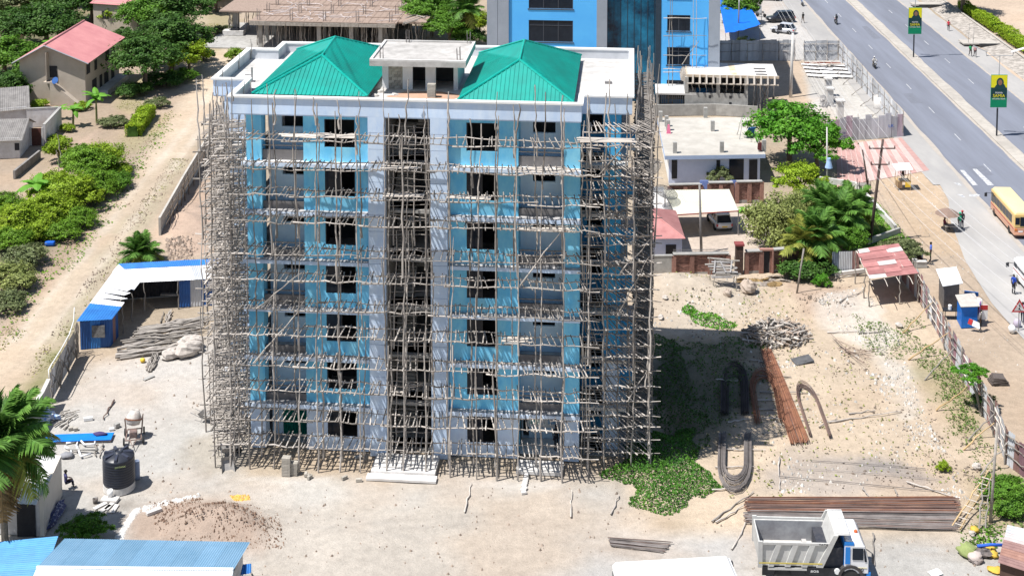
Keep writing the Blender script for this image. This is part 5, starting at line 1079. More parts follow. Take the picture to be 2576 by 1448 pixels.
for uv, lab in (((158, 420), 'bare crooked pole standing in the green strip, upper'), ((156, 462), 'bare crooked pole standing in the green strip, lower')):
    t = thing('pole', lab, 'pole', g(*uv)); pole(t, 'shaft', (0, 0, -.1), (-.5, 0, 3.6), .07, mat=greywood)
# wall across the head of the dirt road, and far pieces
wall_run('pale low wall across the head of the dirt road', [g(486, 24), g(628, 14)], 1.6, .25, beige, conc)
# boundary wall left of the site, with posts and rails on the site side
bw = wall_run('grey boundary wall running up the left side of the site', [g(528, 378), g(500, 425), g(462, 490), g(432, 545), g(402, 600)], 2.0, .2, M('grey_render', (.50, .47, .43), (.4, .375, .34), sc=.8, big=.1))
bo = V(bw.location); br = [g(540, 380), g(512, 425), g(475, 488), g(446, 543), g(418, 596)]
bf = thing('trellis', 'frame of thin poles and rails standing against the left boundary wall', 'frame', br[0])
for i in range(4):
    a, b = br[i] - br[0], br[i + 1] - br[0]; up = V((0, 0, 1))
    for k in range(3): p = a.lerp(b, k / 3); pole(bf, 'post', p, p + up * 2.4 + V((U(-.15, .15), 0, 0)), .055, mat=bark)
    for zz in (1.2, 1.9): pole(bf, 'rail', a + up * zz, b + up * zz, .05, mat=bark)
# sheet gate and fence by the track, lower left
gt = thing('gate', 'patched sheet metal gate of timber braces at the lower left entrance', 'gate', g(128, 1012)); gd = g(190, 900) - g(128, 1012); gl = gd.length; gt.rotation_euler.z = math.atan2(gd.y, gd.x)
for i in range(5): MB().corr((gl * i / 5, 0, .05), (gl * (i + 1) / 5, 0, .05), (gl * (i + 1) / 5, 0, 2.2), (gl * i / 5, 0, 2.2), 4, .015).build('sheet', (zinc, conc, zinc)[i % 3], gt)
for i in range(4):
    x = gl * i / 3; pole(gt, 'post', (x, -.08, -.1), (x, -.1, 2.6), .06, mat=greywood)
    if i < 3:
        x2 = gl * (i + 1) / 3; pole(gt, 'brace', (x, -.09, .2), (x2, -.09, 2.1), .045, mat=greywood); pole(gt, 'brace', (x2, -.1, .2), (x, -.1, 2.1), .045, mat=greywood); pole(gt, 'rail', (x, -.12, 1.15), (x2, -.12, 1.15), .045, mat=greywood)
for k in range(7): pole(gt, 'post', (gl + .15 + k * .13, U(-.1, .1), 0), (gl + .15 + k * .13, U(-.1, .1), U(2.2, 2.9)), .05, mat=greywood)
rp = thing('pipe_rail', 'white bent pipe rail looping over the gate top', 'rail', g(128, 1012)); ge_ = g(188, 903) - g(128, 1012); MB().path([(-.1, 0, 0), (-.1, 0, 2.4), ge_ * .06 + V((0, 0, 2.6)), ge_ * .45 + V((0, 0, 2.5)), ge_ * .8 + V((0, 0, 2.55)), ge_ + V((0, 0, 3.)), ge_ + V((.05, .1, 4.0))], .04, 6).build('pipe', white, rp, True)
wall_run('plain grey wall below the gate, behind the palm', [g(124, 1020), g(108, 1055), g(70, 1110)], 1.9, .2, conc, conc_l)
tw = thing('plastic_heap', 'heap of blue and white plastic bottles by the wall beside the palm', 'rubbish heap', g(112, 1055)); MB().blob((0, 0, .2), (.9, .7, .5), 4, 12, 7, .35).build('heap', M('plastic_mix', (.15, .3, .62), (.7, .74, .8), sc=7, lo=.42, hi=.58), tw)
# ------------------------------------------------------------------ L-shaped site shed
sh = thing('site_shed', 'L shaped site shed roofed in white and blue sheets, open at the front', 'shed', (0, 0, 0))
FL_, FR_, IC_, RF_, RR_, RL_ = g(192, 808, 2.35), g(281, 803, 2.25), g(351, 711, 2.4), g(560, 700, 2.35), g(560, 650, 2.9), g(298, 664, 2.95)
n_ = 9; q4 = (FL_, FR_, IC_, g(288, 679, 2.8))
for i in range(n_):
    p = sub_lerp(q4, 0, 1, i / n_, (i + 1.04) / n_); p = [p[0], p[3], p[2], p[1]]; up = V((0, 0, U(0, .02) + (.0)))
    if i in (4, 5, 6): p[3] = p[3] + V((-.3, 0, .25)); p[2] = p[2] + V((0, 0, .12 * (i - 4)))
    MB().corr(p[0] + up, p[3] + up, p[2] + up, p[1] + up, 12, .015).build('roof_sheet', blue_sheet if i < 3 else white_sheet, sh)
n_ = 9
for i in range(n_):
    for row, (b0, b1, mt) in enumerate(((0, .72, white_sheet), (.70, 1, blue_sheet))):
        p = sub_lerp((IC_ + V((-.0, 0, .03)), RF_, RR_, RL_), i / n_, (i + 1.02) / n_, b0, b1); up = V((0, 0, row * .03 + U(0, .015)))
        MB().corr(p[0] + up, p[1] + up, p[2] + up, p[3] + up, 6, .015).build('roof_sheet', mt if not (row == 0 and i == n_ - 3) else zinc, sh)
MB().poly([IC_ + V((0, 0, .01)), RL_ + V((0, 0, -.01)), g(282, 684, 2.75)]).build('roof_sheet', white_sheet, sh)
def dn(p, z): return V((p.x, p.y, z))
def swall(a, b, n, mt, z=2.25, nm='wall_sheet'):
    for i in range(n):
        p, q = a.lerp(b, i / n), a.lerp(b, (i + 1) / n); MB().corr(dn(p, 0), dn(q, 0), dn(q, z), dn(p, z), 4, .018).build(nm, mt[i % len(mt)], sh)
ins = V((.2, .25, 0))
swall(FL_ + ins, FR_ + V((-.2, .2, 0)), 3, (blue_sheet_d, blue_sheet, blue_sheet_d), 2.2); swall(FR_ + V((-.2, .2, 0)), FR_.lerp(IC_, .3) + V((-.2, 0, 0)), 3, (blue_sheet_d, zinc_rust), 2.2); swall(FL_ + ins, RL_ + V((.2, 0, 0)), 8, (blue_sheet_d,), 2.3); swall(RL_ + V((.2, -.2, 0)), RR_, 8, (M('shade_dark_sheet', (.05, .05, .055), (.035, .035, .04)),), 2.6)  # back wall near black: the shed's inner shade put into its colour
swall(dn(IC_.lerp(RF_, .46), 0) + V((0, .3, 0)), dn(RF_, 0) + V((0, .3, 0)), 4, (blue_sheet_d, zinc, blue_sheet_d, zinc), 2.25); swall(dn(IC_.lerp(RF_, .46), 0) + V((0, .3, 0)), dn(IC_.lerp(RF_, .46), 0) + V((.3, 4.5, 0)), 3, (zinc, blue_sheet_d), 2.3)
c_ = FL_.lerp(FR_, .6); MB().box(dn(c_, 1.35) + V((0, .1, 0)), (1.0, .06, .95)).build('window', M('mesh_window', (.2, .2, .2), (.1, .1, .1), sc=8), sh)
for p in (IC_.lerp(FR_, .3), IC_.lerp(RF_, .05), IC_.lerp(FR_, .62), IC_.lerp(RF_, .46)): pole(sh, 'post', dn(p, 0), dn(p, p.z), .06, mat=greywood)
MB().bx(0, 2.6, -.15, .15, .75, .82).build('work_bench', greywood, None); wbn = bpy.data.objects['work_bench']; wbn.location = dn(IC_.lerp(RF_, .2), 0) + V((0, 1.3, 0)); prop(wbn, 'rough grey bench plank inside the open shed', 'bench')
# ------------------------------------------------------------------ concrete frame behind
fm = M('brown_formwork', (.36, .27, .22), (.25, .185, .15), sc=1.5, stretch=(5, 1, 1)); cl_ = g(668, 128); FZ = 4.1
CF = thing('building_shell', 'unfinished concrete frame with a brown formwork deck and a forest of props', 'building', cl_, BA)
def cfl(u, v, z):
    p = g(u, v, z) - cl_; c, s = math.cos(BA), math.sin(BA); return (p.x * c + p.y * s, -p.x * s + p.y * c)
x0, y0 = cfl(627, 55, FZ); x1, _ = cfl(998, 58, FZ); xL, yL = cfl(558, 22, FZ); dep = 17
MB().bx(x0, x1, y0, y0 + dep, FZ - .25, FZ).build('deck', fm, CF); MB().bx(xL + 0, x0 - .02, yL - 1.5, y0 + dep, FZ - .25, FZ - .02).build('deck', fm, CF); MB().bx(x1 + .02, x1 + 4.2, y0 + 2, y0 + dep, FZ - .3, FZ - .05).build('deck', fm, CF)
n_ = 22
for i in range(n_): bxo('deck_sheet', fm, CF, x0 + .3 + (x1 - x0 - .6) * i / n_, x0 + .3 + (x1 - x0 - .6) * (i + .94) / n_, y0 + .5, y0 + dep - .2, FZ + .002, FZ + .03 + (i % 2) * .015)
for i in range(5): bxo('beam_box', fm, CF, x0 - .1, x1 + .1, y0 + i * 4.1, y0 + .3 + i * 4.1, FZ + .05, FZ + .14)
m = MB()
for i in range(8): m.bx(x0 + (x1 - x0) * i / 8 + .02, x0 + (x1 - x0) * (i + 1) / 8 - .04, y0 - .12, y0 - .06, FZ - .5, FZ + .02 + U(-.05, .1))
m.build('edge_board', greywood, CF)
for i, x in enumerate((x0 + 1.4, x0 + 10.2, x0 + 15., x1 - 2.4)):
    bxo('column', conc, CF, x - .28, x + .28, y0 + .6, y0 + 1.15, -.5, FZ - .26)
    for dy in (4.4, 8.6, 13): bxo('column', conc, CF, x - .25, x + .25, y0 + dy, y0 + dy + .5, -.5, FZ - .26)
bxo('column', conc, CF, xL + 1.7, xL + 2.5, yL, yL + .8, 0, FZ - .26); bxo('ground_slab', conc, CF, xL - .5, x1 + 3, y0, y0 + dep, -.3, .15); bxo('infill_wall', conc_d, CF, x0, x1, y0 + 15, y0 + 15.3, .15, FZ - .3)
for i in range(120):
    x, y = U(x0 + .5, x1 - .4), y0 + U(.2, 8); pole(CF, 'prop', (x, y, .1), (x + U(-.3, .3), y + U(-.2, .2), FZ - .28), .06)
for i in range(26): x, y = U(xL + .2, x0), yL + U(-1.2, 6); pole(CF, 'prop', (x, y, .1), (x + U(-.4, .4), y, FZ - .25), .06)
for i in range(24): x, y = U(x1 + .3, x1 + 4), y0 + U(2.2, 12); pole(CF, 'prop', (x, y, .1), (x + U(-.4, .4), y, FZ - .3), .06)
for i in range(12):
    pole(CF, 'formwork_board', (x1 + U(.2, 1.), y0 + U(0, 10), FZ - U(.0, .3)), (x1 + U(2.4, 4.6), y0 + U(1, 11), FZ + U(-.3, .4)), .09, True, mat=greywood)
wp = M('white_conduit', (.68, .62, .62), (.55, .5, .5)); 
for i in range(46):
    x, y = U(x0 + .8, x1 - 1), y0 + U(.9, dep - 2); a = U(0, 3.14); pts = [(x, y, FZ + .12)]
    for k in range(3): a += U(-.7, .7); x += math.cos(a) * U(.7, 1.4); y += math.sin(a) * U(.7, 1.4); pts.append((min(max(x, x0 + .3), x1 - .3), min(max(y, y0 + .5), y0 + dep - .4), FZ + .12))
    MB().path(pts, .04, 4).build('conduit', wp, CF)
for i in range(5):
    for j in range(3):
        x, y = x0 + .9 + (x1 - x0 - 2) * i / 4, y0 + 1 + j * 5.4; m = MB()
        for a, b in ((0, 0), (.35, 0), (0, .35), (.35, .35)): m.tube((x + a, y + b, FZ), (x + a + U(-.06, .06), y + b, FZ + U(1.3, 1.9)), .03, n=4)
        m.bx(x - .03, x + .38, y - .02, y + .01, FZ + .5, FZ + .53).bx(x - .03, x + .38, y - .02, y + .01, FZ + 1., FZ + 1.03); m.build('starter_bars', rebar_g, CF)
bxo('ledge', conc_l, CF, xL + .4, xL + 3.6, yL - 1.2, yL + .4, .2, .9); bxo('tray', black, CF, xL + 1.6, xL + 2.8, yL - 1.0, yL - .2, .902, 1.2)
# ------------------------------------------------------------------ blue tower
TB = thing('office_tower', 'bright blue tower with grey end strips and a dark mirror glass middle', 'building', g(1225, 250), BA); tb0 = V(TB.location)
def tx(u, v=250): p = g(u, v) - tb0; return p.x * math.cos(BA) + p.y * math.sin(BA)
tower_blue = M('sky_blue_paint', (.11, .50, .98), (.09, .44, .94), sc=.25, rough=.7, big=.06); towergrey = M('blue_grey_cladding', (.33, .37, .44), (.28, .32, .38), sc=.5, big=.1, rough=.6)
X = {k: tx(k) for k in (1225, 1280, 1330, 1441, 1500, 1526, 1660, 1675, 1732, 1777, 1805)}; TH = 26
def th(v): # height of a pixel row on the tower front (at its middle)
    p = g(1500, 250); q = lambda z: None
    a = (v - CAM_PY) / CAM_F; dz = -(math.sin(CAM_P) + a * math.cos(CAM_P)) / (math.cos(CAM_P) - a * math.sin(CAM_P)); return CAM_H + dz * p.y
bxo('cladding', towergrey, TB, X[1225], X[1225] + (X[1280] - X[1225]) * .48, -.1, 14, 0, TH); bxo('cladding', towergrey, TB, X[1225] + (X[1280] - X[1225]) * .5, X[1280], -.25, 14, 0, TH); bxo('cladding', towergrey, TB, X[1500], X[1526], -.25, 14, 0, TH); bxo('cladding', towergrey, TB, X[1777], X[1805], -.1, 14, 0, TH)
zt_, zb_ = th(49), th(103); sp_ = th(0) - th(83); rows = [(zb_ + i * sp_, zt_ + i * sp_) for i in range(-2, 4)]
def tower_bay(xa, xb, wa, wb, rows, blue, nm):
    m = MB(); m.bx(xa, wa, 0, .3, 0, TH).bx(wb, xb, 0, .3, 0, TH); z = 0
    for (a, b) in rows:
        if a > z: m.bx(wa, wb, 0, .3, z, a)
        z = b
    m.bx(wa, wb, 0, .3, z, TH); m.build('wall', blue, TB)
    for (a, b) in rows:
        w = thing_part = MB(); fr = .08; w.bx(wa - .12, wb + .12, -.07, -.002, a - .14, a).bx(wa, wa + fr, .06, .16, a, b).bx(wb - fr, wb, .06, .16, a, b).bx(wa + fr, wb - fr, .06, .16, a, a + fr).bx(wa + fr, wb - fr, .06, .16, b - fr, b).bx(wa + fr, wb - fr, .06, .16, b - (b - a) * .25, b - (b - a) * .25 + .06)
        for k in range(1, 3 if wb - wa > 4 else 2): xx = wa + (wb - wa) * k / (3 if wb - wa > 4 else 2); w.bx(xx - .04, xx + .04, .07, .15, a + fr, b - fr)
        wo = w.build('window', M('grey_frame', (.07, .08, .10), (.05, .06, .08)), TB); MB().bx(wa + fr, wb - fr, .1, .12, a + fr, b - fr).build('pane', dark_glass, wo)
tower_bay(X[1280] + .003, X[1500] - .003, X[1330], X[1441], rows, tower_blue, 'a')
z1_, z2_, z3_, z4_ = th(30), th(70), th(110), th(154); zz = [(z4_ - 4.2, z3_ - 4.2), (z4_, z3_), (z2_, z1_), (z2_ + 4.2, z1_ + 4.2), (z2_ + 8.4, z1_ + 8.4)]
zz = [q for q in zz if q[0] > .3]
tower_bay(X[1660] + .003, X[1777] - .003, X[1675], X[1732], zz, tower_blue, 'b')
MB().bx(X[1526] + .003, X[1660] - .003, .8, .9, 0, TH).build('glass_wall', blue_glass, TB)
for i in range(9): bxo('mullion', M('glass_mullion', (.03, .05, .08), (.02, .04, .06)), TB, X[1526] + (X[1660] - X[1526]) * i / 8 - .03, X[1526] + (X[1660] - X[1526]) * i / 8 + .03, .76, .798, 0, TH)
bxo('tower_core', towergrey, TB, X[1225] + .3, X[1805] - .3, 12, 21, 0, TH); bxo('tower_roof', conc, TB, X[1225], X[1805], -.2, 21, TH + .002, TH + .4); bxo('floor_slab', conc_d, TB, X[1280], X[1777], .95, 11.9, 3.9, 4.1); bxo('floor_slab', conc_d, TB, X[1280], X[1777], .95, 11.9, 8.1, 8.3)
bxo('glazing_jamb', MATS['glass_mullion'], TB, X[1660] - .7, X[1660] - .004, -.05, .758, 0, TH)
hs = thing('hanging_scaffold', 'light pole scaffold hanging before the narrow right wing of the blue tower', 'scaffolding', tb0, BA)
for x in (X[1675] + .2, X[1675] + .7, X[1732] + .3, X[1732] + .8): pole(hs, 'pole', (x, -.9, 0), (x + U(-.2, .2), -.9, 14.5), .05)
for z in (z4_ - .7, z4_ - .3, z3_ - .8, z2_ - .4, z1_ - .2): pole(hs, 'ledger', (X[1675] - .5, -1., z), (X[1777] - .3, -1., z + .1), .05)
for p, q in (((X[1732] - 1, -.5, z4_ + .2), (X[1777] - 1.2, -.5, z3_ + 1.)), ((X[1732] + .5, -.5, z4_ - 1.8), (X[1777] - .2, -.5, z4_ + .2))): pole(hs, 'brace', p, q, .06)
# ------------------------------------------------------------------ blue canopy by the shoulder
bt = thing('tarpaulin_canopy', 'bright blue tarpaulin canopy sloping beside the blue tower', 'canopy', (0, 0, 0))
q4 = (g(1824, 84, 2.2), g(1912, 62, 2.2), g(1880, 6, 3.2), g(1806, -6, 3.4)); m = MB(); nn = 8; vsx = []
for j in range(nn + 1):
    for i in range(nn + 1):
        p = sub_lerp(q4, i / nn, i / nn, j / nn, j / nn)[0]; vsx.append(p + V((0, 0, -.18 * math.sin(math.pi * i / nn) + .07 * math.sin(i * 2.6 + j * 1.9))))
m.add(vsx, [(j * (nn + 1) + i, j * (nn + 1) + i + 1, (j + 1) * (nn + 1) + i + 1, (j + 1) * (nn + 1) + i) for j in range(nn) for i in range(nn)]); m.build('tarpaulin', M('blue_tarpaulin', (.01, .17, .78), (.01, .14, .7), sc=1, rough=.5), bt, True)
for p in q4: pole(bt, 'post', dn(p, 0), p, .05, mat=greywood)
bn = thing('banner', 'small white printed banner hung at the edge of the blue canopy', 'banner', g(1893, 52)); MB().bx(-1.4, 1.4, -.02, .02, 1.2, 2.4).build('sheet', white, bn); MB().bx(-1.2, 1.2, -.03, -.021, 1.9, 2.25).build('print', blue_sheet_d, bn); pole(bn, 'post', (-1.4, .06, 0), (-1.4, .06, 2.6), .04); pole(bn, 'post', (1.4, .06, 0), (1.4, .06, 2.6), .04)
MB().bx(-2.0, 2.0, -2.5, 2.5, 0, .12).build('pink_paving', pav_p, None); o = bpy.data.objects['pink_paving']; o.location = g(1815, 135); prop(o, kind='structure')
# ------------------------------------------------------------------ hoardings
P1, P2, P3, P0 = g(2109, 152), g(2271.6, 343.4), g(2078, 358), g(1800, 153)
zz2 = (zinc, zinc, M('pale_zinc_sheet', (.62, .64, .67), (.5, .52, .55), sc=1.2, rough=.5, rv=.15))
sheet_fence('tall zinc hoarding running along the road edge', P1, P2, 2.9, 26, zz2, 12, name='hoarding', side=-1, rails=(.35, .75), waves=4, seed=1)
sheet_fence('zinc hoarding closing the far end of the pale yard', g(2021, 152), P1, 2.9, 6, zz2, 3, name='hoarding', side=-1, seed=2)
sheet_fence('zinc hoarding in the shade of the blue tower', P0, g(1998, 153), 3.0, 13, zz2, 5, name='hoarding', side=-1, seed=3)
fh = sheet_fence('patched zinc and rust hoarding facing the red paving', P3, P2, 2.8, 12, (zinc, zinc_rust, zz2[2], M('lilac_sheet', (.50, .42, .47), (.42, .33, .38), sc=1)), 5, name='hoarding', side=1, seed=4, jag=.14)
for c_, (x, z) in (('UK', (8.6, 1.35)), ('ON', (2.7, .9)), ('TUKO', (2.7, .5))): lettering(fh, c_, .5 if c_ == 'UK' else .36, (x - .5, -.05, z), (R(90), 0, 0), M('blue_lettering', (.02, .13, .55), (.02, .12, .5)) if c_ == 'UK' else M('purple_lettering', (.10, .07, .25), (.09, .06, .2)))
for k in range(7):
    p = P1.lerp(P2, (k + .5) / 7); t = thing('fence_strut', ['thin strut propping the road hoarding, farthest of the row', 'thin strut propping the road hoarding, second from the far end', 'thin strut propping the road hoarding, third from the far end', 'thin strut in the middle of the road hoarding', 'thin strut beside the white sheet stack end of the hoarding', 'thin strut near the stone drum at the hoarding', 'thin strut nearest the hoarding corner'][k], 'strut', p + V((-2.2, -.3, 0))); pole(t, 'strut', (0, 0, 0), (2.1, .3, 1.5), .05, mat=greywood)
dm_ = MB().lathe([(.75, 0), (.78, .05), (.78, 1.5), (.7, 1.5), (.7, 1.2)], n=14).build('concrete_ring', conc_l, None, True); dm_.location = g(2212, 272); prop(dm_, 'pale concrete drum standing inside the road hoarding', 'drum')
gp = None
for i, uv in enumerate(((2082, 242), (2086, 268), (2112, 300))):
    t = thing('gate_pillar', ['pale gate pillar farthest from the tree', 'pale gate pillar behind the gravel heap edge', 'pale capped gate pillar by the patched hoarding'][i], 'pillar', g(*uv)); MB().bx(-.38, .38, -.38, .38, 0, 2.2).build('shaft', conc_l, t); MB().bx(-.52, .52, -.52, .52, 2.202, 2.4).build('cap', conc_l, t)
for k in range(8):   # white sheets stacked flat in the yard
    t = thing('roof_sheet', ['white roofing sheet', 'pale roofing sheet', 'whitish roofing sheet', 'bright roofing sheet'][k % 4] + [' in the left stack of the pale yard', ' in the right stack of the pale yard'][k // 4] + [', farthest row', ', second row', ', third row', ', nearest row'][k % 4], 'sheet', g(2052 + (k // 4) * 38 + (k % 4) * 5, 164 + (k % 4) * 9, .1 + .05 * (k % 4)), R(-18)); MB().corr((-2, -.36, 0), (-2, .36, 0), (2, .36, .06), (2, -.36, .06), 4, .02).build('sheet', white_sheet, t)
for k in range(5):
    t = thing('timber', ['reddish timber lying over the roofing sheets', 'pale timber lying over the roofing sheets', 'brown timber beam beside the roofing sheets', 'short timber at the yard gate', 'long timber across the sheet stacks'][k], 'timber', g(2050 + k * 12, 160 + (k % 3) * 4, .5), U(-.8, .5)); MB().bx(-1.5, 1.5, -.12, .12, 0, .16).build('beam', (M('red_timber', (.36, .16, .11), (.28, .12, .09)), boards, greywood)[k % 3], t)
scatter('gravel_heap', [(Z((2062, 244), (2090, 240), (2112, 258), (2100, 275), (2060, 275)), 1)], 500, .06, .2, M('grey_gravel', (.34, .33, .33), (.24, .23, .23), rv=.3, island=True), 12, .1)
# ------------------------------------------------------------------ small concrete building with formwork
sl = g(1722, 288); SB = thing('concrete_building', 'small grey concrete building with a freshly cast roof on timber brackets', 'building', sl, BA)
def sbx(u, v, z): p = g(u, v, z) - sl; c, s = math.cos(BA), math.sin(BA); return p.x * c + p.y * s, -p.x * s + p.y * c
rz2 = 4.8; xa, ya = sbx(1730, 188, rz2); xb, _ = sbx(1955, 191, rz2); _, yb = sbx(1722, 157, rz2); xw = xb - 3.6
bxo('roof_slab', conc_l, SB, xa, xb, ya, yb, rz2 - .22, rz2); bxo('roof_edge', M('rusty_edge', (.50, .38, .26), (.6, .54, .46), sc=.8), SB, xa - .15, xb + .15, ya - .18, ya - .02, rz2 - .25, rz2 + .06); bxo('roof_edge', MATS['rusty_edge'], SB, xa - .18, xa - .02, ya - .016, yb, rz2 - .25, rz2 + .06)
bxo('stain', M('rust_stain', (.52, .38, .22), (.64, .58, .5), sc=1.2), SB, xa + (xb - xa) * .48, xa + (xb - xa) * .55, ya + .2, yb - .2, rz2 + .002, rz2 + .006)
for k in range(3): bxo('roof_slot', dk, SB, xb - 2.6, xb - 1.2, ya + .6 + k * 1.4, ya + 1.0 + k * 1.4, rz2 + .003, rz2 + .03)
m = MB().bx(0, xw, .4, .6, 0, 2.6).bx(0, .2, .61, 6.6, 0, 4.5).bx(.2, xw, 6.4, 6.6, 0, 4.5).bx(xw - .2, xw, .61, 6.4, 0, 2.6); m.build('wall', conc, SB)
for x in (0.02, xw * .5, xw - .42): bxo('column', conc, SB, x, x + .4, .38, .78, 2.602, 4.55)
bxo('ledge', conc_l, SB, 3, xw, .1, .396, .95, 1.08); bxo('infill', dk, SB, .22, xw - .22, 3.2, 3.3, 2.5, 4.5)
for x, z in ((2.9, 2.0), (5.4, 2.0), (5.4, 1.2), (10.6, 2.0), (10.6, 1.2)): bxo('putlog_hole', dk, SB, x, x + .3, .38, .398, z, z + .35)
for k in range(13):
    x = xa + .6 + (xb - xa - 1) * k / 12.; MB().box((x, ya - .35, rz2 - .45), (.2, .5, 1.1), (R(-18), 0, U(-.1, .1))).build('bracket', boards, SB); pole(SB, 'prop', (x, ya + .2, 2.6 if x < xw else .1), (x + U(-.1, .1), ya - .1, rz2 - .3), .06)
MB().bx(xa - .1, xb + .1, ya - .5, ya - .38, rz2 - 1.05, rz2 - .9).build('ledger_board', boards, SB)
for k in range(9):
    y = ya + .4 + (yb - ya - .5) * k / 8; MB().box((xa - .4, y, rz2 - .5 - .0), (.7, .18, .9), (0, R(25), 0)).build('bracket', boards, SB)
for k in range(8): pole(SB, 'prop', (U(xw, xb), U(ya + 1, yb), .1), (U(xw, xb), U(ya + 1, yb), rz2 - .25), .06)
wall_run('grey yard wall before the small concrete building', [g(1640, 292), g(1800, 290), g(1905, 296)], 1.4, .2, conc, None)
lb = thing('low_slab_roof', 'low flat concrete roof with rebar mesh beside the scaffold and the small concrete building', 'roof', g(1648, 284), BA); MB().bx(0, 5, 0, 5, 2.3, 2.5).build('slab', conc_l, lb); MB().bx(.2, .4, .1, 4.8, 0, 2.29).bx(4.5, 4.7, .1, 4.8, 0, 2.29).bx(.42, 4.48, 4.6, 4.8, 0, 2.29).build('wall', conc, lb)
for k in range(16): bxo('grille_bar', steel, lb, .5 + k * .25, .55 + k * .25, .05, .1, .3, 2.2)
# ------------------------------------------------------------------ white flat roofed house and its compound
hz_ = 3.1; ra_, rb2, rc_, rd_ = g(1672, 393, hz_), g(1925, 389, hz_), g(1886, 296, hz_), g(1652, 297, hz_)
WH = thing('flat_roofed_house', 'white house with a flat pale roof carrying short column stubs', 'house', (0, 0, 0))
def slab(nm, pts, z0, z1, mat, par): return MB().hexa([V((p.x, p.y, z0)) for p in pts], [V((p.x, p.y, z1)) for p in pts]).build(nm, mat, par)
slab('roof_slab', (ra_, rb2, rc_, rd_), hz_ - .38, hz_, M('blue_fascia', (.38, .47, .66), (.34, .43, .6)), WH); slab('roof_finish', [p.lerp(g(1780, 345, hz_), .004) for p in (ra_, rb2, rc_, rd_)], hz_ + .002, hz_ + .03, M('sandy_screed', (.50, .47, .425), (.40, .375, .335), sc=.8, big=.15), WH)
c_ = (ra_ + rb2 + rc_ + rd_) / 4; w4 = [p.lerp(c_, .09) for p in (ra_, rb2, rc_, rd_)]; wl4 = [V((p.x, p.y, 0)) for p in w4]; lil = M('lilac_white_wall', (.60, .66, .84), (.52, .58, .76), sc=.8, big=.08)
slab('wall', [w4[0], w4[1], w4[1].lerp(w4[2], .03), w4[0].lerp(w4[3], .03)], 0, hz_ - .382, lil, WH); slab('wall', [w4[0].lerp(w4[3], .032), w4[0].lerp(w4[3], .032) + V((.3, 0, 0)), w4[3] + V((.3, 0, 0)), w4[3]], 0, hz_ - .382, white, WH); slab('wall', [w4[1].lerp(w4[2], .032) - V((.3, 0, 0)), w4[1].lerp(w4[2], .032), w4[2], w4[2] - V((.3, 0, 0))], 0, hz_ - .382, lil, WH)
fa, fd = w4[0], (w4[1] - w4[0]); up = V((0, 0, 1)); fn = V((fd.y, -fd.x, 0)).normalized()
for t0, t1, z0, z1, nm, mt in ((.03, .09, .5, 2.5, 'window', dk), (.66, .82, .2, 2.5, 'window', dark_glass), (.88, .97, .2, 2.4, 'door', dk), (.52, .56, 1.6, 2.4, 'window', dk)):
    a, b = fa + fd * t0, fa + fd * t1; MB().hexa([dn(a, z0) + fn * .04, dn(b, z0) + fn * .04, dn(b, z0) + fn * .003, dn(a, z0) + fn * .003], [dn(a, z1) + fn * .04, dn(b, z1) + fn * .04, dn(b, z1) + fn * .003, dn(a, z1) + fn * .003]).build(nm, mt, WH)
for i, (u, v) in enumerate(((1697, 385), (1815, 383), (1921, 379), (1792, 330), (1680, 328), (1676, 318), (1774, 296), (1661, 306))):
    p = g(u, v, hz_ + .03); bxo('column_stub', conc, WH, p.x - .2, p.x + .2, p.y - .2, p.y + .2, hz_ + .03, hz_ + 1.2)
at = thing('antenna_tripod', 'thin tripod mast with a small blue panel on the white flat roof', 'antenna', g(1868, 345, hz_ + .03))
for a in (0, 2.1, 4.2): pole(at, 'leg', (math.cos(a) * 1.0, math.sin(a) * 1.0, 0), (0, 0, 2.6), .03, mat=steel)
MB().box((.9, .2, .6), (.9, .06, 1.1), (R(30), 0, R(20))).build('panel', blue_sheet, at)
hb = thing('hanging_cloth', 'pink cloth draped over a column stub on the white flat roof', 'cloth', g(1681, 335, hz_ + .03)); MB().hexa([(-.25, -.25, 0), (.25, -.25, 0), (.2, .2, 0), (-.2, .2, 0)], [(-.08, -.08, .95), (.08, -.08, .95), (.08, .08, .95), (-.08, .08, .95)]).build('drape', M('pink_cloth', (.7, .18, .3), (.6, .14, .25)), hb)
hb = thing('hanging_cloth', 'dark cloth draped over the front right column stub of the flat roof', 'cloth', g(1910, 381, hz_ + .03)); MB().hexa([(-.2, -.2, .2), (.2, -.2, .1), (.2, .2, .2), (-.2, .2, .2)], [(-.18, -.1, .9), (.2, -.1, .95), (.18, .1, .95), (-.18, .1, .9)]).build('drape', M('maroon_cloth', (.1, .02, .02), (.08, .02, .02)), hb)
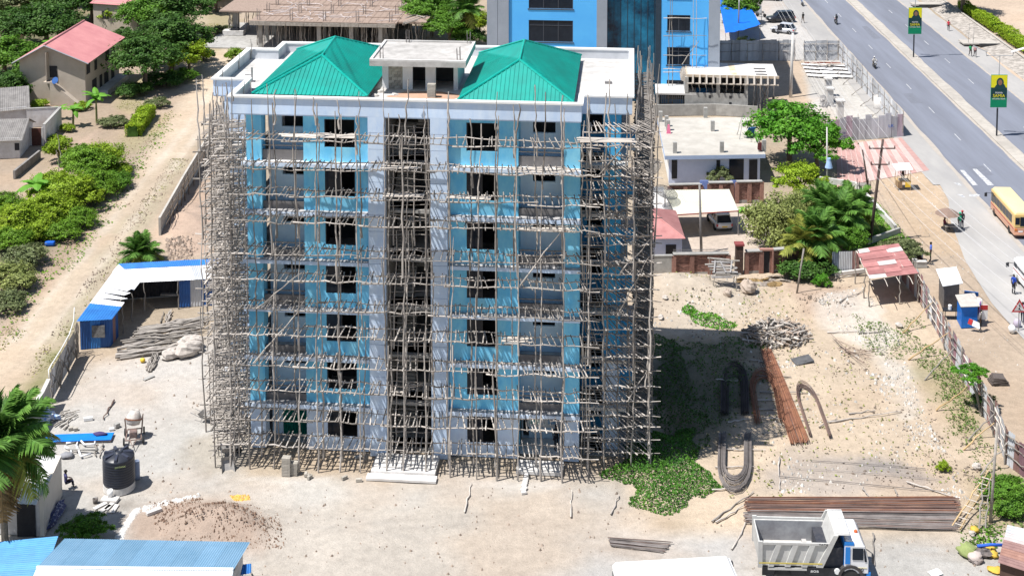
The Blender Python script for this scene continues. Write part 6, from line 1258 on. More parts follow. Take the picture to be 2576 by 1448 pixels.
# brick walls: real bricks, the first 300 of a wall as parts, the rest joined
BR = MB().bx(0, .215, -.05, .05, 0, .066).mesh('brick_shape')
def brick_wall(label, p, q, h, piers=4, cap=True, seed=0, base=.25, dz=0.):
    rr = random.Random(seed); p, d, L_, a = rect_frame(p, q); t = thing('brick_wall', label, 'wall', V(p) + V((0, 0, dz)), a)
    MB().bx(0, L_, -.1, .1, 0, h - .005).build('core', mortar, t); MB().bx(-.03, L_ + .03, -.17, .13, 0, base).build('footing', conc, t); n = 0; sb = MB(); rows = int((h - base) / .08)
    pier_x = [L_ * i / piers for i in range(piers + 1)]
    for rI in range(rows):
        z = base + .005 + rI * .08; x = -.11 if rI % 2 else 0
        while x < L_ - .05:
            xx = max(0, x); w = min(.215, L_ - xx) if x >= 0 else .105
            y = -.105 + rr.uniform(-.008, .008)
            if n < 292: link('brick', BR, brickm, t, (xx, y, z), (0, 0, rr.uniform(-.01, .01)), (w / .215, 1, 1), own=True); n += 1
            else: sb.bx(xx, xx + w, y - .05, y + .05, z, z + .066)
            x += .228
    if sb.v: prop(sb.build('bricks', M('red_brick_mass', (.34, .185, .15), (.22, .12, .10), sc=4, rv=.45, island=True), t), kind='stuff')
    for i, x in enumerate(pier_x):
        m = MB()
        for k in range(int(h / .16)): m.bx(x - .2, x + .2, -.30, -.165, k * .16, k * .16 + .15)
        m.build('pier', M('pier_brick', (.33, .18, .145), (.23, .125, .10), sc=4, rv=.3), t)
    if cap: MB().bx(-.05, L_ + .05, -.34, .16, h, h + .1).build('coping', conc, t)
    return t
F0, F1, F2, F3 = g(1693, 690), g(1830, 688), g(1918, 680), g(2000, 676)
brick_wall('long red brick compound wall right of the grey block pieces', F0, F1, 1.85, 3, seed=1); 
ip = thing('gate_pier', 'tall dark brick pier with a red cap in the front compound wall', 'pier', g(1858, 687)); 
for k in range(16): bxo('pier_course', M('dark_brick', (.10, .06, .05), (.05, .035, .03), sc=4), ip, -.32, .32, -.32, .32, k * .16, k * .16 + .15)
MB().bx(-.4, .4, -.4, .4, 2.56, 2.72).build('cap', M('dull_red_cap', (.26, .06, .06), (.2, .05, .05)), ip); bxo('core', mortar, ip, -.29, .29, -.29, .29, 0, 2.55)
brick_wall('short red brick wall piece between the dark pier and the arched doorway', g(1875, 686), g(1912, 684), 1.95, 1, seed=2, base=.2)
brick_wall('red brick wall end running under the date palm', g(1938, 682), g(2000, 676), 1.95, 2, seed=3, base=.2)
ad = thing('door', 'dark arched doorway in the brick wall beside the date palm', 'door', g(1926, 684)); MB().bx(-.45, .45, -.06, .06, 0, 1.9).build('leaf', dk, ad); MB().bx(-.6, -.46, -.3, .1, 0, 2.0).bx(.46, .6, -.3, .1, 0, 2.0).bx(-.6, .6, -.3, .1, 2.002, 2.15).build('frame', MATS['pier_brick'], ad)
wall_run('grey cement block end of the compound wall by the scaffold', [g(1606, 694), g(1691, 692)], 1.75, .25, conc, conc)
brick_wall('brown brick rear compound wall left of the blue gate', g(1682, 506), g(1762, 504), 1.7, 2, seed=4); brick_wall('brown brick rear compound wall between the blue posts', g(1782, 508), g(1840, 507), 2.0, 2, seed=5)
brick_wall('light patched brick wall piece at the weeping tree', g(1852, 508), g(1914, 507), 2.1, 2, seed=6)
for i, u in enumerate((1770, 1846)):
    t = thing('gate_leaf', ['blue gate leaf left in the rear brick wall', 'blue gate leaf right in the rear brick wall'][i], 'gate', g(u, 505)); MB().bx(-.42, .42, -.05, .05, 0, 2.1).build('leaf', M('lilac_blue_paint', (.22, .30, .62), (.18, .26, .55)), t)
fr = thing('spike_fence', 'row of thin iron spikes along the front brick wall top', 'fence', F0 + V((0, 0, 1.95)), math.atan2((F1 - F0).y, (F1 - F0).x)); LL = (F1 - F0).length
for k in range(40): bxo('spike', steel, fr, k * LL / 40, k * LL / 40 + .025, -.02, .005, 0, .32)
bxo('rail', steel, fr, 0, LL, .006, .03, .2, .23)
# carport, its car, the red roofed outhouse
cp = thing('carport', 'cream sheet carport over a parked silver car', 'carport', (0, 0, 0)); cz = 2.5; k4 = [g(1700, 539, 2.35), g(1857, 529, 2.35), g(1834, 476, 2.9), g(1668, 478, 2.9)]
crm = M('cream_sheet', (.70, .68, .56), (.60, .57, .44), sc=.6, big=.12)
n_ = 8
for i in range(n_): s4 = sub_lerp(k4, i / n_, (i + .995) / n_, 0, 1); MB().corr(*s4, 5, .012).build('roof_sheet', crm, cp)
MB().path([k4[0] + V((0, -.05, -.05)), k4[1] + V((0, -.05, -.05))], .06, 4).build('fascia', M('maroon_trim', (.25, .05, .05), (.2, .04, .04)), cp)
for p in (k4[0], k4[1], k4[2], k4[3], k4[0].lerp(k4[1], .4)): MB().tube(dn(p, 0), p, .05).build('post', steel, cp)
for p, q in ((k4[0], k4[3]), (k4[0].lerp(k4[1], .4), k4[3].lerp(k4[2], .4)), (k4[1], k4[2])): MB().tube(p - V((0, 0, .1)), q - V((0, 0, .1)), .05).build('rafter', steel, cp)
oh = thing('outhouse', 'small lilac outhouse with a faded red hipped roof', 'house', (0, 0, 0)); e0, e1, e2, e3 = g(1600, 601, 2.4), g(1723, 600, 2.4), g(1700, 529, 2.4), g(1620, 529, 2.4); ap, ap2 = g(1620, 520, 3.5), g(1645, 538, 3.45)
MB().poly([e0, e1, ap2, ap]).build('roof_slope', red_sheet, oh); MB().poly([e1, e2, ap2]).build('roof_slope', red_sheet, oh); MB().poly([e2, e3, ap, ap2]).build('roof_slope', red_sheet, oh); MB().path([e1, ap2, ap], .07, 5).build('ridge_cap', red_sheet, oh)
cen = (e0 + e1 + e2 + e3) / 4; w4 = [p.lerp(cen, .12) for p in (e0, e1, e2, e3)]; slab('wall', w4, 0, 2.38, lil, oh); a, b = w4[0], w4[1]; MB().hexa([dn(a.lerp(b, .62) + V((0, -.03, 0)), .3), dn(a.lerp(b, .86) + V((0, -.03, 0)), .3), dn(a.lerp(b, .86), .3), dn(a.lerp(b, .62), .3)], [dn(a.lerp(b, .62) + V((0, -.03, 0)), 1.7), dn(a.lerp(b, .86) + V((0, -.03, 0)), 1.7), dn(a.lerp(b, .86), 1.7), dn(a.lerp(b, .62), 1.7)]).build('window', dk, oh)
pf = thing('flat_roof', 'pale concrete flat roof behind the red roofed outhouse', 'roof', (0, 0, 0)); slab('slab', [g(1640, 526, 2.2), g(1692, 526, 2.2), g(1668, 470, 2.2), g(1630, 470, 2.2)], 2.0, 2.2, conc_l, pf); slab('wall', [g(1642, 524, 2.2), g(1688, 524, 2.2), g(1666, 474, 2.2), g(1632, 474, 2.2)], 0, 1.99, old_white, pf)
def mesh_dish(label, base, hgt, tilt, az, rad):
    t = thing('satellite_dish', label, 'satellite dish', base); MB().tube((0, 0, 0), (0, 0, hgt), .06).build('mast', steel, t); dm = MB()
    for k in range(16):
        a = k * math.pi / 8; dm.path([(math.cos(a) * rad * f, math.sin(a) * rad * f, rad * .32 * f * f) for f in (0, .35, .7, 1)], .012, 3)
    for f in (.4, .7, 1): dm.path([(math.cos(k * math.pi / 10) * rad * f, math.sin(k * math.pi / 10) * rad * f, rad * .32 * f * f) for k in range(21)], .014, 3)
    o = dm.build('ribs', M('dark_wire', (.06, .06, .06), (.08, .08, .08)), t); o.location = (0, 0, hgt); o.rotation_euler = (R(tilt), 0, R(az))
    v_ = MB().lathe([(rad * f, rad * .32 * f * f) for f in (.02, .4, .7, .99)], n=20).build('mesh', M('dish_mesh', (.25, .25, .25), (.3, .3, .3)), o, True)
    mm = v_.data.materials[0]; mm.node_tree.nodes['Principled BSDF'].inputs['Alpha'].default_value = .35
    pole(t, 'feed_arm', (0, 0, hgt), (0, -.9, hgt + .9), .03, mat=steel)
mesh_dish('large black mesh dish on a mast beside the scaffold', g(1640, 478, 2.2), 1.9, 40, -60, 1.25); mesh_dish('pale mesh dish lying tilted over the cream carport', g(1672, 520, 2.2), 1.1, 22, 50, 1.15)
# ------------------------------------------------------------------ utility poles and wires
def upole(label, foot, h, lean, r, mat, name='utility_pole', arms=(), taper=.7):
    t = thing(name, label, 'utility pole', foot); MB().path([(0, 0, -.2), (lean[0] * .5, lean[1] * .5, h * .5), (lean[0], lean[1], h)], [r, r * .85, r * taper], 8).build('shaft', mat, t, True)
    for z, w in arms:
        c = V((lean[0] * z / h, lean[1] * z / h - .12, z)); MB().box(c, (w, .1, .1)).build('crossarm', mat, t)
        for s in (-.48, 0.48): MB().lathe([(.05, 0), (.06, .1), (.03, .22)], c + V((s * w, 0, .05)), 6).build('insulator', M('brown_insulator', (.1, .05, .04), (.08, .04, .03)), t)
    return t
dwood = M('tarred_pole', (.07, .05, .045), (.11, .08, .07), sc=3)
upole('dark wooden power pole with two crossarms at the tin shed', g(2187, 612), 9.8, (1.0, 0, 0), .16, dwood, arms=((9.0, 2.4), (7.5, 1.7)))
upole('short leaning dark pole by the red paving', g(2186, 488), 4.6, (-.8, 0), .11, dwood)
upole('tall pale concrete pole behind the small concrete building', g(1988, 245), 8.3, (.15, 0), .22, conc_l)
upole('slim pale lamp pole rising out of the fresh green tree', g(2080, 478), 6.6, (-.15, 0), .1, conc_l)
lh = thing('sign_cone', 'small blue and white sign cone on the slim pale lamp pole', 'sign', g(2081, 478) + V((.05, -.12, 2.4))); MB().lathe([(.4, 0), (.22, .7), (.2, 1.0)], n=10).build('cone', M('pale_blue_sign', (.35, .5, .75), (.3, .45, .7)), lh)
upole('slim grey pole standing inside the carport yard', g(1764, 638), 6.4, (-.25, 0), .13, M('grey_pole', (.26, .25, .24), (.18, .17, .17)))
upole('grey pole beside the blue canopy', g(1856, 96), 6.5, (.1, 0), .14, steel)
upole('light timber pole leaning on the slope below the brick wall', g(2003, 738), 3.9, (.55, 0), .085, greywood, taper=.9); 
upole('weathered pole standing at the right edge above the rusty roof', g(2490, 1312), 6.2, (.25, 0), .1, greywood, taper=.9)
wire = M('pale_wire', (.55, .55, .56), (.45, .45, .46)); pt0 = g(2187, 612)
wr = thing('power_line', 'sagging power wires running along the roadside above the kiosks', 'wires', (0, 0, 0))
def sag(a, b, s): return [V(a).lerp(V(b), t / 12) - V((0, 0, s * 4 * (t / 12) * (1 - t / 12))) for t in range(13)]
for i, (dx, z) in enumerate(((-1.15, 9.2), (0, 9.2), (1.15, 9.2), (-.8, 7.7), (.8, 7.7), (-.3, 6.4))):
    a = pt0 + V((1.0 * z / 9.8 + dx, 0, z)); b = road_pt(-14.5 + dx * .8, -112, z); c = road_pt(-18.2 + dx * .4, 6, z + .2); MB().path(sag(a, b, .8), .014, 4).build('wire', wire, wr); MB().path(sag(a, c, .5), .014, 4).build('wire', wire, wr)
# ------------------------------------------------------------------ tin shed, plot fence, kiosks
ts = thing('tin_shed', 'open shed roofed with patched red and white tin sheets at the plot corner', 'shed', (0, 0, 0)); t4 = [g(2187, 701, 2.4), g(2310, 688, 2.4), g(2260, 613, 2.9), g(2152, 630, 2.9)]
pal = M('pale_tin', (.62, .55, .54), (.5, .42, .41), sc=1.2, rv=.1)
for i in range(3):
    for j in range(8):
        a = (i + U(-.15, .15)) / 3; s4 = sub_lerp(t4, max(0, a), min(1, (i + 1.12) / 3), j / 8, (j + 1.12) / 8); o_ = V((0, 0, .012 * ((i + j * 2) % 4))); mt = pal if (i * 5 + j * 3) % 7 == 0 else red_sheet
        MB().corr(s4[0] + o_, s4[3] + o_, s4[2] + o_, s4[1] + o_, 3, .012).build('roof_sheet', mt, ts)
for p in (t4[0], t4[1], t4[2], t4[3], t4[0].lerp(t4[1], .62), t4[0].lerp(t4[3], .35)): pole(ts, 'post', dn(p, 0), p, .06, mat=greywood)
for f in (0.02, .28, .55, .78, .98):
    a, b = t4[3].lerp(t4[2], f), t4[0].lerp(t4[1], f); pole(ts, 'rafter', a - V((0, 0, .08)), b + (b - a) * (.1 + .2 * ((f * 10) % 1)) - V((0, 0, .1)), .055, mat=boards)
for i in range(8): a, b = t4[2].lerp(t4[1], i / 8), t4[2].lerp(t4[1], (i + 1) / 8); MB().corr(dn(a, 0) + V((.1, 0, 0)), dn(b, 0) + V((.1, 0, 0)), dn(b, 2.3) + V((.1, 0, 0)), dn(a, 2.3) + V((.1, 0, 0)), 4, .02).build('wall_sheet', zinc_rust if i % 3 else zinc, ts)
gw = thing('tin_wall', 'grey blue upright tin sheets under the palms left of the red tin shed', 'wall', (0, 0, 0)); a, b = g(2092, 692), g(2160, 690)
for i in range(4): p, q = a.lerp(b, i / 4), a.lerp(b, (i + 1) / 4); MB().corr(dn(p, 0), dn(q, 0), dn(q, 2.1), dn(p, 2.1), 4, .018).build('sheet', (blue_sheet_d, zinc, zinc, zinc_rust)[i] if i else M('slate_sheet', (.16, .2, .27), (.12, .15, .2)), gw)
o = MB().box((0, 0, .35), (2.7, .25, .3)).build('beam', conc_l, None); o.location = g(2138, 694); o.rotation_euler = (R(0), R(-4), R(8)); prop(o, 'pale heavy beam lying before the grey blue tin wall', 'beam')
FP = [g(*q) for q in ((2303, 735), (2337, 800), (2380, 879), (2425, 960), (2473, 1044), (2504, 1098), (2530, 1166), (2578, 1202))]
pfc = thing('plot_fence', 'long patched fence of rusty and grey sheets curving along the right edge of the plot', 'fence', (0, 0, 0)); shp = MB().corr((0, 0, 0), (1, 0, 0), (1, 0, 1), (0, 0, 1), 3, .03).mesh('sheet_shape'); fi = 0
lil2 = M('purple_rust_sheet', (.33, .19, .22), (.22, .12, .15), sc=1.2, rv=.25); brd_ = M('dark_weathered_board', (.22, .20, .21), (.14, .12, .13), sc=2, rv=.3)
for i in range(len(FP) - 1):
    a, b = FP[i], FP[i + 1]; L_ = (b - a).length; n = max(3, int(L_ / .62)); an = math.atan2((b - a).y, (b - a).x); d = (b - a).normalized(); nr = V((d.y, -d.x, 0)); nr = nr if nr.x < 0 else -nr
    for k in range(n):
        mt = (zinc, brd_, zinc_rust, zinc, lil2)[rnd.randrange(5)] if i < 4 else (lil2, zinc_rust, zinc_rust, zinc, brd_)[rnd.randrange(5)]
        link('sheet', shp, mt, pfc, a.lerp(b, k / n), (U(-.05, .03), U(-.03, .03), an), (L_ / n * 1.04, 1, 2.25 * U(.86, 1.06)), own=True)
    pole(pfc, 'post', a + nr * .12, a + nr * .15 + V((0, 0, 2.5)), .06, mat=greywood)
    for z in (.7, 1.45, 2.05): pole(pfc, 'rail', a + nr * .1 + V((0, 0, z)), b + nr * .1 + V((0, 0, z + U(-.1, .1))), .05, mat=boards if i % 2 else greywood)
ST = [((2344, 761), (2270, 837)), ((2388, 835), (2284, 905)), ((2402, 872), (2325, 956)), ((2430, 972), (2354, 1032)), ((2500, 1063), (2422, 1130)), ((2504, 1037), (2435, 1106)), ((2460, 905), (2300, 820)), ((2535, 1110), (2466, 1194))]
SL_ = ['yellow strut pole nearest the red tin shed', 'long yellow strut pole in the middle of the plot fence', 'brownish strut pole just above the papaya tree', 'yellow strut pole beneath the papaya tree', 'yellow strut pole below the papaya tree, lower of the crossing pair', 'grey strut pole below the papaya tree, upper of the crossing pair', None, 'grey strut pole closest to the ladder']
for (p, q), lab in zip(ST, SL_):
    if not lab: continue
    a = g(*q); b = g(*p, 1.7); t = thing('fence_strut', lab, 'strut', a); pole(t, 'strut', (0, 0, 0), b - a, .055, mat=wood2 if 'yellow' in lab else greywood)
def kiosk(label, foot4, h0, h1, wm, rm, over=.2, hatch=None):
    t = thing('kiosk', label, 'kiosk', (0, 0, 0)); a, b, c, d = foot4
    for p, q, nm in ((a, b, 'front_wall'), (b, c, 'wall'), (c, d, 'wall'), (d, a, 'wall')):
        n = V(((q - p).y, -(q - p).x, 0)).normalized() * .05; hh = [h0 if (s - a).length < .01 or (s - b).length < .01 else h1 for s in (p, q)]; e_ = (q - p).normalized() * .052
        MB().hexa([p + e_, q - e_ * 0, q - n - e_ * 0, p - n + e_], [dn(p + e_, hh[0]), dn(q, hh[1]), dn(q - n, hh[1]), dn(p - n + e_, hh[0])]).build(nm, wm, t)
    cn = (a + b + c + d) / 4; r4 = [p + (p - cn).normalized() * over for p in foot4]; MB().hexa([dn(r4[0], h0 + .02), dn(r4[1], h0 + .02), dn(r4[2], h1 + .02), dn(r4[3], h1 + .02)], [dn(r4[0], h0 + .07), dn(r4[1], h0 + .07), dn(r4[2], h1 + .07), dn(r4[3], h1 + .07)]).build('roof', rm, t)
    return t
kb = [g(2417, 825), g(2457, 823), g(2447, 799), g(2406, 804)]; cobalt = M('cobalt_kiosk_paint', (.015, .2, .72), (.012, .16, .6), sc=2, rough=.5, big=.1)
kz = kiosk('bright blue metal kiosk with a dusty grey roof beside the plot fence', kb, 1.75, 1.95, cobalt, M('dusty_roof', (.52, .49, .45), (.42, .39, .36), sc=2))
MB().box(g(2463, 815) + V((0, 0, 1.2)), (.05, .9, 1.1), (0, 0, R(-25))).build('door', M('kiosk_poster', (.5, .12, .2), (.1, .12, .5), sc=5, lo=.45, hi=.55), kz); MB().box(g(2441, 795) + V((0, 0, 1.9)), (1.1, .04, .5), (R(30), 0, R(-20))).build('hatch', blue_sheet, kz)
kg = [g(2372, 782), g(2411, 774), g(2400, 746), g(2360, 752)]; kiosk('dark grey wooden kiosk with a white tin roof next to the blue one', kg, 2.15, 2.4, M('dark_kiosk_board', (.20, .18, .17), (.13, .12, .115), sc=3), white_sheet, .35)
tbk = thing('table', 'small dark table with a white canister between the two kiosks', 'table', g(2390, 800)); MB().bx(-.6, .6, -.35, .35, .7, .75).build('table_top', black, tbk)
for x in (-.55, .5):
    for y in (-.3, .25): MB().bx(x, x + .05, y, y + .05, 0, .7).build('leg', black, tbk)
cn_ = MB().lathe([(.15, .75), (.15, 1.1), (.12, 1.12)], n=10).build('canister', white); cn_.location = g(2388, 800); prop(cn_, 'white canister standing on the dark table between the kiosks', 'canister')
ws = thing('sign_board', 'small white and red sign board leaning on legs before the blue kiosk', 'sign', g(2457, 829)); MB().box((-.3, -.25, .6), (.95, .04, .45), (R(-25), R(20), R(-15))).build('board', white, ws); MB().box((-.62, -.2, .75), (.3, .05, .4), (R(-25), R(20), R(-15))).build('red_panel', red, ws); pole(ws, 'leg', (-.1, -.2, .45), (.1, -.4, 0), .02); pole(ws, 'leg', (0, -.2, .45), (.3, -.3, 0), .02)
rb2_ = thing('display_board', 'red and white display board standing behind the blue kiosk', 'board', g(2470, 812)); MB().bx(-.4, .4, -.03, .03, .3, 1.5).build('board', white, rb2_); MB().bx(-.4, .4, -.045, -.031, 1.1, 1.5).build('header', red, rb2_)
wl_ = wall_run('pale low kerb wall around the lawn', [g(2060, 458), g(2152, 472), g(2204, 528), g(2252, 582)], .6, .25, conc_l); wall_run('low grey wall across the lower lawn end', [g(2180, 615), g(2262, 585)], .5, .25, conc)
wall_run('concrete planter wall by the sitting people', [g(2278, 640), g(2304, 672), g(2330, 672)], .5, .3, conc, conc_l)
# ------------------------------------------------------------------ street furniture
def text_face(parent): pass
bgr = M('banner_green', (.0, .24, .11), (.0, .21, .1)); byl = M('banner_yellow', (.80, .72, .02), (.75, .68, .02)); bdk = M('banner_dark_green', (.01, .05, .06), (.01, .045, .05)); bface = M('portrait_skin', (.28, .15, .10), (.25, .13, .09))
def lamp(label, foot, blab):
    t = thing('street_lamp', label, 'street lamp', foot); MB().path([(0, 0, 0), (0, 0, 3.4)], .1, 8).build('lower_shaft', black, t); MB().path([(0, 0, 3.4), (.1, 0, 9.6)], [.075, .05], 8).build('shaft', M('grey_lamp_steel', (.42, .42, .42), (.36, .36, .36)), t)
    MB().bx(-.4, .4, -.3, .3, 0, .06).build('base_plate', steel, t); MB().path([(-1.5, 0, 10.1), (-1.45, 0, 9.6), (1.6, 0, 9.6), (1.65, 0, 10.)], .05, 6).build('arm', MATS['grey_lamp_steel'], t)
    for s, e in ((-1, (-3.0, 0, 10.75)), (1, (3.2, 0, 10.6))): MB().hexa([(s * 1.4, -.14, 9.98), (s * 1.4, .14, 9.98), (e[0], .16, e[2] - .1), (e[0], -.16, e[2] - .1)], [(s * 1.4, -.1, 10.12), (s * 1.4, .1, 10.12), (e[0], .12, e[2] + .06), (e[0], -.12, e[2] + .06)]).build('lamp_head', white if s > 0 else MATS['grey_lamp_steel'], t)
    b = thing('lamp_banner', blab, 'banner', foot + V((.05, 0, 3.55))); w = .95
    MB().bx(-w, w, -.2, -.12, 0, 3.85).build('panel', bgr, b, bevel=.03); MB().bx(-w + .03, w - .03, -.206, -.202, 2.35, 3.8).build('yellow_field', byl, b); MB().bx(-w + .03, w - .03, -.2065, -.203, 1.15, 2.349).build('dark_field', bdk, b)
    MB().prism([(.42 * math.cos(a), .55 * math.sin(a)) for a in np.linspace(0, 6.28, 18)[:-1]], 0, .004).build('headscarf', bdk, b).matrix_local = Matrix.Translation((.1, -.212, 2.95)) @ Euler((R(90), 0, 0)).to_matrix().to_4x4()
    MB().prism([(-.75, 0), (.85, 0), (.55, .6), (.3, .8), (-.15, .8), (-.4, .55)], 0, .004).build('shoulders', bdk, b).matrix_local = Matrix.Translation((.05, -.2125, 2.1)) @ Euler((R(90), 0, 0)).to_matrix().to_4x4()
    MB().prism([(.25 * math.cos(a), .33 * math.sin(a)) for a in np.linspace(0, 6.28, 16)[:-1]], 0, .004).build('face', bface, b).matrix_local = Matrix.Translation((.1, -.217, 2.95)) @ Euler((R(90), 0, 0)).to_matrix().to_4x4()
    lettering(b, 'MAMA', .3, (0, -.215, 1.72), (R(90), 0, 0), white); lettering(b, 'SAMIA', .52, (0, -.215, 1.36), (R(90), 0, 0), byl, .95); lettering(b, 'MITANO TENA', .22, (0, -.215, 1.0), (R(90), 0, 0), white)
lamp('double armed street lamp on the median, farther one', g(2297, 147), 'yellow and green banner with a portrait on the farther street lamp'); lamp('double armed street lamp on the median, nearer one', g(2506, 345), 'yellow and green banner with a portrait on the nearer street lamp')
rs = thing('road_sign', 'red bordered triangular crossing sign on a thin post beside the road', 'road sign', g(2561, 832)); MB().tube((0, 0, 0), (0, 0, 2.6), .035).build('post', steel, rs)
trp = lambda s, y: [(-s, y, 1.55 + (.62 - s) * .6), (s, y, 1.55 + (.62 - s) * .6), (0, y, 1.55 + s * 1.73 + (.62 - s) * .6)]
MB().poly(trp(.62, -.045)).add([(-.62, -.03, 1.55), (.62, -.03, 1.55), (0, -.03, 2.62)], [(0, 1, 2)]).build('red_triangle', red, rs); MB().poly(trp(.42, -.05)).build('white_field', M('sign_grey_white', (.55, .53, .52), (.5, .48, .47)), rs); MB().box((0, -.056, 1.9), (.09, .004, .3), (0, R(12), 0)).box((.06, -.056, 1.78), (.05, .004, .2), (0, R(-30), 0)).box((0, -.056, 2.1), (.1, .004, .1)).build('walking_figure', black, rs)
# ------------------------------------------------------------------ vehicles
def wheel(parent, x, y, r, w=.2):
    t = MB().lathe([(r * .62, -w / 2), (r * .95, -w / 2), (r, -w * .35), (r, w * .35), (r * .95, w / 2), (r * .62, w / 2)], n=18).build('tyre', rubber, parent, True); t.rotation_euler = (R(90), 0, 0); t.location = (x, y, r)
    MB().lathe([(.02, -w * .36), (r * .3, -w * .42), (r * .6, -w * .3), (r * .63, -w * .3), (r * .63, w * .3), (r * .3, w * .42), (.02, w * .36)], n=14).build('rim', steel, t, True)
    return t
def car(label, foot, heading, L_, W_, H_, paint_, suv=False, plate=True, name='parked_car'):
    """x forward; loft of rounded sections"""
    t = thing(name, label, 'car', foot, heading); hb = H_ * (.56 if not suv else .58); q = L_ / 2
    st_ = [(-q, .72, .42, hb * .92), (-q * .97, .9, .30, hb * .99), (-q * .8, 1, .2, hb), (-q * .2, 1, .19, hb), (q * .3, 1, .19, hb * .99), (q * .6, .97, .2, hb * .9), (q * .9, .88, .26, hb * .80), (q, .62, .4, hb * .68)]
    vs = []; fs = []
    for x, w, z0, z1 in st_:
        w = w * W_ / 2; vs += [(x, -w * .86, z0), (x, -w, z0 + (z1 - z0) * .35), (x, -w * .98, z0 + (z1 - z0) * .75), (x, -w * .86, z1), (x, w * .86, z1), (x, w * .98, z0 + (z1 - z0) * .75), (x, w, z0 + (z1 - z0) * .35), (x, w * .86, z0)]
    for i in range(len(st_) - 1):
        for j_ in range(8): fs.append((i * 8 + j_, (i + 1) * 8 + j_, (i + 1) * 8 + (j_ + 1) % 8, i * 8 + (j_ + 1) % 8))
    fs += [tuple(range(8)), tuple(range(len(st_) * 8 - 1, len(st_) * 8 - 9, -1))]; MB().add(vs, fs).build('body', paint_, t, True)
    xb, xf = (-q * .92, q * .42); xb2, xf2 = (-q * (.80 if suv else .68), q * .12); wb, wt = W_ * .43, W_ * .36
    MB().hexa([(xb, -wb, hb - .02), (xf, -wb, hb - .04), (xf, wb, hb - .04), (xb, wb, hb - .02)], [(xb2, -wt, H_ - .06), (xf2, -wt, H_ - .06), (xf2, wt, H_ - .06), (xb2, wt, H_ - .06)]).build('windows', dark_glass, t, bevel=.03)
    MB().bx(xb2 - .12, xf2 + .1, -wt - .03, wt + .03, H_ - .075, H_).build('roof', paint_, t, bevel=.035)
    for s in (-1, 1):
        for (a, b) in ((xb, xb2), (-q * .28, -q * .26), (xf, xf2)): MB().path([(a, s * (wb + .01), hb - .02), (b, s * (wt + .012), H_ - .05)], .045 if a != xf else .035, 5).build('pillar', paint_, t)
        MB().bx(q * .28, q * .36, s * (W_ / 2) - .02 if s > 0 else -W_ / 2 - .16, s * (W_ / 2) + .16 if s > 0 else -W_ / 2 + .02, hb, hb + .14).build('mirror', paint_, t, bevel=.02)
        MB().bx(q * .80, q * .93, s * W_ * .36 - .16, s * W_ * .36 + .16, hb * .66, hb * .8).build('headlight', white, t, bevel=.03); MB().bx(-q * .995, -q * .9, s * W_ * .4 - .1, s * W_ * .4 + .1, hb * .62, hb * .88).build('tail_light', red, t, bevel=.02)
    r = .31 if not suv else .36
    for x in (-q * .62, q * .62):
        for s in (-1, 1):
            MB().lathe([(r * 1.18, -.04), (r * 1.18, .04), (.05, .04)], n=16).build('wheel_arch', black, t).matrix_local = Matrix.Translation((x, s * (W_ / 2 - .055), r)) @ Euler((R(90), 0, 0)).to_matrix().to_4x4()
            wheel(t, x, s * (W_ / 2 - .08), r)
    if plate: MB().bx(-q - .012, -q + .05, -.26, .26, hb * .52, hb * .66).build('number_plate', yellow, t)
    return t
def head(rear, front): a, b = g(*rear), g(*front); return math.atan2((b - a).y, (b - a).x)
blackcar = M('black_car_paint', (.02, .022, .03), (.025, .027, .035), sc=1, rough=.25, coat=.5); silver = M('silver_car_paint', (.62, .63, .68), (.58, .6, .64), sc=1, rough=.3, metal=.2, coat=.4); 
def mid(a, b, off): a, b = g(*a), g(*b); d = (b - a).normalized(); return (a + b) / 2 + V((-d.y, d.x, 0)) * off
car('black estate car parked beside the silver hatchback on the shoulder', mid((1996, 57), (1938, 59), -.9), head((1996, 57), (1938, 59)), 4.6, 1.8, 1.75, blackcar, True)
wc_ = car('silver hatchback parked on the shoulder with its front door open', mid((1983.7, 87.4), (1945.7, 83), -.85), head((1983.7, 87.4), (1945.7, 83)), 3.9, 1.7, 1.55, silver)
MB().box((.75, .98 + .25, .75), (.85, .06, .75), (0, 0, R(-60))).build('open_door', silver, wc_); MB().bx(-.1, .65, .838, .846, .3, 1.3).build('door_opening', dk, wc_)
car('grey car at the very top edge of the shoulder', g(1932, 0), head((1946, 4), (1905, 2)), 4.2, 1.7, 1.5, M('grey_car_paint', (.3, .32, .32), (.28, .3, .3), rough=.3))
car('silver hatchback with a yellow plate under the cream carport', g(1812, 573) + V((0, .8, 0)), R(97), 3.8, 1.7, 1.5, silver)
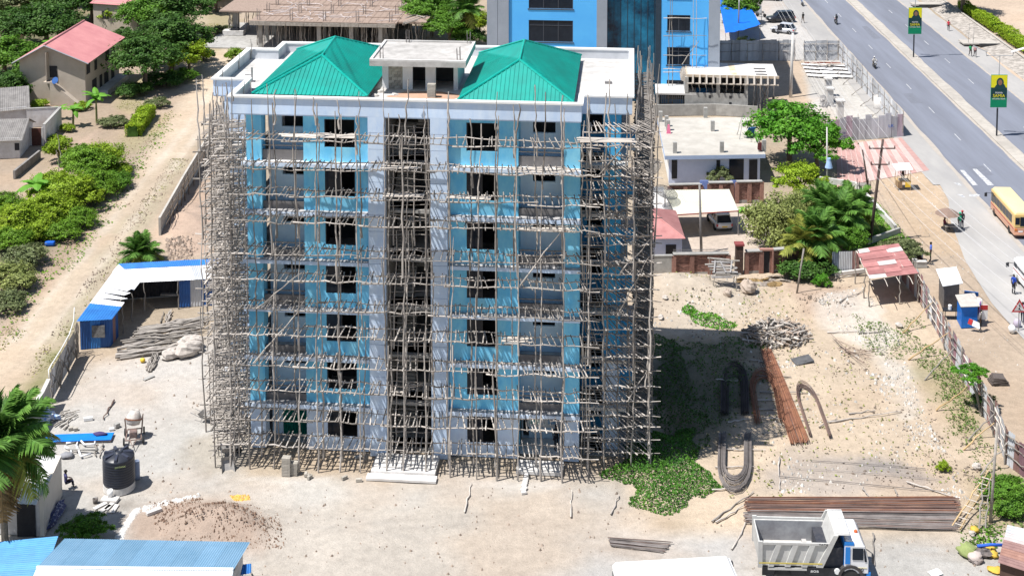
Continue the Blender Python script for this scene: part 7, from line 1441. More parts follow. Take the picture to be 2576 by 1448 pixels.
def coach(label, foot, heading, L_, W_, H_, upper, lower, nwin=6, name='bus', roofm=None, plate=None):
    """x forward, foot at the middle"""
    t = thing(name, label, 'bus', foot, heading); q = L_ / 2; w = W_ / 2
    MB().bx(-q, q, -w, w, .35, 1.05).build('lower_body', lower, t, bevel=.06); MB().bx(-q + .01, q - .03, -w + .01, w - .01, 1.051, H_ - .25).build('upper_body', upper, t, bevel=.08); MB().hexa([(-q + .03, -w + .02, H_ - .3), (q - .08, -w + .02, H_ - .3), (q - .08, w - .02, H_ - .3), (-q + .03, w - .02, H_ - .3)], [(-q + .12, -w + .22, H_), (q - .3, -w + .22, H_), (q - .3, w - .22, H_), (-q + .12, w - .22, H_)]).build('roof', roofm or upper, t, True, bevel=.1, seg=3)
    for s in (-1, 1):
        x = q - 1.0
        for k in range(nwin):
            ww = (L_ - 1.7) / nwin; MB().bx(x - ww + .05, x - .04, s * w - .03, s * w + .004, 1.3, H_ - .55).build('window', dark_glass, t); x -= ww
        MB().bx(q - .95, q - .2, s * w - .03, s * w + .004, 1.2, H_ - .5).build('window', dark_glass, t); MB().bx(-q + .1, q - .1, s * w - .01, s * w + .012, .92, 1.0).build('stripe', M('dark_red_stripe', (.35, .08, .06), (.3, .06, .05)), t)
        MB().path([(q - .2, s * w, H_ - .7), (q + .2, s * (w + .4), H_ - .75), (q + .2, s * (w + .42), H_ - .95)], .025, 5).bx(q + .15, q + .25, s * (w + .42) - .12, s * (w + .42) + .12, H_ - 1.15, H_ - .8).build('mirror', black, t)
        for x in (-q + 1.5, q - 1.2): wheel(t, x, s * (w - .12), .38, .24)
        MB().bx(-q - .02, -q + .03, s * (w - .18) - .12, s * (w - .18) + .12, .8, 1.0).build('tail_light', M('orange_light', (.7, .2, .03), (.65, .18, .03)), t); MB().bx(-q - .01, -q + .02, s * (w - .3) - .2, s * (w - .3) + .2, 1.4, 2.05).build('rear_window', dark_glass, t)
    MB().bx(-q - .012, -q + .02, -.45, .45, 1.25, 2.1).build('rear_window', dark_glass, t); MB().bx(q - .06, q + .008, -w + .15, w - .15, 1.25, H_ - .45).build('windscreen', dark_glass, t); MB().bx(-q - .12, -q, -w + .05, w - .05, .38, .6).build('bumper', lower, t, bevel=.03); MB().bx(-q - .03, -q + .02, .2, .6, .66, .8).build('number_plate', white, t)
    return t
cream = M('cream_bus_paint', (.72, .50, .19), (.68, .46, .17), sc=1, rough=.35, coat=.3); salmon = M('faded_pink_bus_paint', (.60, .33, .22), (.54, .29, .19), sc=2, rough=.4); roofy = M('pale_yellow_bus_roof', (.80, .66, .36), (.76, .62, .33), sc=1, rough=.4)
fl, rl = g(2492, 534), g(2547, 599); d = (fl - rl).normalized(); LL = max(5.8, (fl - rl).length + .5); rt = V((d.y, -d.x, 0))
coach('cream and pink minibus with a pale yellow roof driving up the road', (fl + rl) / 2 + rt * 1.0, math.atan2(d.y, d.x), LL, 2.0, 2.6, cream, salmon, 6, 'minibus', roofy)
d = RD; rt = RL; vf = g(2547, 699)
coach('white minivan with a red stripe stopped at the right picture edge', vf + rt * .85 - d * 2.3, math.atan2(d.y, d.x), 4.7, 1.7, 2.05, white, white, 3, 'minivan')
a, b = g(1546, 1407, 2.6), g(1830, 1391, 2.6); d = (b - a).normalized(); 
coach('white bus at the bottom edge of which only the long roof shows', dn((a + b) / 2 + V((d.y, -d.x, 0)) * 1.05, 0), math.atan2(d.y, d.x), (b - a).length + .3, 2.1, 2.65, white, white, 7, 'minibus')
# tipper truck
rw, fw = g(1968.5, 1469), g(2138.5, 1473); d = (fw - rw); WB = d.length; hd = math.atan2(d.y, d.x); TK = thing('tipper_truck', 'white and blue tipper truck with an empty ribbed grey bed', 'truck', rw, hd)
# local: x forward from the near rear wheel, y away from the camera
tw_ = 2.4; bedw = M('dusty_white_bed', (.58, .58, .56), (.46, .45, .44), sc=2.2, rough=.7, big=.1); bedin = M('scraped_bed_steel', (.34, .35, .37), (.22, .22, .24), sc=1.4, rough=.6); cabw = M('white_cab_paint', (.78, .78, .80), (.72, .72, .75), sc=1, rough=.35, coat=.3); cabb = M('blue_cab_paint', (.02, .22, .66), (.02, .2, .6), sc=1, rough=.35)
b0, b1 = -1.35, 2.45; zb0, zb1 = 1.12, 2.38
MB().hexa([(b0, 0, zb0), (b1 - .25, 0, zb0), (b1 - .25, .07, zb0), (b0, .07, zb0)], [(b0, 0, zb1), (b1 + .3, 0, zb1), (b1 + .3, .07, zb1), (b0, .07, zb1)]).build('side_panel', bedw, TK); MB().hexa([(b0, tw_ - .07, zb0), (b1 - .25, tw_ - .07, zb0), (b1 - .25, tw_, zb0), (b0, tw_, zb0)], [(b0, tw_ - .07, zb1), (b1 + .3, tw_ - .07, zb1), (b1 + .3, tw_, zb1), (b0, tw_, zb1)]).build('side_panel', bedw, TK)
MB().bx(b0 + .05, b1 - .2, .075, tw_ - .075, zb0, zb0 + .08).build('bed_floor', M('pale_bed_floor', (.56, .55, .52), (.44, .43, .42), sc=1.2), TK); MB().bx(b0 + .15, b1 - .5, .1, .42, zb0 + .082, zb0 + .09).build('orange_stain', M('orange_stain', (.60, .38, .16), (.52, .48, .42), sc=1.3, lo=.4, hi=.6), TK); MB().bx(b0, b0 + .07, .072, tw_ - .072, zb0 + .081, zb1).build('tailgate', bedw, TK); MB().hexa([(b1 - .27, .072, zb0), (b1 - .2, .072, zb0), (b1 - .2, tw_ - .072, zb0), (b1 - .27, tw_ - .072, zb0)], [(b1 + .38, .072, 2.95), (b1 + .46, .072, 2.95), (b1 + .46, tw_ - .072, 2.95), (b1 + .38, tw_ - .072, 2.95)]).build('headboard', bedw, TK)
MB().bx(b0 + .08, b1 - .1, .078, .09, zb0 + .1, zb1 - .02).build('bed_lining', M('orange_lining', (.5, .36, .2), (.4, .4, .38), sc=1.5), TK); MB().bx(b0 + .08, b1 + .1, tw_ - .09, tw_ - .078, zb0 + .1, zb1 - .02).build('bed_lining', bedin, TK)
MB().bx(b0 - .02, b1 + .3, -.09, -.002, zb1 - .02, zb1 + .14).build('top_rail', bedw, TK, bevel=.02); MB().bx(b0 - .02, b1 + .3, tw_ + .002, tw_ + .09, zb1 - .02, zb1 + .14).build('top_rail', bedw, TK, bevel=.02)
for y in (-.11, tw_ + .004): MB().bx(b0 - .06, b0 + .18, y, y + .106, zb0 - .08, zb1 + .18).build('corner_post', bedw, TK)
for k in range(3):
    x = b0 + .5 + k * .93; MB().hexa([(x, -.1, zb0 - .02), (x + .3, -.1, zb0 - .02), (x + .3, -.004, zb0 - .02), (x, -.004, zb0 - .02)], [(x + .42, -.1, zb1 - .03), (x + .72, -.1, zb1 - .03), (x + .72, -.004, zb1 - .03), (x + .42, -.004, zb1 - .03)]).build('rib', bedw, TK)
MB().hexa([(b1 - .62, -.1, zb0 - .02), (b1 - .26, -.1, zb0 - .02), (b1 - .26, -.004, zb0 - .02), (b1 - .62, -.004, zb0 - .02)], [(b1 + .3, -.1, 2.98), (b1 + .56, -.1, 2.98), (b1 + .56, -.004, 2.98), (b1 + .3, -.004, 2.98)]).hexa([(b1 - .62, tw_ + .004, zb0 - .02), (b1 - .26, tw_ + .004, zb0 - .02), (b1 - .26, tw_ + .1, zb0 - .02), (b1 - .62, tw_ + .1, zb0 - .02)], [(b1 + .3, tw_ + .004, 2.98), (b1 + .56, tw_ + .004, 2.98), (b1 + .56, tw_ + .1, 2.98), (b1 + .3, tw_ + .1, 2.98)]).build('front_post', bedw, TK)
MB().bx(b0, b1 - .3, -.112, -.101, zb0 + .16, zb0 + .24).build('reflective_strip', M('yellow_strip', (.62, .5, .12), (.55, .45, .12)), TK)
MB().bx(b1 + .4, b1 + 1.2, -.05, tw_ + .05, 2.98, 3.04).build('cab_canopy', white, TK, bevel=.01)
for k in range(4): MB().bx(b1 + .42, b1 + 1.2, -.03 + k * .8 - .03 * k, .01 + k * .8 - .03 * k, 3.042, 3.09).build('canopy_rib', bedw, TK)
MB().bx(.4, .65, 1.2, 1.5, zb0 + .082, zb0 + .5).build('block_in_bed', conc_l, None); o = bpy.data.objects['block_in_bed']; o.name = 'cement_block'; o.location = rw; o.rotation_euler = (0, 0, hd); o.location = rw + Euler((0, 0, hd)).to_matrix() @ V((.9, .3, 0)); prop(o, 'single pale block standing inside the tipper truck bed', 'block')
c0, c1 = b1 + .95, WB + .98; c0 = max(c0, WB - .55)
cabz = 2.62; MB().add([(c0, 0, .75), (c1, 0, .75), (c1, 0, 1.5), (c1 - .22, .03, 2.35), (c0, .03, 2.35), (c0, tw_, .75), (c1, tw_, .75), (c1, tw_, 1.5), (c1 - .22, tw_ - .03, 2.35), (c0, tw_ - .03, 2.35)], [(0, 1, 2, 3, 4), (9, 8, 7, 6, 5), (0, 5, 6, 1), (1, 6, 7, 2), (2, 7, 8, 3), (3, 8, 9, 4), (4, 9, 5, 0)]).build('cab', cabw, TK, bevel=.04)
MB().hexa([(c0 + .02, .02, 2.3), (c1 - .2, .02, 2.3), (c1 - .2, tw_ - .02, 2.3), (c0 + .02, tw_ - .02, 2.3)], [(c0 + .1, .16, cabz), (c1 - .42, .16, cabz), (c1 - .42, tw_ - .16, cabz), (c0 + .1, tw_ - .16, cabz)]).build('cab_roof', cabw, TK, True, bevel=.06)
MB().bx(c0 - .02, c0 + .5, .02, .16, 2.36, 2.52).bx(c0 - .02, c0 + .03, .1, tw_ - .1, .9, 2.5).build('blue_panel', cabb, TK); MB().bx(c0 + .02, c0 + .3, -.014, -.002, 1.3, 2.28).build('blue_panel', cabb, TK)
MB().bx(c0 + .42, c0 + 1.02, -.02, -.004, 1.55, 2.22).build('door_window', dark_glass, TK); MB().hexa([(c0 + 1.1, -.02, 1.45), (c1 - .1, -.02, 1.45), (c1 - .1, -.004, 1.45), (c0 + 1.1, -.004, 1.45)], [(c0 + 1.1, -.02, 2.2), (c1 - .28, -.02, 2.2), (c1 - .28, -.004, 2.2), (c0 + 1.1, -.004, 2.2)]).build('door_window', dark_glass, TK)
MB().hexa([(c1 - .04, .12, 1.5), (c1 + .015, .12, 1.5), (c1 + .015, tw_ - .12, 1.5), (c1 - .04, tw_ - .12, 1.5)], [(c1 - .24, .12, 2.3), (c1 - .19, .12, 2.3), (c1 - .19, tw_ - .12, 2.3), (c1 - .24, tw_ - .12, 2.3)]).build('windscreen', dark_glass, TK); MB().bx(c1 - .1, c1 + .14, .02, tw_ - .02, .5, .8).build('bumper', cabb, TK, bevel=.03)
MB().bx(c0 + .3, c1 - .1, -.018, -.004, 1.06, 1.12).build('side_stripe', M('pale_yellow_strip', (.7, .65, .45), (.66, .6, .4)), TK); MB().path([(c1 - .15, -.02, 2.2), (c1 + .15, -.3, 2.1), (c1 + .15, -.3, 1.7)], .03, 5).bx(c1 + .1, c1 + .2, -.42, -.2, 1.6, 2.05).build('mirror', black, TK); MB().lathe([(.1, 0), (.11, .05), (.08, .13), (.02, .15)], n=10).build('beacon', M('orange_beacon', (.65, .14, .05), (.6, .12, .04)), TK).location = ((c0 + c1) / 2 + .1, .9, cabz)
fm_ = []
for k in range(9):
    a = R(8 + k * 20.5); fm_.append((WB + math.cos(a) * .74, .5 + math.sin(a) * .74))
m = MB(); vsx = []
for x, z in fm_: vsx += [(x, -.06, z), (x, .4, z)]
m.add(vsx, [(2 * i, 2 * i + 1, 2 * i + 3, 2 * i + 2) for i in range(8)]); m.add([(x, -.06, z) for x, z in fm_] + [(WB + (x - WB) * .78, -.06, .5 + (z - .5) * .78) for x, z in fm_], [(i, i + 1, 10 + i, 9 + i) for i in range(8)]); m.build('mudguard', M('black_mudguard', (.05, .05, .05), (.07, .06, .06)), TK)
MB().bx(b0 + .3, WB + .6, .55, .7, .7, .95).bx(b0 + .3, WB + .6, tw_ - .7, tw_ - .55, .7, .95).bx(b0 + .2, c0, .05, .12, .5, 1.0).build('chassis', black, TK); MB().bx(b1 - .5, c0 - .02, .2, tw_ - .2, .6, 2.1).build('engine_gear', M('dark_machinery', (.03, .035, .05), (.06, .06, .07), sc=4), TK); MB().bx(b0 + .5, 1.3, -.08, -.005, zb0 - .22, zb0 - .09).build('side_guard', bedw, TK); MB().bx(b1 - 1.2, b1 - .2, -.01, .04, .62, 1.05).build('tool_box', black, TK); MB().lathe([(.16, 0), (.16, .1)], n=12).build('air_tank', white, TK).matrix_local = Matrix.Translation((b1 + .55, .05, .85)) @ Euler((R(90), 0, 0)).to_matrix().to_4x4()
for x in (0, WB):
    for y in (.14, tw_ - .14): wheel(TK, x, y, .5, .3)
MB().bx(b0 + .25, 1.2, 0, .5, .98, 1.04).build('mudguard', black, TK)
lettering(TK, 'TATA', .16, (b1 - .25, -.095, zb1 + .055), (R(90), 0, 0), black, 1.3); lettering(TK, '20', .3, (c1 - .42, -.022, .96), (R(90), 0, 0), black); lettering(TK, 'aoa', .28, (b1 - .7, -.02, .86), (R(90), 0, 0), white, 1.2)
# motorbikes and bicycle
def motorbike(label, foot, heading, tank, rider, name='motorbike'):
    t = thing(name, label, 'motorbike', foot, heading)
    for y in (-.62, .62):
        w = MB().lathe([(.2, -.05), (.28, -.05), (.3, 0), (.28, .05), (.2, .05), (.2, -.05)], n=14).build('wheel', rubber, t, True); w.rotation_euler = (0, R(90), 0); w.location = (0, y, .3)
    MB().path([(0, .62, .3), (0, .1, .62), (0, -.35, .75), (0, -.62, .3)], .04, 6).path([(0, -.62, .3), (0, -.4, .95)], .03, 6).box((0, .05, .42), (.22, .42, .3)).build('frame', steel, t); MB().blob((0, -.2, .8), (.14, .26, .12), 1, 8, 6, 0).build('fuel_tank', tank, t, True); MB().box((0, .3, .8), (.24, .7, .09)).build('seat', black, t, bevel=.03); MB().path([(-.36, -.36, 1.02), (0, -.42, .98), (.36, -.36, 1.02)], .02, 5).build('handlebar', black, t); MB().box((0, -.55, .9), (.2, .12, .2)).build('headlight', white, t, bevel=.03)
    return t
def rider(lab, foot, heading, sh, tr, **k): return person(lab, foot + V((math.sin(heading) * -.1, 0, 0)), heading, sh, tr, 'ride', **k)
RH = math.atan2(RD.y, RD.x)
mb1 = g(2102, 61); motorbike('motorbike ridden up the near carriageway, farther of the two', mb1, RH + R(90), red, None); rider('rider in a white shirt with a black backpack on the farther motorbike', mb1 + RD * -.15, RH + R(90), cloth('white', (.75, .75, .75)), black, hair=black)
o = MB().box((0, 0, 0), (.38, .26, .5)).build('backpack', black, None, bevel=.06); o.location = mb1 + RD * -.42 + V((0, 0, 1.2)); prop(o, 'black backpack worn by the rider in white', 'backpack')
mb2 = g(2198, 171); motorbike('motorbike ridden down the near carriageway, nearer of the two', mb2, RH - R(90), black, None); rider('rider in pale clothes with a white helmet on the nearer motorbike', mb2, RH - R(90), cloth('palegrey', (.55, .52, .48)), cloth('khaki', (.35, .31, .25)), hair=white)
bp = g(2017, 15); motorbike('dark motorbike at the top edge of the shoulder lane', bp, RH - R(90), blue_sheet, None); rider('rider in a blue shirt at the top edge of the road', bp, RH - R(90), cloth('blue', (.03, .1, .55)), cloth('white2', (.7, .7, .7)))
for i, p in enumerate(((1952, 48), (1948, 44))): motorbike(['dark motorbike parked by the black estate car, right one', 'dark motorbike parked by the black estate car, left one'][i], g(*p) + V((-2.2 - i, 1.5, 0)), R(60 + 30 * i), black, None)
# people
def P_(lab, uv, rz, sh, tr, pose='stand', **k): return person(lab, g(*uv, k.pop('z', .02)), R(rz), cloth(*sh), cloth(*tr), pose, **k)
P_('person in dark clothes walking on the shoulder near the parked cars', (2019, 58.5), 200, ('darkgrey', (.05, .05, .05)), ('brown', (.22, .16, .12)), 'walk')
P_('person in a red shirt and black trousers walking beside the stone bank', (2385, 78.5), 160, ('red', (.62, .04, .07)), ('blk', (.02, .02, .025)), 'walk')
P_('person in a green shirt walking by the drain slab', (2440, 142), 10, ('green', (.02, .33, .12)), ('blk2', (.02, .02, .02)), 'walk'); P_('person in a pink patterned shirt walking beside the one in green', (2451.6, 144), -5, ('pink', (.6, .3, .3)), ('darkb', (.03, .03, .04)), 'walk')
P_('person in a bright blue shirt standing by the lawn corner', (2340, 656), 250, ('blueviolet', (.12, .2, .66)), ('blk3', (.025, .025, .03)))
P_('person in a blue shirt sitting on the planter wall', (2296, 650), 240, ('royal', (.06, .09, .45)), ('blk4', (.02, .02, .02)), 'sit'); P_('person in dark clothes sitting next to the planter wall end', (2313, 657), 250, ('dark5', (.05, .05, .06)), ('gr5', (.25, .24, .26)), 'sit'); P_('person in white sitting low beside the planter', (2318, 662), 255, ('white6', (.55, .54, .6)), ('maroon6', (.12, .05, .05)), 'sit')
P_('person in a royal blue shirt standing at the white minivan door', (2548.5, 739.5), 120, ('royal2', (.02, .07, .42)), ('navy', (.02, .02, .03))); P_('person in a pale blue shirt at the right edge behind the road sign', (2571, 812), 150, ('paleblue', (.35, .4, .75)), ('navy2', (.03, .035, .06)), 'walk')
P_('person in a grey shirt standing against the blue kiosk', (2465, 832), 60, ('grey7', (.28, .26, .25)), ('blk7', (.015, .015, .015)))
P_('person in a green top and white skirt standing by the roadside umbrella', (2413, 580), 30, ('green8', (.0, .42, .22)), ('white8', (.6, .6, .6)), hair=cloth('green9', (.0, .42, .22))); P_('person with a red cap carrying a dark bag behind the one in green', (2419, 575), 200, ('dark9', (.05, .04, .05)), ('navy9', (.03, .04, .1)), hair=red)
P_('vendor sitting under the beige umbrella', (2375, 578), 100, ('maroon10', (.2, .04, .08)), ('dark10', (.05, .04, .05)), 'sit'); P_('person inside the little roofed stall', (2270, 458), 0, ('brown11', (.12, .09, .08)), ('dark11', (.04, .04, .04)), z=.45)
P_('person in dark blue squatting by the white shed wall', (166, 1228), 120, ('navy12', (.06, .06, .16)), ('navy13', (.03, .03, .06)), 'sit')
um = thing('umbrella', 'faded beige umbrella shading a roadside vendor', 'umbrella', g(2381, 578)); MB().tube((0, 0, 0), (0, 0, 2.0), .025).build('pole', steel, um); m = MB()
m.lathe([(.03, 2.1), (.4, 2.0), (.85, 1.78), (1.15, 1.55)], n=10); m.build('canopy', M('beige_canvas', (.27, .19, .155), (.21, .15, .12), sc=2), um)
vt = thing('vendor_table', 'low dark vendor table under the beige umbrella', 'table', g(2390, 582)); MB().bx(-.6, .6, -.35, .35, .55, .62).build('table_top', greywood, vt)
for x in (-.55, .5):
    for y in (-.3, .25): MB().bx(x, x + .05, y, y + .05, 0, .55).build('leg', greywood, vt)
sk = thing('market_stall', 'little wheeled stall with a white slanting roof on the brown verge', 'stall', g(2270, 474))
for x in (-.65, .65):
    for y in (-.5, .5): pole(sk, 'post', (x, y, 0), (x, y, 2.2), .035, mat=wood2)
MB().hexa([(-.95, -.8, 2.1), (.8, -.8, 2.2), (.8, .7, 2.45), (-.95, .7, 2.35)], [(-.95, -.8, 2.15), (.8, -.8, 2.25), (.8, .7, 2.5), (-.95, .7, 2.4)]).build('roof', white_sheet, sk); MB().bx(-.65, .65, -.5, .5, .85, .92).build('counter', wood2, sk); MB().bx(-.66, -.2, -.52, .2, .2, .84).build('side_board', M('brown_board', (.3, .2, .12), (.22, .15, .09)), sk); MB().bx(-.5, .5, -.4, -.1, .925, 1.1).build('goods', M('goods_mix', (.1, .2, .5), (.6, .45, .08), sc=9), sk); MB().bx(.1, .66, -.53, -.49, .3, .85).build('front_board', yellow, sk)
gd_ = thing('guard_desk', 'dark iron stand beside the short leaning pole', 'stand', g(2172, 484)); MB().bx(-.6, .6, -.5, .5, .8, .86).build('top', greywood, gd_)
for x in (-.6, .55):
    for y in (-.5, .45): MB().bx(x, x + .05, y, y + .05, 0, 1.3).build('leg', black, gd_)
# ------------------------------------------------------------------ yard: tank, mixer, barrows, blocks
tk = thing('water_tank', 'black ribbed plastic water tank on a round concrete plinth', 'water tank', g(300, 1226)); MB().lathe([(.99, 0), (.97, .42), (.0, .425)], n=28).build('plinth', conc_l, tk); pr = [(.95, .43)]
for k in range(9): z = .5 + k * .16; pr += [(.955, z), (.985, z + .04), (.985, z + .09), (.955, z + .13)]
pr += [(.97, 1.98), (.98, 2.1), (.94, 2.16), (.3, 2.36), (.24, 2.36), (.24, 2.46), (.2, 2.46), (.2, 2.40), (0, 2.40)]
MB().lathe(pr, n=36).build('shell', M('black_tank_plastic', (.025, .028, .04), (.035, .04, .055), sc=1, rough=.38), tk, True)
for k in range(7): a = k * 2 * math.pi / 7 + .3; c_, s_ = math.cos(a), math.sin(a); MB().hexa([(c_ * .3 - s_ * .09, s_ * .3 + c_ * .09, 2.3), (c_ * .3 + s_ * .09, s_ * .3 - c_ * .09, 2.3), (c_ * .95 + s_ * .11, s_ * .95 - c_ * .11, 2.12), (c_ * .95 - s_ * .11, s_ * .95 + c_ * .11, 2.12)], [(c_ * .34 - s_ * .06, s_ * .34 + c_ * .06, 2.39), (c_ * .34 + s_ * .06, s_ * .34 - c_ * .06, 2.39), (c_ * .92 + s_ * .08, s_ * .92 - c_ * .08, 2.33), (c_ * .92 - s_ * .08, s_ * .92 + c_ * .08, 2.33)]).build('lug', M('blue_black_plastic', (.04, .045, .07), (.05, .055, .08), rough=.35), tk, bevel=.02)
o = lettering(tk, 'SIMTANK', .16, (.36, -.93, 1.86), (R(90), 0, R(21)), M('yellow_green_print', (.6, .7, .3), (.55, .65, .28))); 
br_ = thing('barrel', 'tall narrow blue grey barrel behind the water tank', 'barrel', g(344, 1203)); MB().lathe([(.2, 0), (.21, .3), (.2, 1.15), (.17, 1.2), (.16, 1.18), (.15, .9), (0, .9)], n=14).build('shell', M('blue_grey_plastic', (.28, .33, .45), (.22, .27, .38), sc=3), br_, True)
sl_ = thing('paving_slab', 'pale square slab in front of the water tank', 'slab', g(278, 1258), R(-8)); MB().bx(-.55, .5, -.28, .28, 0, .16).build('slab', conc_l, sl_, bevel=.02)
for i in range(4): o = MB().box((0, 0, .03), (.9, .3, .06)).build('paving_slab', conc_l, None, bevel=.015); o.location = g(252 + i * 12, 1272 + (i % 2) * 7); o.rotation_euler = (0, 0, R(50 + i * 12)); prop(o, ['flat slab leftmost under the tank tap', 'flat slab second from the left under the tank tap', 'flat slab third from the left under the tank tap', 'flat slab rightmost under the tank tap'][i], 'slab')
def bucket(label, uv, r, h, mt, z=0): t = thing('bucket', label, 'bucket', g(*uv) + V((0, 0, z))); MB().lathe([(r * .8, 0), (r, h), (r * .94, h), (r * .76, .03), (0, .03)], n=14).build('shell', mt, t, True); MB().path([(-r, 0, h), (-r * .6, 0, h + r * .3), (r * .6, 0, h + r * .3), (r, 0, h)], .012, 4).build('handle', steel, t); return t
bucket('white bucket standing on the slab under the tank tap', (277, 1254), .19, .42, white, .16); bucket('dark dented bucket left of the slab', (240, 1264), .17, .3, M('dark_tin', (.16, .14, .13), (.1, .09, .085)))
def barrow(label, foot, heading, tilt=0):
    t = thing('wheelbarrow', label, 'wheelbarrow', foot, rot=(tilt, 0, heading)); MB().add([(-.3, -.4, .3), (.3, -.4, .3), (.25, .35, .3), (-.25, .35, .3), (-.42, -.6, .62), (.42, -.6, .62), (.38, .5, .58), (-.38, .5, .58)], [(0, 3, 2, 1), (0, 1, 5, 4), (1, 2, 6, 5), (2, 3, 7, 6), (3, 0, 4, 7)]).build('tray', M('mortar_grey_tray', (.26, .25, .25), (.36, .35, .33), sc=4), t)
    for s in (-1, 1): MB().path([(s * .08, -.75, .2), (s * .28, .2, .28), (s * .3, 1.1, .55)], .02, 5).path([(s * .26, .2, .28), (s * .3, .3, 0)], .02, 5).build('handle', steel, t)
    w = MB().lathe([(.08, -.04), (.19, -.04), (.2, 0), (.19, .04), (.08, .04)], n=12).build('wheel', rubber, t, True); w.rotation_euler = (0, R(90), 0); w.location = (0, -.75, .2); return t
barrow('wheelbarrow parked beyond the scaffold corner, farther one', g(520, 1058), R(70)); barrow('wheelbarrow tipped on end at the scaffold corner', g(570, 1172), R(20), R(55)); barrow('wheelbarrow with dark mortar behind the tipped one', g(572, 1142), R(100))
mx = thing('concrete_mixer', 'rusty concrete mixer with a whitish drum beside the water tank', 'concrete mixer', g(337, 1105), R(12)); dr_ = MB().lathe([(.12, -.45), (.42, -.35), (.5, -.05), (.5, .1), (.28, .55), (.24, .56), (.23, .5), (.4, .1)], n=18).build('drum', M('cement_caked_drum', (.62, .60, .57), (.42, .36, .33), sc=3), mx, True); dr_.location = (0, .25, 1.35); dr_.rotation_euler = (R(-18), R(8), 0)
rim_ = MB().lathe([(.5, -.06), (.55, -.06), (.55, .02), (.5, .02)], n=18).build('ring_gear', rust_red, dr_)
MB().path([(-.5, -.7, .35), (-.45, .8, .35), (.45, .8, .35), (.5, -.7, .35), (-.5, -.7, .35)], .05, 5).path([(-.5, .25, .35), (-.58, .25, 1.4)], .05, 5).path([(.5, .25, .35), (.58, .25, 1.4)], .05, 5).path([(-.2, -.7, .35), (0, -1.6, .3), (.2, -.7, .35)], .04, 5).path([(.58, .25, 1.4), (.62, .1, 1.7)], .04, 5).build('frame', M('rusty_frame', (.22, .14, .12), (.3, .24, .21), sc=5), mx); MB().box((0, -.45, .65), (.5, .45, .45)).build('engine', M('grimy_engine', (.25, .17, .15), (.12, .1, .1), sc=6), mx, bevel=.05)
for x, y in ((-.62, -.6), (.62, -.6), (-.62, .7), (.62, .7)): wheel(mx, x, y, .24, .1).rotation_euler = (0, R(90), 0)
bs = thing('block_stack', 'taller stack of grey cement blocks at the scaffold foot', 'block stack', g(721, 1193), BA); bs2 = thing('block_stack', 'shorter stack of grey cement blocks beside the taller one', 'block stack', g(739, 1191), BA)
for t, n in ((bs, 6), (bs2, 4)):
    for k in range(n):
        for j_ in range(2): link('cement_block', bk, None, t, (-.28 + U(-.02, .02), -.2 + j_ * .22, k * .2), scale=(1.4, 1.2, 1))
for i, uv in enumerate(((771, 1199), (786, 1200), (777, 1206), (862, 1208), (895, 1212))): o = link('cement_block', bk, None, None, g(*uv), (0, 0, U(0, 3))); prop(o, ['loose block right of the stacks, leftmost', 'loose block right of the stacks, upper right', 'loose block right of the stacks, lowest', 'loose block midway between stacks and steps', 'loose block nearest the entrance steps'][i], 'block')
# strewn yard things
for i, (uv, s, mt, lab) in enumerate((((222, 1056), (.6, .25, .22), white, 'white foam block lying near the concrete mixer'), ((281, 1080), (.35, .2, .12), white, 'small white lump at the end of the blue sheets'), ((294, 1073), (.35, .3, .28), conc, 'grey block beside the small white lump'), ((178, 1080), (.3, .25, .2), block, 'two toned block left of the blue sheets, left one'), ((191, 1081), (.28, .24, .2), block, 'block left of the blue sheets, right one'), ((374, 950), (.9, .3, .05), conc, 'flat grey board on the yard below the log pile'), ((387, 1292), (.95, .3, .2), conc_l, 'pale beam on the red earth beside the heap'), ((901, 1150), (.5, .3, .1), conc, 'low stone by the stair bay'))):
    o = MB().box((0, 0, s[2] / 2), s).build('block', mt, None, bevel=.02); o.location = g(*uv); o.location.z = gz(o.location); o.rotation_euler = (0, 0, U(.1, .9)); prop(o, lab, 'block')
bsh = thing('sheet_stack', 'stack of blue sheets with a folded cloth lying by the palm', 'sheet stack', g(200, 1105), R(4))
for i in range(4): MB().box((U(-.06, .06), U(-.05, .05), .05 + i * .045), (4.4, .95, .035)).build('sheet', (boards, M('pink_sheet', (.5, .3, .33), (.45, .27, .3)), M('azure_sheet', (.01, .22, .72), (.01, .18, .62), rough=.4), MATS['azure_sheet'])[i], bsh)
o = MB().blob((0, 0, .05), (.5, .22, .1), 5, 10, 5, .2).build('cloth', M('purple_cloth', (.07, .05, .16), (.05, .04, .12)), None, True); o.location = g(251, 1100) + V((0, 0, .22)); prop(o, 'purple folded cloth on the blue sheets', 'cloth')
pv = M('white_pvc', (.80, .80, .82), (.74, .74, .77), rough=.4)
for i, (pts, lab) in enumerate((([(166, 1114), (196, 1108), (192, 1120)], 'bent white pipe nearest the blue sheets'), ([(163, 1122), (178, 1130), (180, 1142)], 'short white pipe at the shed corner'), ([(192, 1118), (204, 1147), (228, 1140)], 'long bent white pipe in the middle of the pipes'), ([(204, 1108), (212, 1117), (238, 1116), (239, 1110)], 'white pipe with two bends below the blue sheets'), ([(170, 1128), (245, 1131)], 'straight pale pipe under the other pipes'))):
    o = MB().path([g(u, v, .08 + i * .03) for u, v in pts], .07, 7).build('pipe', pv if i < 4 else conc, None, True); prop(o, lab, 'pipe')
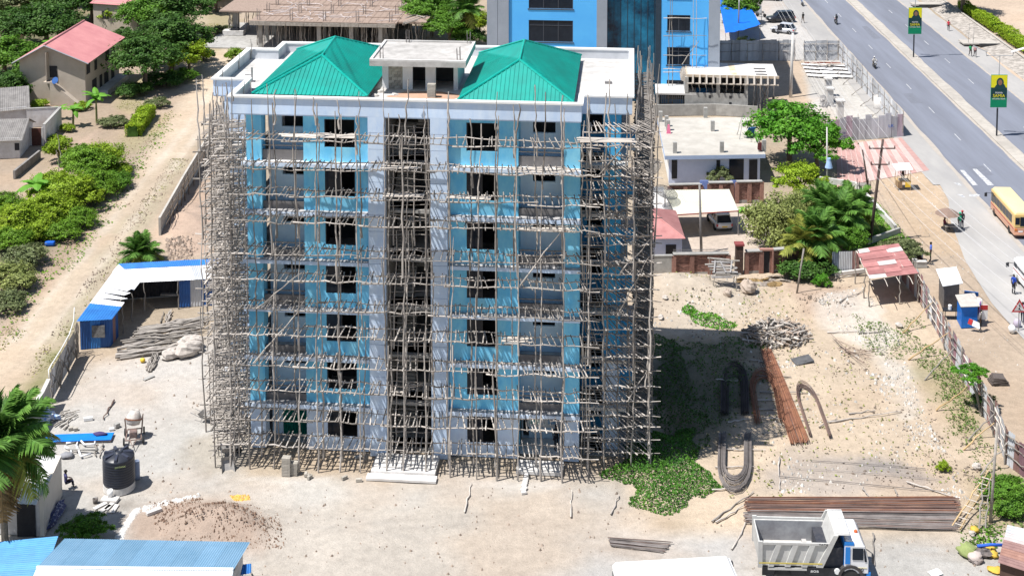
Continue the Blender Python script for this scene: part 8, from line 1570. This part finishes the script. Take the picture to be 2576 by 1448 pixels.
for i, (a, b) in enumerate((((258, 1115), (250, 1148)), ((240, 1118), (240, 1146)), ((175, 1150), (200, 1125)), ((287, 1005), (260, 1053)), ((130, 1050), (175, 1030)), ((136, 1070), (190, 1036)), ((150, 1072), (196, 1043)), ((128, 1060), (160, 1038)), ((160, 1078), (180, 1050)), ((145, 1046), (200, 1030)))):
    p, q = g(*a, .08), g(*b, .08); t = thing('stick', ['grey timber right of the white pipes', 'short grey timber among the white pipes', 'timber lying over the small pipes by the shed', 'iron rod lying alone in the open yard', 'uppermost stick of the heap below the gate', 'long stick in the heap below the gate', 'lower stick of the heap below the gate', 'pale stick left in the heap below the gate', 'crossing stick at the heap foot below the gate', 'stick sticking out at the far side of the heap below the gate'][i], 'stick', p); pole(t, 'stick', (0, 0, 0), q - p, .06, mat=greywood if i != 3 else rebar)
o = MB().blob((0, 0, .12), (.5, .35, .16), 8, 10, 5, .2).build('tyre_pile', M('grey_bag', (.3, .31, .33), (.2, .2, .22)), None, True); o.location = g(167, 1148); prop(o, 'grey round bag at the white shed corner below the pipes', 'bag')
# white shed on the left and the roofs along the bottom
wsd = thing('white_shed', 'white walled flat shed under the big palm at the left edge', 'shed', (0, 0, 0)); a, b = g(157, 1243), g(112, 1348); l_ = V((-7, .7, 0)); n_ = V((-.25, 0, 0)); H2 = 2.55
MB().hexa([b, a, a + n_, b + n_], [dn(b, H2), dn(a, H2), dn(a + n_, H2), dn(b + n_, H2)]).build('wall', M('cream_white_wall', (.72, .68, .62), (.62, .58, .52), sc=.8, big=.1), wsd); MB().hexa([b + n_ * 1.02, b + n_ * 1.02 + V((0, .25, 0)), b + l_ + V((0, .25, 0)), b + l_], [dn(p, H2 - .35) for p in (b + n_ * 1.02, b + n_ * 1.02 + V((0, .25, 0)), b + l_ + V((0, .25, 0)), b + l_)]).build('wall', old_white, wsd); MB().hexa([a + n_ * 1.02, a + n_ * 1.02 + V((0, -.25, 0)), a + l_ + V((0, -.25, 0)), a + l_], [dn(p, H2) for p in (a + n_ * 1.02, a + n_ * 1.02 + V((0, -.25, 0)), a + l_ + V((0, -.25, 0)), a + l_)]).build('wall', old_white, wsd)
MB().corr(dn(b + n_ + V((0, -.5, 0)), H2 - .3), dn(b + l_ + V((0, -.5, 0)), H2 - .3), dn(a + l_, H2 - .02), dn(a + n_, H2 - .02), 26, .02).build('roof', white_sheet, wsd); MB().bx(-1.6, -.5, -.03, -.002, 0, 2.0).build('door', dk, wsd).location = b
def roof_house(label, back_l, back_r, ridge_l, ridge_r, zb, zr, rm, rm2, drop=1.6):
    t = thing('tin_roofed_building', label, 'building', (0, 0, 0)); p = [g(*back_l, zb), g(*back_r, zb), g(*ridge_r, zr), g(*ridge_l, zr)]; n = 9
    for i in range(n): s4 = sub_lerp((p[0], p[1], p[2], p[3]), i / n, (i + 1.01) / n, 0, 1); MB().corr(*s4, 9, .016).build('roof_sheet', rm, t)
    f = [q + V((0, -3.2, -(zr - zb))) for q in (p[3], p[2])]
    for i in range(n): s4 = sub_lerp((f[0], f[1], p[2], p[3]), i / n, (i + 1.01) / n, 0, 1); MB().corr(*s4, 9, .016).build('roof_sheet', rm2, t)
    MB().path([p[3] + V((0, 0, .04)), p[2] + V((0, 0, .04))], .09, 5).build('ridge_cap', white, t); c = (p[0] + p[1] + f[0] + f[1]) / 4; w4 = [q.lerp(c, .07) for q in (f[0], f[1], p[1], p[0])]; slab('wall', w4, 0, zb - .25, old_white, t); return t
roof_house('building with a pale blue ribbed roof along the bottom edge', (163, 1353), (629, 1362), (92, 1427), (587, 1432), 2.3, 2.9, blue_roof_p, M('white_blue_sheet', (.70, .75, .80), (.62, .68, .74), rv=.1))
lr = thing('lean_to_roof', 'small blue lean-to roof at the right end of the pale blue roof', 'roof', (0, 0, 0)); MB().corr(g(604, 1445, 1.9), g(632, 1440, 1.9), g(632, 1416, 2.1), g(610, 1418, 2.1), 4, .02).build('roof_sheet', blue_sheet, lr); MB().tube(g(632, 1440, 0), g(632, 1440, 1.9), .05).build('post', greywood, lr)
lb2 = thing('blue_roof', 'bright blue ribbed roof in the bottom left corner under the palm', 'roof', (0, 0, 0)); p4 = [g(-60, 1460, 2.0), g(110, 1452, 2.0), g(146, 1348, 2.5), g(-40, 1366, 2.5)]
for i in range(5): s4 = sub_lerp(p4, 0, 1, i / 5, (i + 1.02) / 5); MB().corr(s4[0], s4[3], s4[2], s4[1], 4, .02).build('roof_sheet', M('sky_blue_sheet', (.06, .30, .58), (.05, .25, .5), rough=.45, rv=.1), lb2)
slab('wall', [q.lerp((p4[0] + p4[2]) / 2, .1) for q in p4], 0, 1.9, old_white, lb2)
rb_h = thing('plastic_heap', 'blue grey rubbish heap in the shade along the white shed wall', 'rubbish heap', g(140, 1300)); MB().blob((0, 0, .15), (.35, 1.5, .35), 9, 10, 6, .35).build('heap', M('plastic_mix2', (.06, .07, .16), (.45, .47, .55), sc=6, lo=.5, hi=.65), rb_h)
# log piles and boulders by the site shed
def log_pile(label, a0, a1, b0, b1, n, r, z1=.5, seed=0):
    t = thing('log_pile', label, 'log pile', a0); q = random.Random(seed)
    for i in range(n):
        f = q.random(); p = a0.lerp(a1, f); e = b0.lerp(b1, min(1, max(0, f + q.uniform(-.15, .15)))); z = .06 + z1 * math.sin(math.pi * f) * q.random(); d = (e - p); s = q.uniform(-.1, .1)
        pole(t, 'log', p - a0 + d * s + V((0, 0, z)), e - a0 - d * q.uniform(0, .15) + V((0, 0, z + q.uniform(-.05, .1))), r * q.uniform(.8, 1.3), mat=greywood if i % 3 else None)
    return t
log_pile('long pile of grey poles lying before the site shed', g(290, 910), g(362, 824), g(500, 878), g(528, 800), 62, .075, .55, 4); log_pile('short row of poles lying across the front of the long pile', g(364, 932), g(392, 933), g(383, 893), g(404, 890), 8, .07, .1, 5); log_pile('few poles lying at the shed mouth above the long pile', g(402, 812), g(428, 808), g(412, 782), g(436, 782), 5, .06, .1, 6)
def boulder(label, uv, r, seed, mt=stone_w, zf=.45): o = MB().blob((0, 0, r[2] * .8), r, seed, 11, 8, .2).build('boulder', mt); o.location = g(*uv); o.location.z = gz(o.location) * .8; o.rotation_euler = (0, 0, U(0, 3)); prop(o, label, 'boulder')
wboul = M('whitish_boulder', (.55, .50, .455), (.40, .36, .33), sc=2, bump=.4); bboul = M('brown_boulder', (.46, .38, .32), (.34, .28, .23), sc=2, bump=.5)
boulder('smaller whitish boulder left of the big pair by the log pile', (431, 899), (.8, .5, .4), 3, wboul); boulder('large whitish boulder by the log pile', (474, 891), (1.1, .75, .55), 4, wboul); boulder('whitish flat boulder behind the large one at the log pile', (480, 872), (.95, .6, .5), 6, wboul)
boulder('large brown boulder beside the tilted board heap', (1881, 738), (.75, .65, .6), 8, bboul); boulder('small brown boulder under the tilted board heap', (1830, 755), (.4, .35, .4), 9, bboul); boulder('white lump on the soil beside the scaffold, upper', (1672, 757), (.28, .2, .18), 11, wboul); boulder('white lump on the soil beside the scaffold, lower', (1662, 800), (.4, .22, .16), 12, wboul); boulder('whitish lump on the dark heap edge near the tin shed', (2560 - 300, 822), (.3, .25, .2), 13, wboul); boulder('white stone beside the lime shrub', (2456, 1178), (.28, .25, .22), 14, wboul)
o = MB().blob((0, 0, .15), (.2, .18, .18), 3, 8, 6, .1).build('yellow_jug', yellow, None, True); o.location = g(359, 910); prop(o, 'yellow jug lying at the end of the log pile', 'jug')
o = MB().box((0, 0, .2), (.9, .5, .4)).build('blue_bundle', M('cobalt_bundle', (.01, .12, .6), (.01, .1, .5)), None, bevel=.12); o.location = g(126, 617); prop(o, 'bright blue bundle lying at the edge of the dirt road', 'bundle')
scatter('stone_heap', [(Z((415, 610), (480, 600), (490, 655), (425, 660)), 1)], 170, .12, .3, stone_b, 31, .05)
scatter('lime_trail', [(Z((288, 1352), (300, 1340), (330, 1290), (345, 1275), (350, 1282), (325, 1320), (305, 1355)), 1), (Z((345, 1278), (400, 1260), (470, 1248), (500, 1238), (505, 1246), (420, 1268), (350, 1288)), .4)], 900, .05, .22, M('lime_white', (.75, .74, .72), (.62, .6, .58), rv=.2, island=True), 33, .1, .35)
scatter('yellow_spill', [(Z((578, 1245), (625, 1243), (630, 1256), (590, 1262)), 1)], 140, .06, .18, M('orange_powder', (.72, .46, .12), (.66, .4, .1), rv=.2, island=True), 34, .1, .3)
# ------------------------------------------------------------------ the plot on the right: steel, wood, junk
def bar_U(label, pts_l, apex, pts_r, n, mt, spread, seed, name='rebar_hoop', round_=1.):
    """bent bars: foot on the left, round the apex, foot on the right (pixels on the ground)"""
    q = random.Random(seed); o0 = g(*apex); t = thing(name, label, 'rebar', o0); A1, B1, C1 = g(*pts_l), g(*apex), g(*pts_r); mid_ = (A1 + C1) / 2; hw = (C1 - A1) / 2; ht = B1 - mid_
    for i in range(n):
        k = 1 + q.uniform(-spread, spread); dz = .06 + .3 * q.random(); pts = []
        for j_ in range(23):
            f = j_ / 22; a = math.pi * f
            if f < .3: p = mid_ - hw * k + ht * (f / .3) * .62
            elif f > .7: p = mid_ + hw * k + ht * ((1 - f) / .3) * .62
            else: aa = (f - .3) / .4 * math.pi; p = mid_ - hw * k * math.cos(aa) + ht * (.62 + .38 * math.sin(aa) * (1 + (k - 1) * 1.3))
            pts.append(p - o0 + V((0, 0, dz)))
        ln = q.uniform(.0, .03); pts[0] -= ht * ln; pts[-1] -= ht * q.uniform(0, .03); MB().path(pts, .014, 4).build('bar', mt, t)
    return t
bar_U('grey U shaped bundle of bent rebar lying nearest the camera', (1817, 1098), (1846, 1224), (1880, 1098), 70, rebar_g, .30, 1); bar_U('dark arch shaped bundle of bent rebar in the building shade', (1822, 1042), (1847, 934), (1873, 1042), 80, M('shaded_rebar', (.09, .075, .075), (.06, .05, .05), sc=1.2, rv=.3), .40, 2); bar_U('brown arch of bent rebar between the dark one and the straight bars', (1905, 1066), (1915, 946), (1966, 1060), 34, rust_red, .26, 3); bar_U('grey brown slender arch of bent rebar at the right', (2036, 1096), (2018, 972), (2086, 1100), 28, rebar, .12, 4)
def bars(label, a0, a1, b0, b1, n, mt, r=.014, z1=.15, seed=0, name='rebar_bundle', wig=.02):
    q = random.Random(seed); t = thing(name, label, 'rebar', a0)
    for i in range(n):
        f = i / max(1, n - 1); p = a0.lerp(a1, f); e = b0.lerp(b1, min(1, max(0, f + q.uniform(-.04, .04)))); d = e - p; z = .05 + z1 * q.random(); p = p - d * q.uniform(-.01, .03); e = e + d * q.uniform(-.02, .02); nr = V((-d.y, d.x, 0)).normalized()
        MB().path([p - a0 + V((0, 0, z)), p.lerp(e, .33) - a0 + nr * q.uniform(-wig, wig) * d.length * .2 + V((0, 0, z)), p.lerp(e, .66) - a0 + nr * q.uniform(-wig, wig) * d.length * .2 + V((0, 0, z)), e - a0 + V((0, 0, z))], r * q.uniform(.8, 1.5), 4).build('bar', mt[i % len(mt)] if isinstance(mt, tuple) else mt, t)
    return t
bars('straight rusty brown bars lying past the arches', g(1914, 888), g(1940, 886), g(1986, 1116), g(2034, 1112), 64, rust_red, .022, .2, 5); bars('thin rusty bars crossing the straight brown ones', g(1905, 905), g(1945, 900), g(2020, 1130), g(2008, 1110), 8, rebar, .016, .1, 6)
bars('wide flat bundle of long rusty and grey bars behind the tipper truck, rusty half', g(1886, 1256), g(1884, 1290), g(2403, 1256), g(2410, 1294), 84, (rebar, rebar, M('brown_rebar', (.20, .115, .09), (.14, .08, .065), rv=.3), rust_red), .019, .2, 7, wig=.03); bars('wide flat bundle of long bars behind the tipper truck, grey half', g(1884, 1291), g(1884, 1318), g(2410, 1295), g(2402, 1336), 68, (rebar_g, rebar_g, rebar), .019, .18, 8, wig=.03)
bars('small bundle of grey bars on the yard above the white bus', g(1530, 1354), g(1538, 1374), g(1690, 1366), g(1668, 1390), 22, (rebar_g, rebar, rebar_g), .02, .12, 9, wig=.05); bars('loose thin bars scattered above the wide flat bundle', g(2040, 1160), g(1960, 1200), g(2330, 1180), g(2400, 1240), 3, rebar_g, .018, .05, 10, wig=.08); bars('wiry bars standing askew near the slope rubble', g(2090, 850), g(2120, 900), g(2170, 930), g(2210, 880), 12, rebar, .014, .5, 11, wig=.2)
def stick_set(rows, mt, nm='timber', cat='timber', r=.05):
    for a, b, lab in rows: p, q = g(*a, .06), g(*b, .06); p.z += gz(p); q.z += gz(q); t = thing(nm, lab, cat, p); pole(t, 'stick', (0, 0, 0), q - p, r, mat=mt)
stick_set([((1790, 1230), (1870, 1228), 'pale bearer under the bottom of the grey rebar U'), ((1798, 1174), (1900, 1172), 'bearer across the middle of the grey rebar U'), ((1815, 1128), (1925, 1130), 'bearer across the arms of the grey rebar U'), ((1800, 966), (1856, 962), 'bearer under the dark rebar arch top'), ((1895, 945), (1990, 947), 'bearer under the far end of the brown arches'), ((1886, 908), (1960, 912), 'farthest bearer under the straight brown bars'), ((1910, 985), (2060, 990), 'third bearer under the straight bars'), ((1905, 1005), (2000, 1006), 'fourth bearer under the straight bars'), ((1905, 1028), (2040, 1028), 'fifth bearer under the straight bars'), ((1900, 1052), (2030, 1056), 'sixth bearer under the straight bars'), ((1830, 1060), (1890, 1052), 'bearer under the feet of the dark arch'), ((2085, 1060), (2265, 1034), 'long thin pole lying right of the arches'), ((2060, 1074), (2105, 1050), 'pale board propped right of the slender arch'), ((2135, 1040), (2200, 1030), 'white crooked batten on the plot grass'), ((2170, 1225), (2182, 1250), 'white batten standing over the flat bundle, left'), ((2250, 1230), (2260, 1252), 'white batten over the flat bundle, right'), ((2280, 1210), (2400, 1250), 'dark crooked branch at the end of the flat bundle'), ((2195, 1340), (2200, 1420), 'thin stick lying below the flat bundle'), ((1960, 1150), (1960, 1230), 'dark post lying above the flat bundle'), ((1790, 1310), (1895, 1235), 'long thin pole lying toward the rebar U'), ((1800, 1312), (1880, 1265), 'second long thin pole left of the flat bundle'), ((1840, 1380), (1890, 1290), 'forked branch left of the truck bed'), ((1168, 1286), (1186, 1214), 'lone dark stick on the yard before the scaffold'), ((1436, 1300), (1438, 1232), 'thin stick lying on the yard right of the paving stones'), ((1536, 1292), (1556, 1243), 'thin stick beside the green creeper patch'), ((2160, 838), (2230, 832), 'dark plank lying on the slope under the tin shed'), ((2100, 700), (2160, 690), 'pale pole leaning before the grey blue tin wall'), ((2110, 770), (2175, 728), 'grey plank lying by the white rubble near the tin shed'), ((2080, 835), (2180, 832), 'thin plank below the slope rubble')], None)
# stone path of pale blocks before the office
sp = thing('stepping_stones', 'broken line of pale stones leading away from the office step', 'paving', g(1322, 1196), BA)
for k in range(9): o = MB().box((U(-.05, .05), -k * .25, .05), (.32, .22, .12), (0, 0, U(-.3, .3))).build('stone', conc_l, sp)
lt = thing('board_heap', 'leaning heap of grey old boards propped on thin legs below the brick wall', 'board heap', g(1825, 742))
for i in range(12): MB().box((U(-.4, .4), .4 + i * .14, .9 + i * .09 + gz(lt.location)), (2.2 + U(-.4, .5), .2, .05), (R(8), U(-.06, .06), U(-.18, .18))).build('board', greywood if i % 3 else M('silver_board', (.34, .33, .33), (.24, .23, .23), sc=3), lt)
for i in range(3): MB().box((-.8 + i * .7, 1.1, 1.55 + gz(lt.location)), (.12, 1.2, .05), (R(33), 0, U(-.4, .4))).build('board', MATS['silver_board'], lt)
for x, y in ((-1.0, .2), (.9, .3), (-1.1, 1.9), (1.0, 2.0)): pole(lt, 'leg', (x, y - .2, 0), (x, y, 1.0 + y * .55 + gz(lt.location)), .045, mat=greywood)
fw_ = thing('firewood_pile', 'heaped pile of split grey firewood on the plot', 'firewood pile', g(1952, 846)); q = random.Random(44)
for i in range(290):
    a = q.uniform(0, 6.28); rr = q.random() ** .6; x, y = math.cos(a) * rr * 2.55, math.sin(a) * rr * 2.0; z = .1 + 1.15 * (1 - rr * rr) * q.uniform(.35, 1); an = q.uniform(0, 6.28); ln = q.uniform(.5, 1.35) / 2; ti = q.uniform(-.3, .3); v_ = V((math.cos(an) * math.cos(ti), math.sin(an) * math.cos(ti), math.sin(ti))) * ln; c_ = V((x, y, z))
    pole(fw_, 'log', c_ - v_, c_ + v_, q.uniform(.035, .08), True, mat=(greywood, None, stone_b)[i % 3] if i % 7 else boards)
dp = thing('dry_fronds', 'heap of dry grey palm fronds at the brick wall foot', 'palm fronds', g(1915, 706))
for i in range(16): link('frond', FROND[i % 4], lf_dry if i % 2 else M('grey_frond', (.34, .30, .26), (.26, .22, .19), rv=.3, island=True), dp, (U(-2, 2), U(-.8, .8), .1), (U(-.4, .4), U(-.1, .15), U(-.6, .6) + (3.1 if i % 2 else 0)), (1.7, 1.5, .5), own=True)
ob = MB().box((0, 0, .1), (1.5, .9, .05), (R(8), R(-6), .3)).build('dark_sheet', M('dark_felt', (.12, .12, .125), (.08, .08, .085)), None); ob.location = g(2018, 908); prop(ob, 'dark flat sheet lying right of the firewood pile', 'sheet')
ld = thing('ladder', 'long timber ladder lying toward the flat bundle at the right', 'ladder', g(2404, 1332)); a, b = V((0, 0, .15)), g(2492, 1222) - g(2404, 1332) + V((0, 0, 1.0)); nr = V((-(b - a).y, (b - a).x, 0)).normalized() * .25
for s in (-1, 1): pole(ld, 'rail', a + nr * s, b + nr * s * .8, .05, mat=wood2)
for k in range(9): p = a.lerp(b, (k + .6) / 10); pole(ld, 'rung', p - nr * 1.2, p + nr * 1.2, .035, True, mat=boards)
ld2 = thing('ladder', 'grey makeshift ladder leaning beside the weathered pole', 'ladder', g(2470, 1330)); a, b = V((0, 0, .0)), V((.5, 1.0, 2.6))
for s in (-1, 1): pole(ld2, 'rail', a + V((s * .2, 0, 0)), b + V((s * .18, 0, 0)), .05, mat=greywood)
for k in range(6): p = a.lerp(b, (k + .6) / 7); pole(ld2, 'rung', p - V((.25, 0, 0)), p + V((.25, 0, 0)), .03, True, mat=greywood)
rr_ = thing('rusty_roof', 'corner of a rusty tin roof at the bottom right edge', 'roof', (0, 0, 0)); r4 = [g(2509, 1414, 2.2), g(2590, 1440, 2.2), g(2592, 1334, 2.6), g(2533, 1320, 2.6)]
for i in range(5): s4 = sub_lerp(r4, 0, 1, i / 5, (i + 1.04) / 5); MB().corr(s4[0], s4[3], s4[2], s4[1], 3, .02).build('roof_sheet', (zinc_rust, M('brown_rust_sheet', (.35, .2, .16), (.26, .14, .11), rv=.1), zinc_rust, pal, zinc)[i], rr_)
slab('wall', [q.lerp((r4[0] + r4[2]) / 2, .14) for q in r4], 0, 2.1, M('dark_hut_wall', (.1, .06, .05), (.08, .05, .04)), rr_)
for i, (uv, s, mt, lab) in enumerate((((2431, 1392), (.6, .5, .42), M('olive_tarp', (.30, .36, .14), (.24, .29, .11), sc=3), 'olive green tarpaulin bundle near the rusty roof'), ((2452, 1410), (.45, .4, .35), M('pale_sack', (.55, .48, .45), (.45, .38, .36)), 'pale pink sack under the olive bundle'), ((2470, 1396), (.55, .35, .3), M('dark_scrap', (.1, .09, .09), (.2, .17, .16), sc=4), 'dark scrap heap beside the olive bundle'), ((2490, 1382), (.3, .25, .2), M('mustard_jerrycan', (.62, .42, .07), (.56, .37, .06)), 'mustard yellow jerrycan at the rusty roof, upper'), ((2498, 1398), (.28, .25, .22), MATS['mustard_jerrycan'], 'mustard yellow jerrycan at the rusty roof, lower'), ((2450, 1335), (.25, .3, .2), MATS['mustard_jerrycan'], 'yellow can in the grass above the olive bundle'), ((2444, 1344), (.2, .18, .18), wboul, 'pinkish stone under the yellow can'), ((2505, 1434), (.5, .35, .12), MATS['mustard_jerrycan'], 'yellow flattened sheet under the rusty roof'))):
    o = MB().blob((0, 0, s[2] * .6), (s[0], s[1], s[2] * .8), 60 + i, 11, 8, .3).build('bundle', mt, None, i not in (2, 6)); o.location = g(*uv); prop(o, lab, ['bundle', 'sack', 'scrap heap', 'jerrycan', 'jerrycan', 'can', 'stone', 'sheet'][i])
o = MB().path([(-.7, 0, 0), (.1, .05, .05), (.8, .1, 0)], .09, 7).build('pipe', M('cobalt_pipe', (.03, .12, .6), (.03, .1, .5)), None, True); o.location = g(2488, 1372, .5); prop(o, 'blue pipe poking out above the yellow jerrycans', 'pipe')
for i in range(5): o = MB().box((0, 0, .08 + .1 * i), (1.3 - .12 * i, .9, .08), (0, 0, U(-.2, .2))).build('pallet_board', M('dark_pallet', (.09, .075, .07), (.13, .11, .1)), None); o.location = g(2510, 962); prop(o, ['dark board at the bottom of the stack behind the plot fence', 'dark board second from the bottom behind the plot fence', 'dark board in the middle of the stack behind the plot fence', 'dark board second from the top behind the plot fence', 'dark board on top of the stack behind the plot fence'][i], 'board')
o = MB().box((0, 0, .04), (.7, .5, .03), (R(5), R(-4), .4)).build('white_sheet', white, None); o.location = g(2352, 1441); prop(o, 'white paper sheet lying right of the truck at the bottom edge', 'sheet')
sc_b = thing('white_bags', 'pair of white sacks at the road edge by the sign post', 'sacks', g(2545, 836)); MB().blob((0, 0, .3), (.3, .28, .35), 71, 9, 7, .1).build('sack', white, sc_b, True); MB().blob((.75, 1.0, .3), (.3, .3, .4), 72, 9, 7, .1).build('sack', M('lilac_sack', (.5, .45, .55), (.4, .36, .45)), sc_b, True)
wcn = MB().lathe([(.3, 0), (.32, .9), (.2, 1.0)], n=12).build('white_drum', white, None, True); wcn.location = g(2460, 780); prop(wcn, 'white drum standing behind the blue kiosk', 'drum')
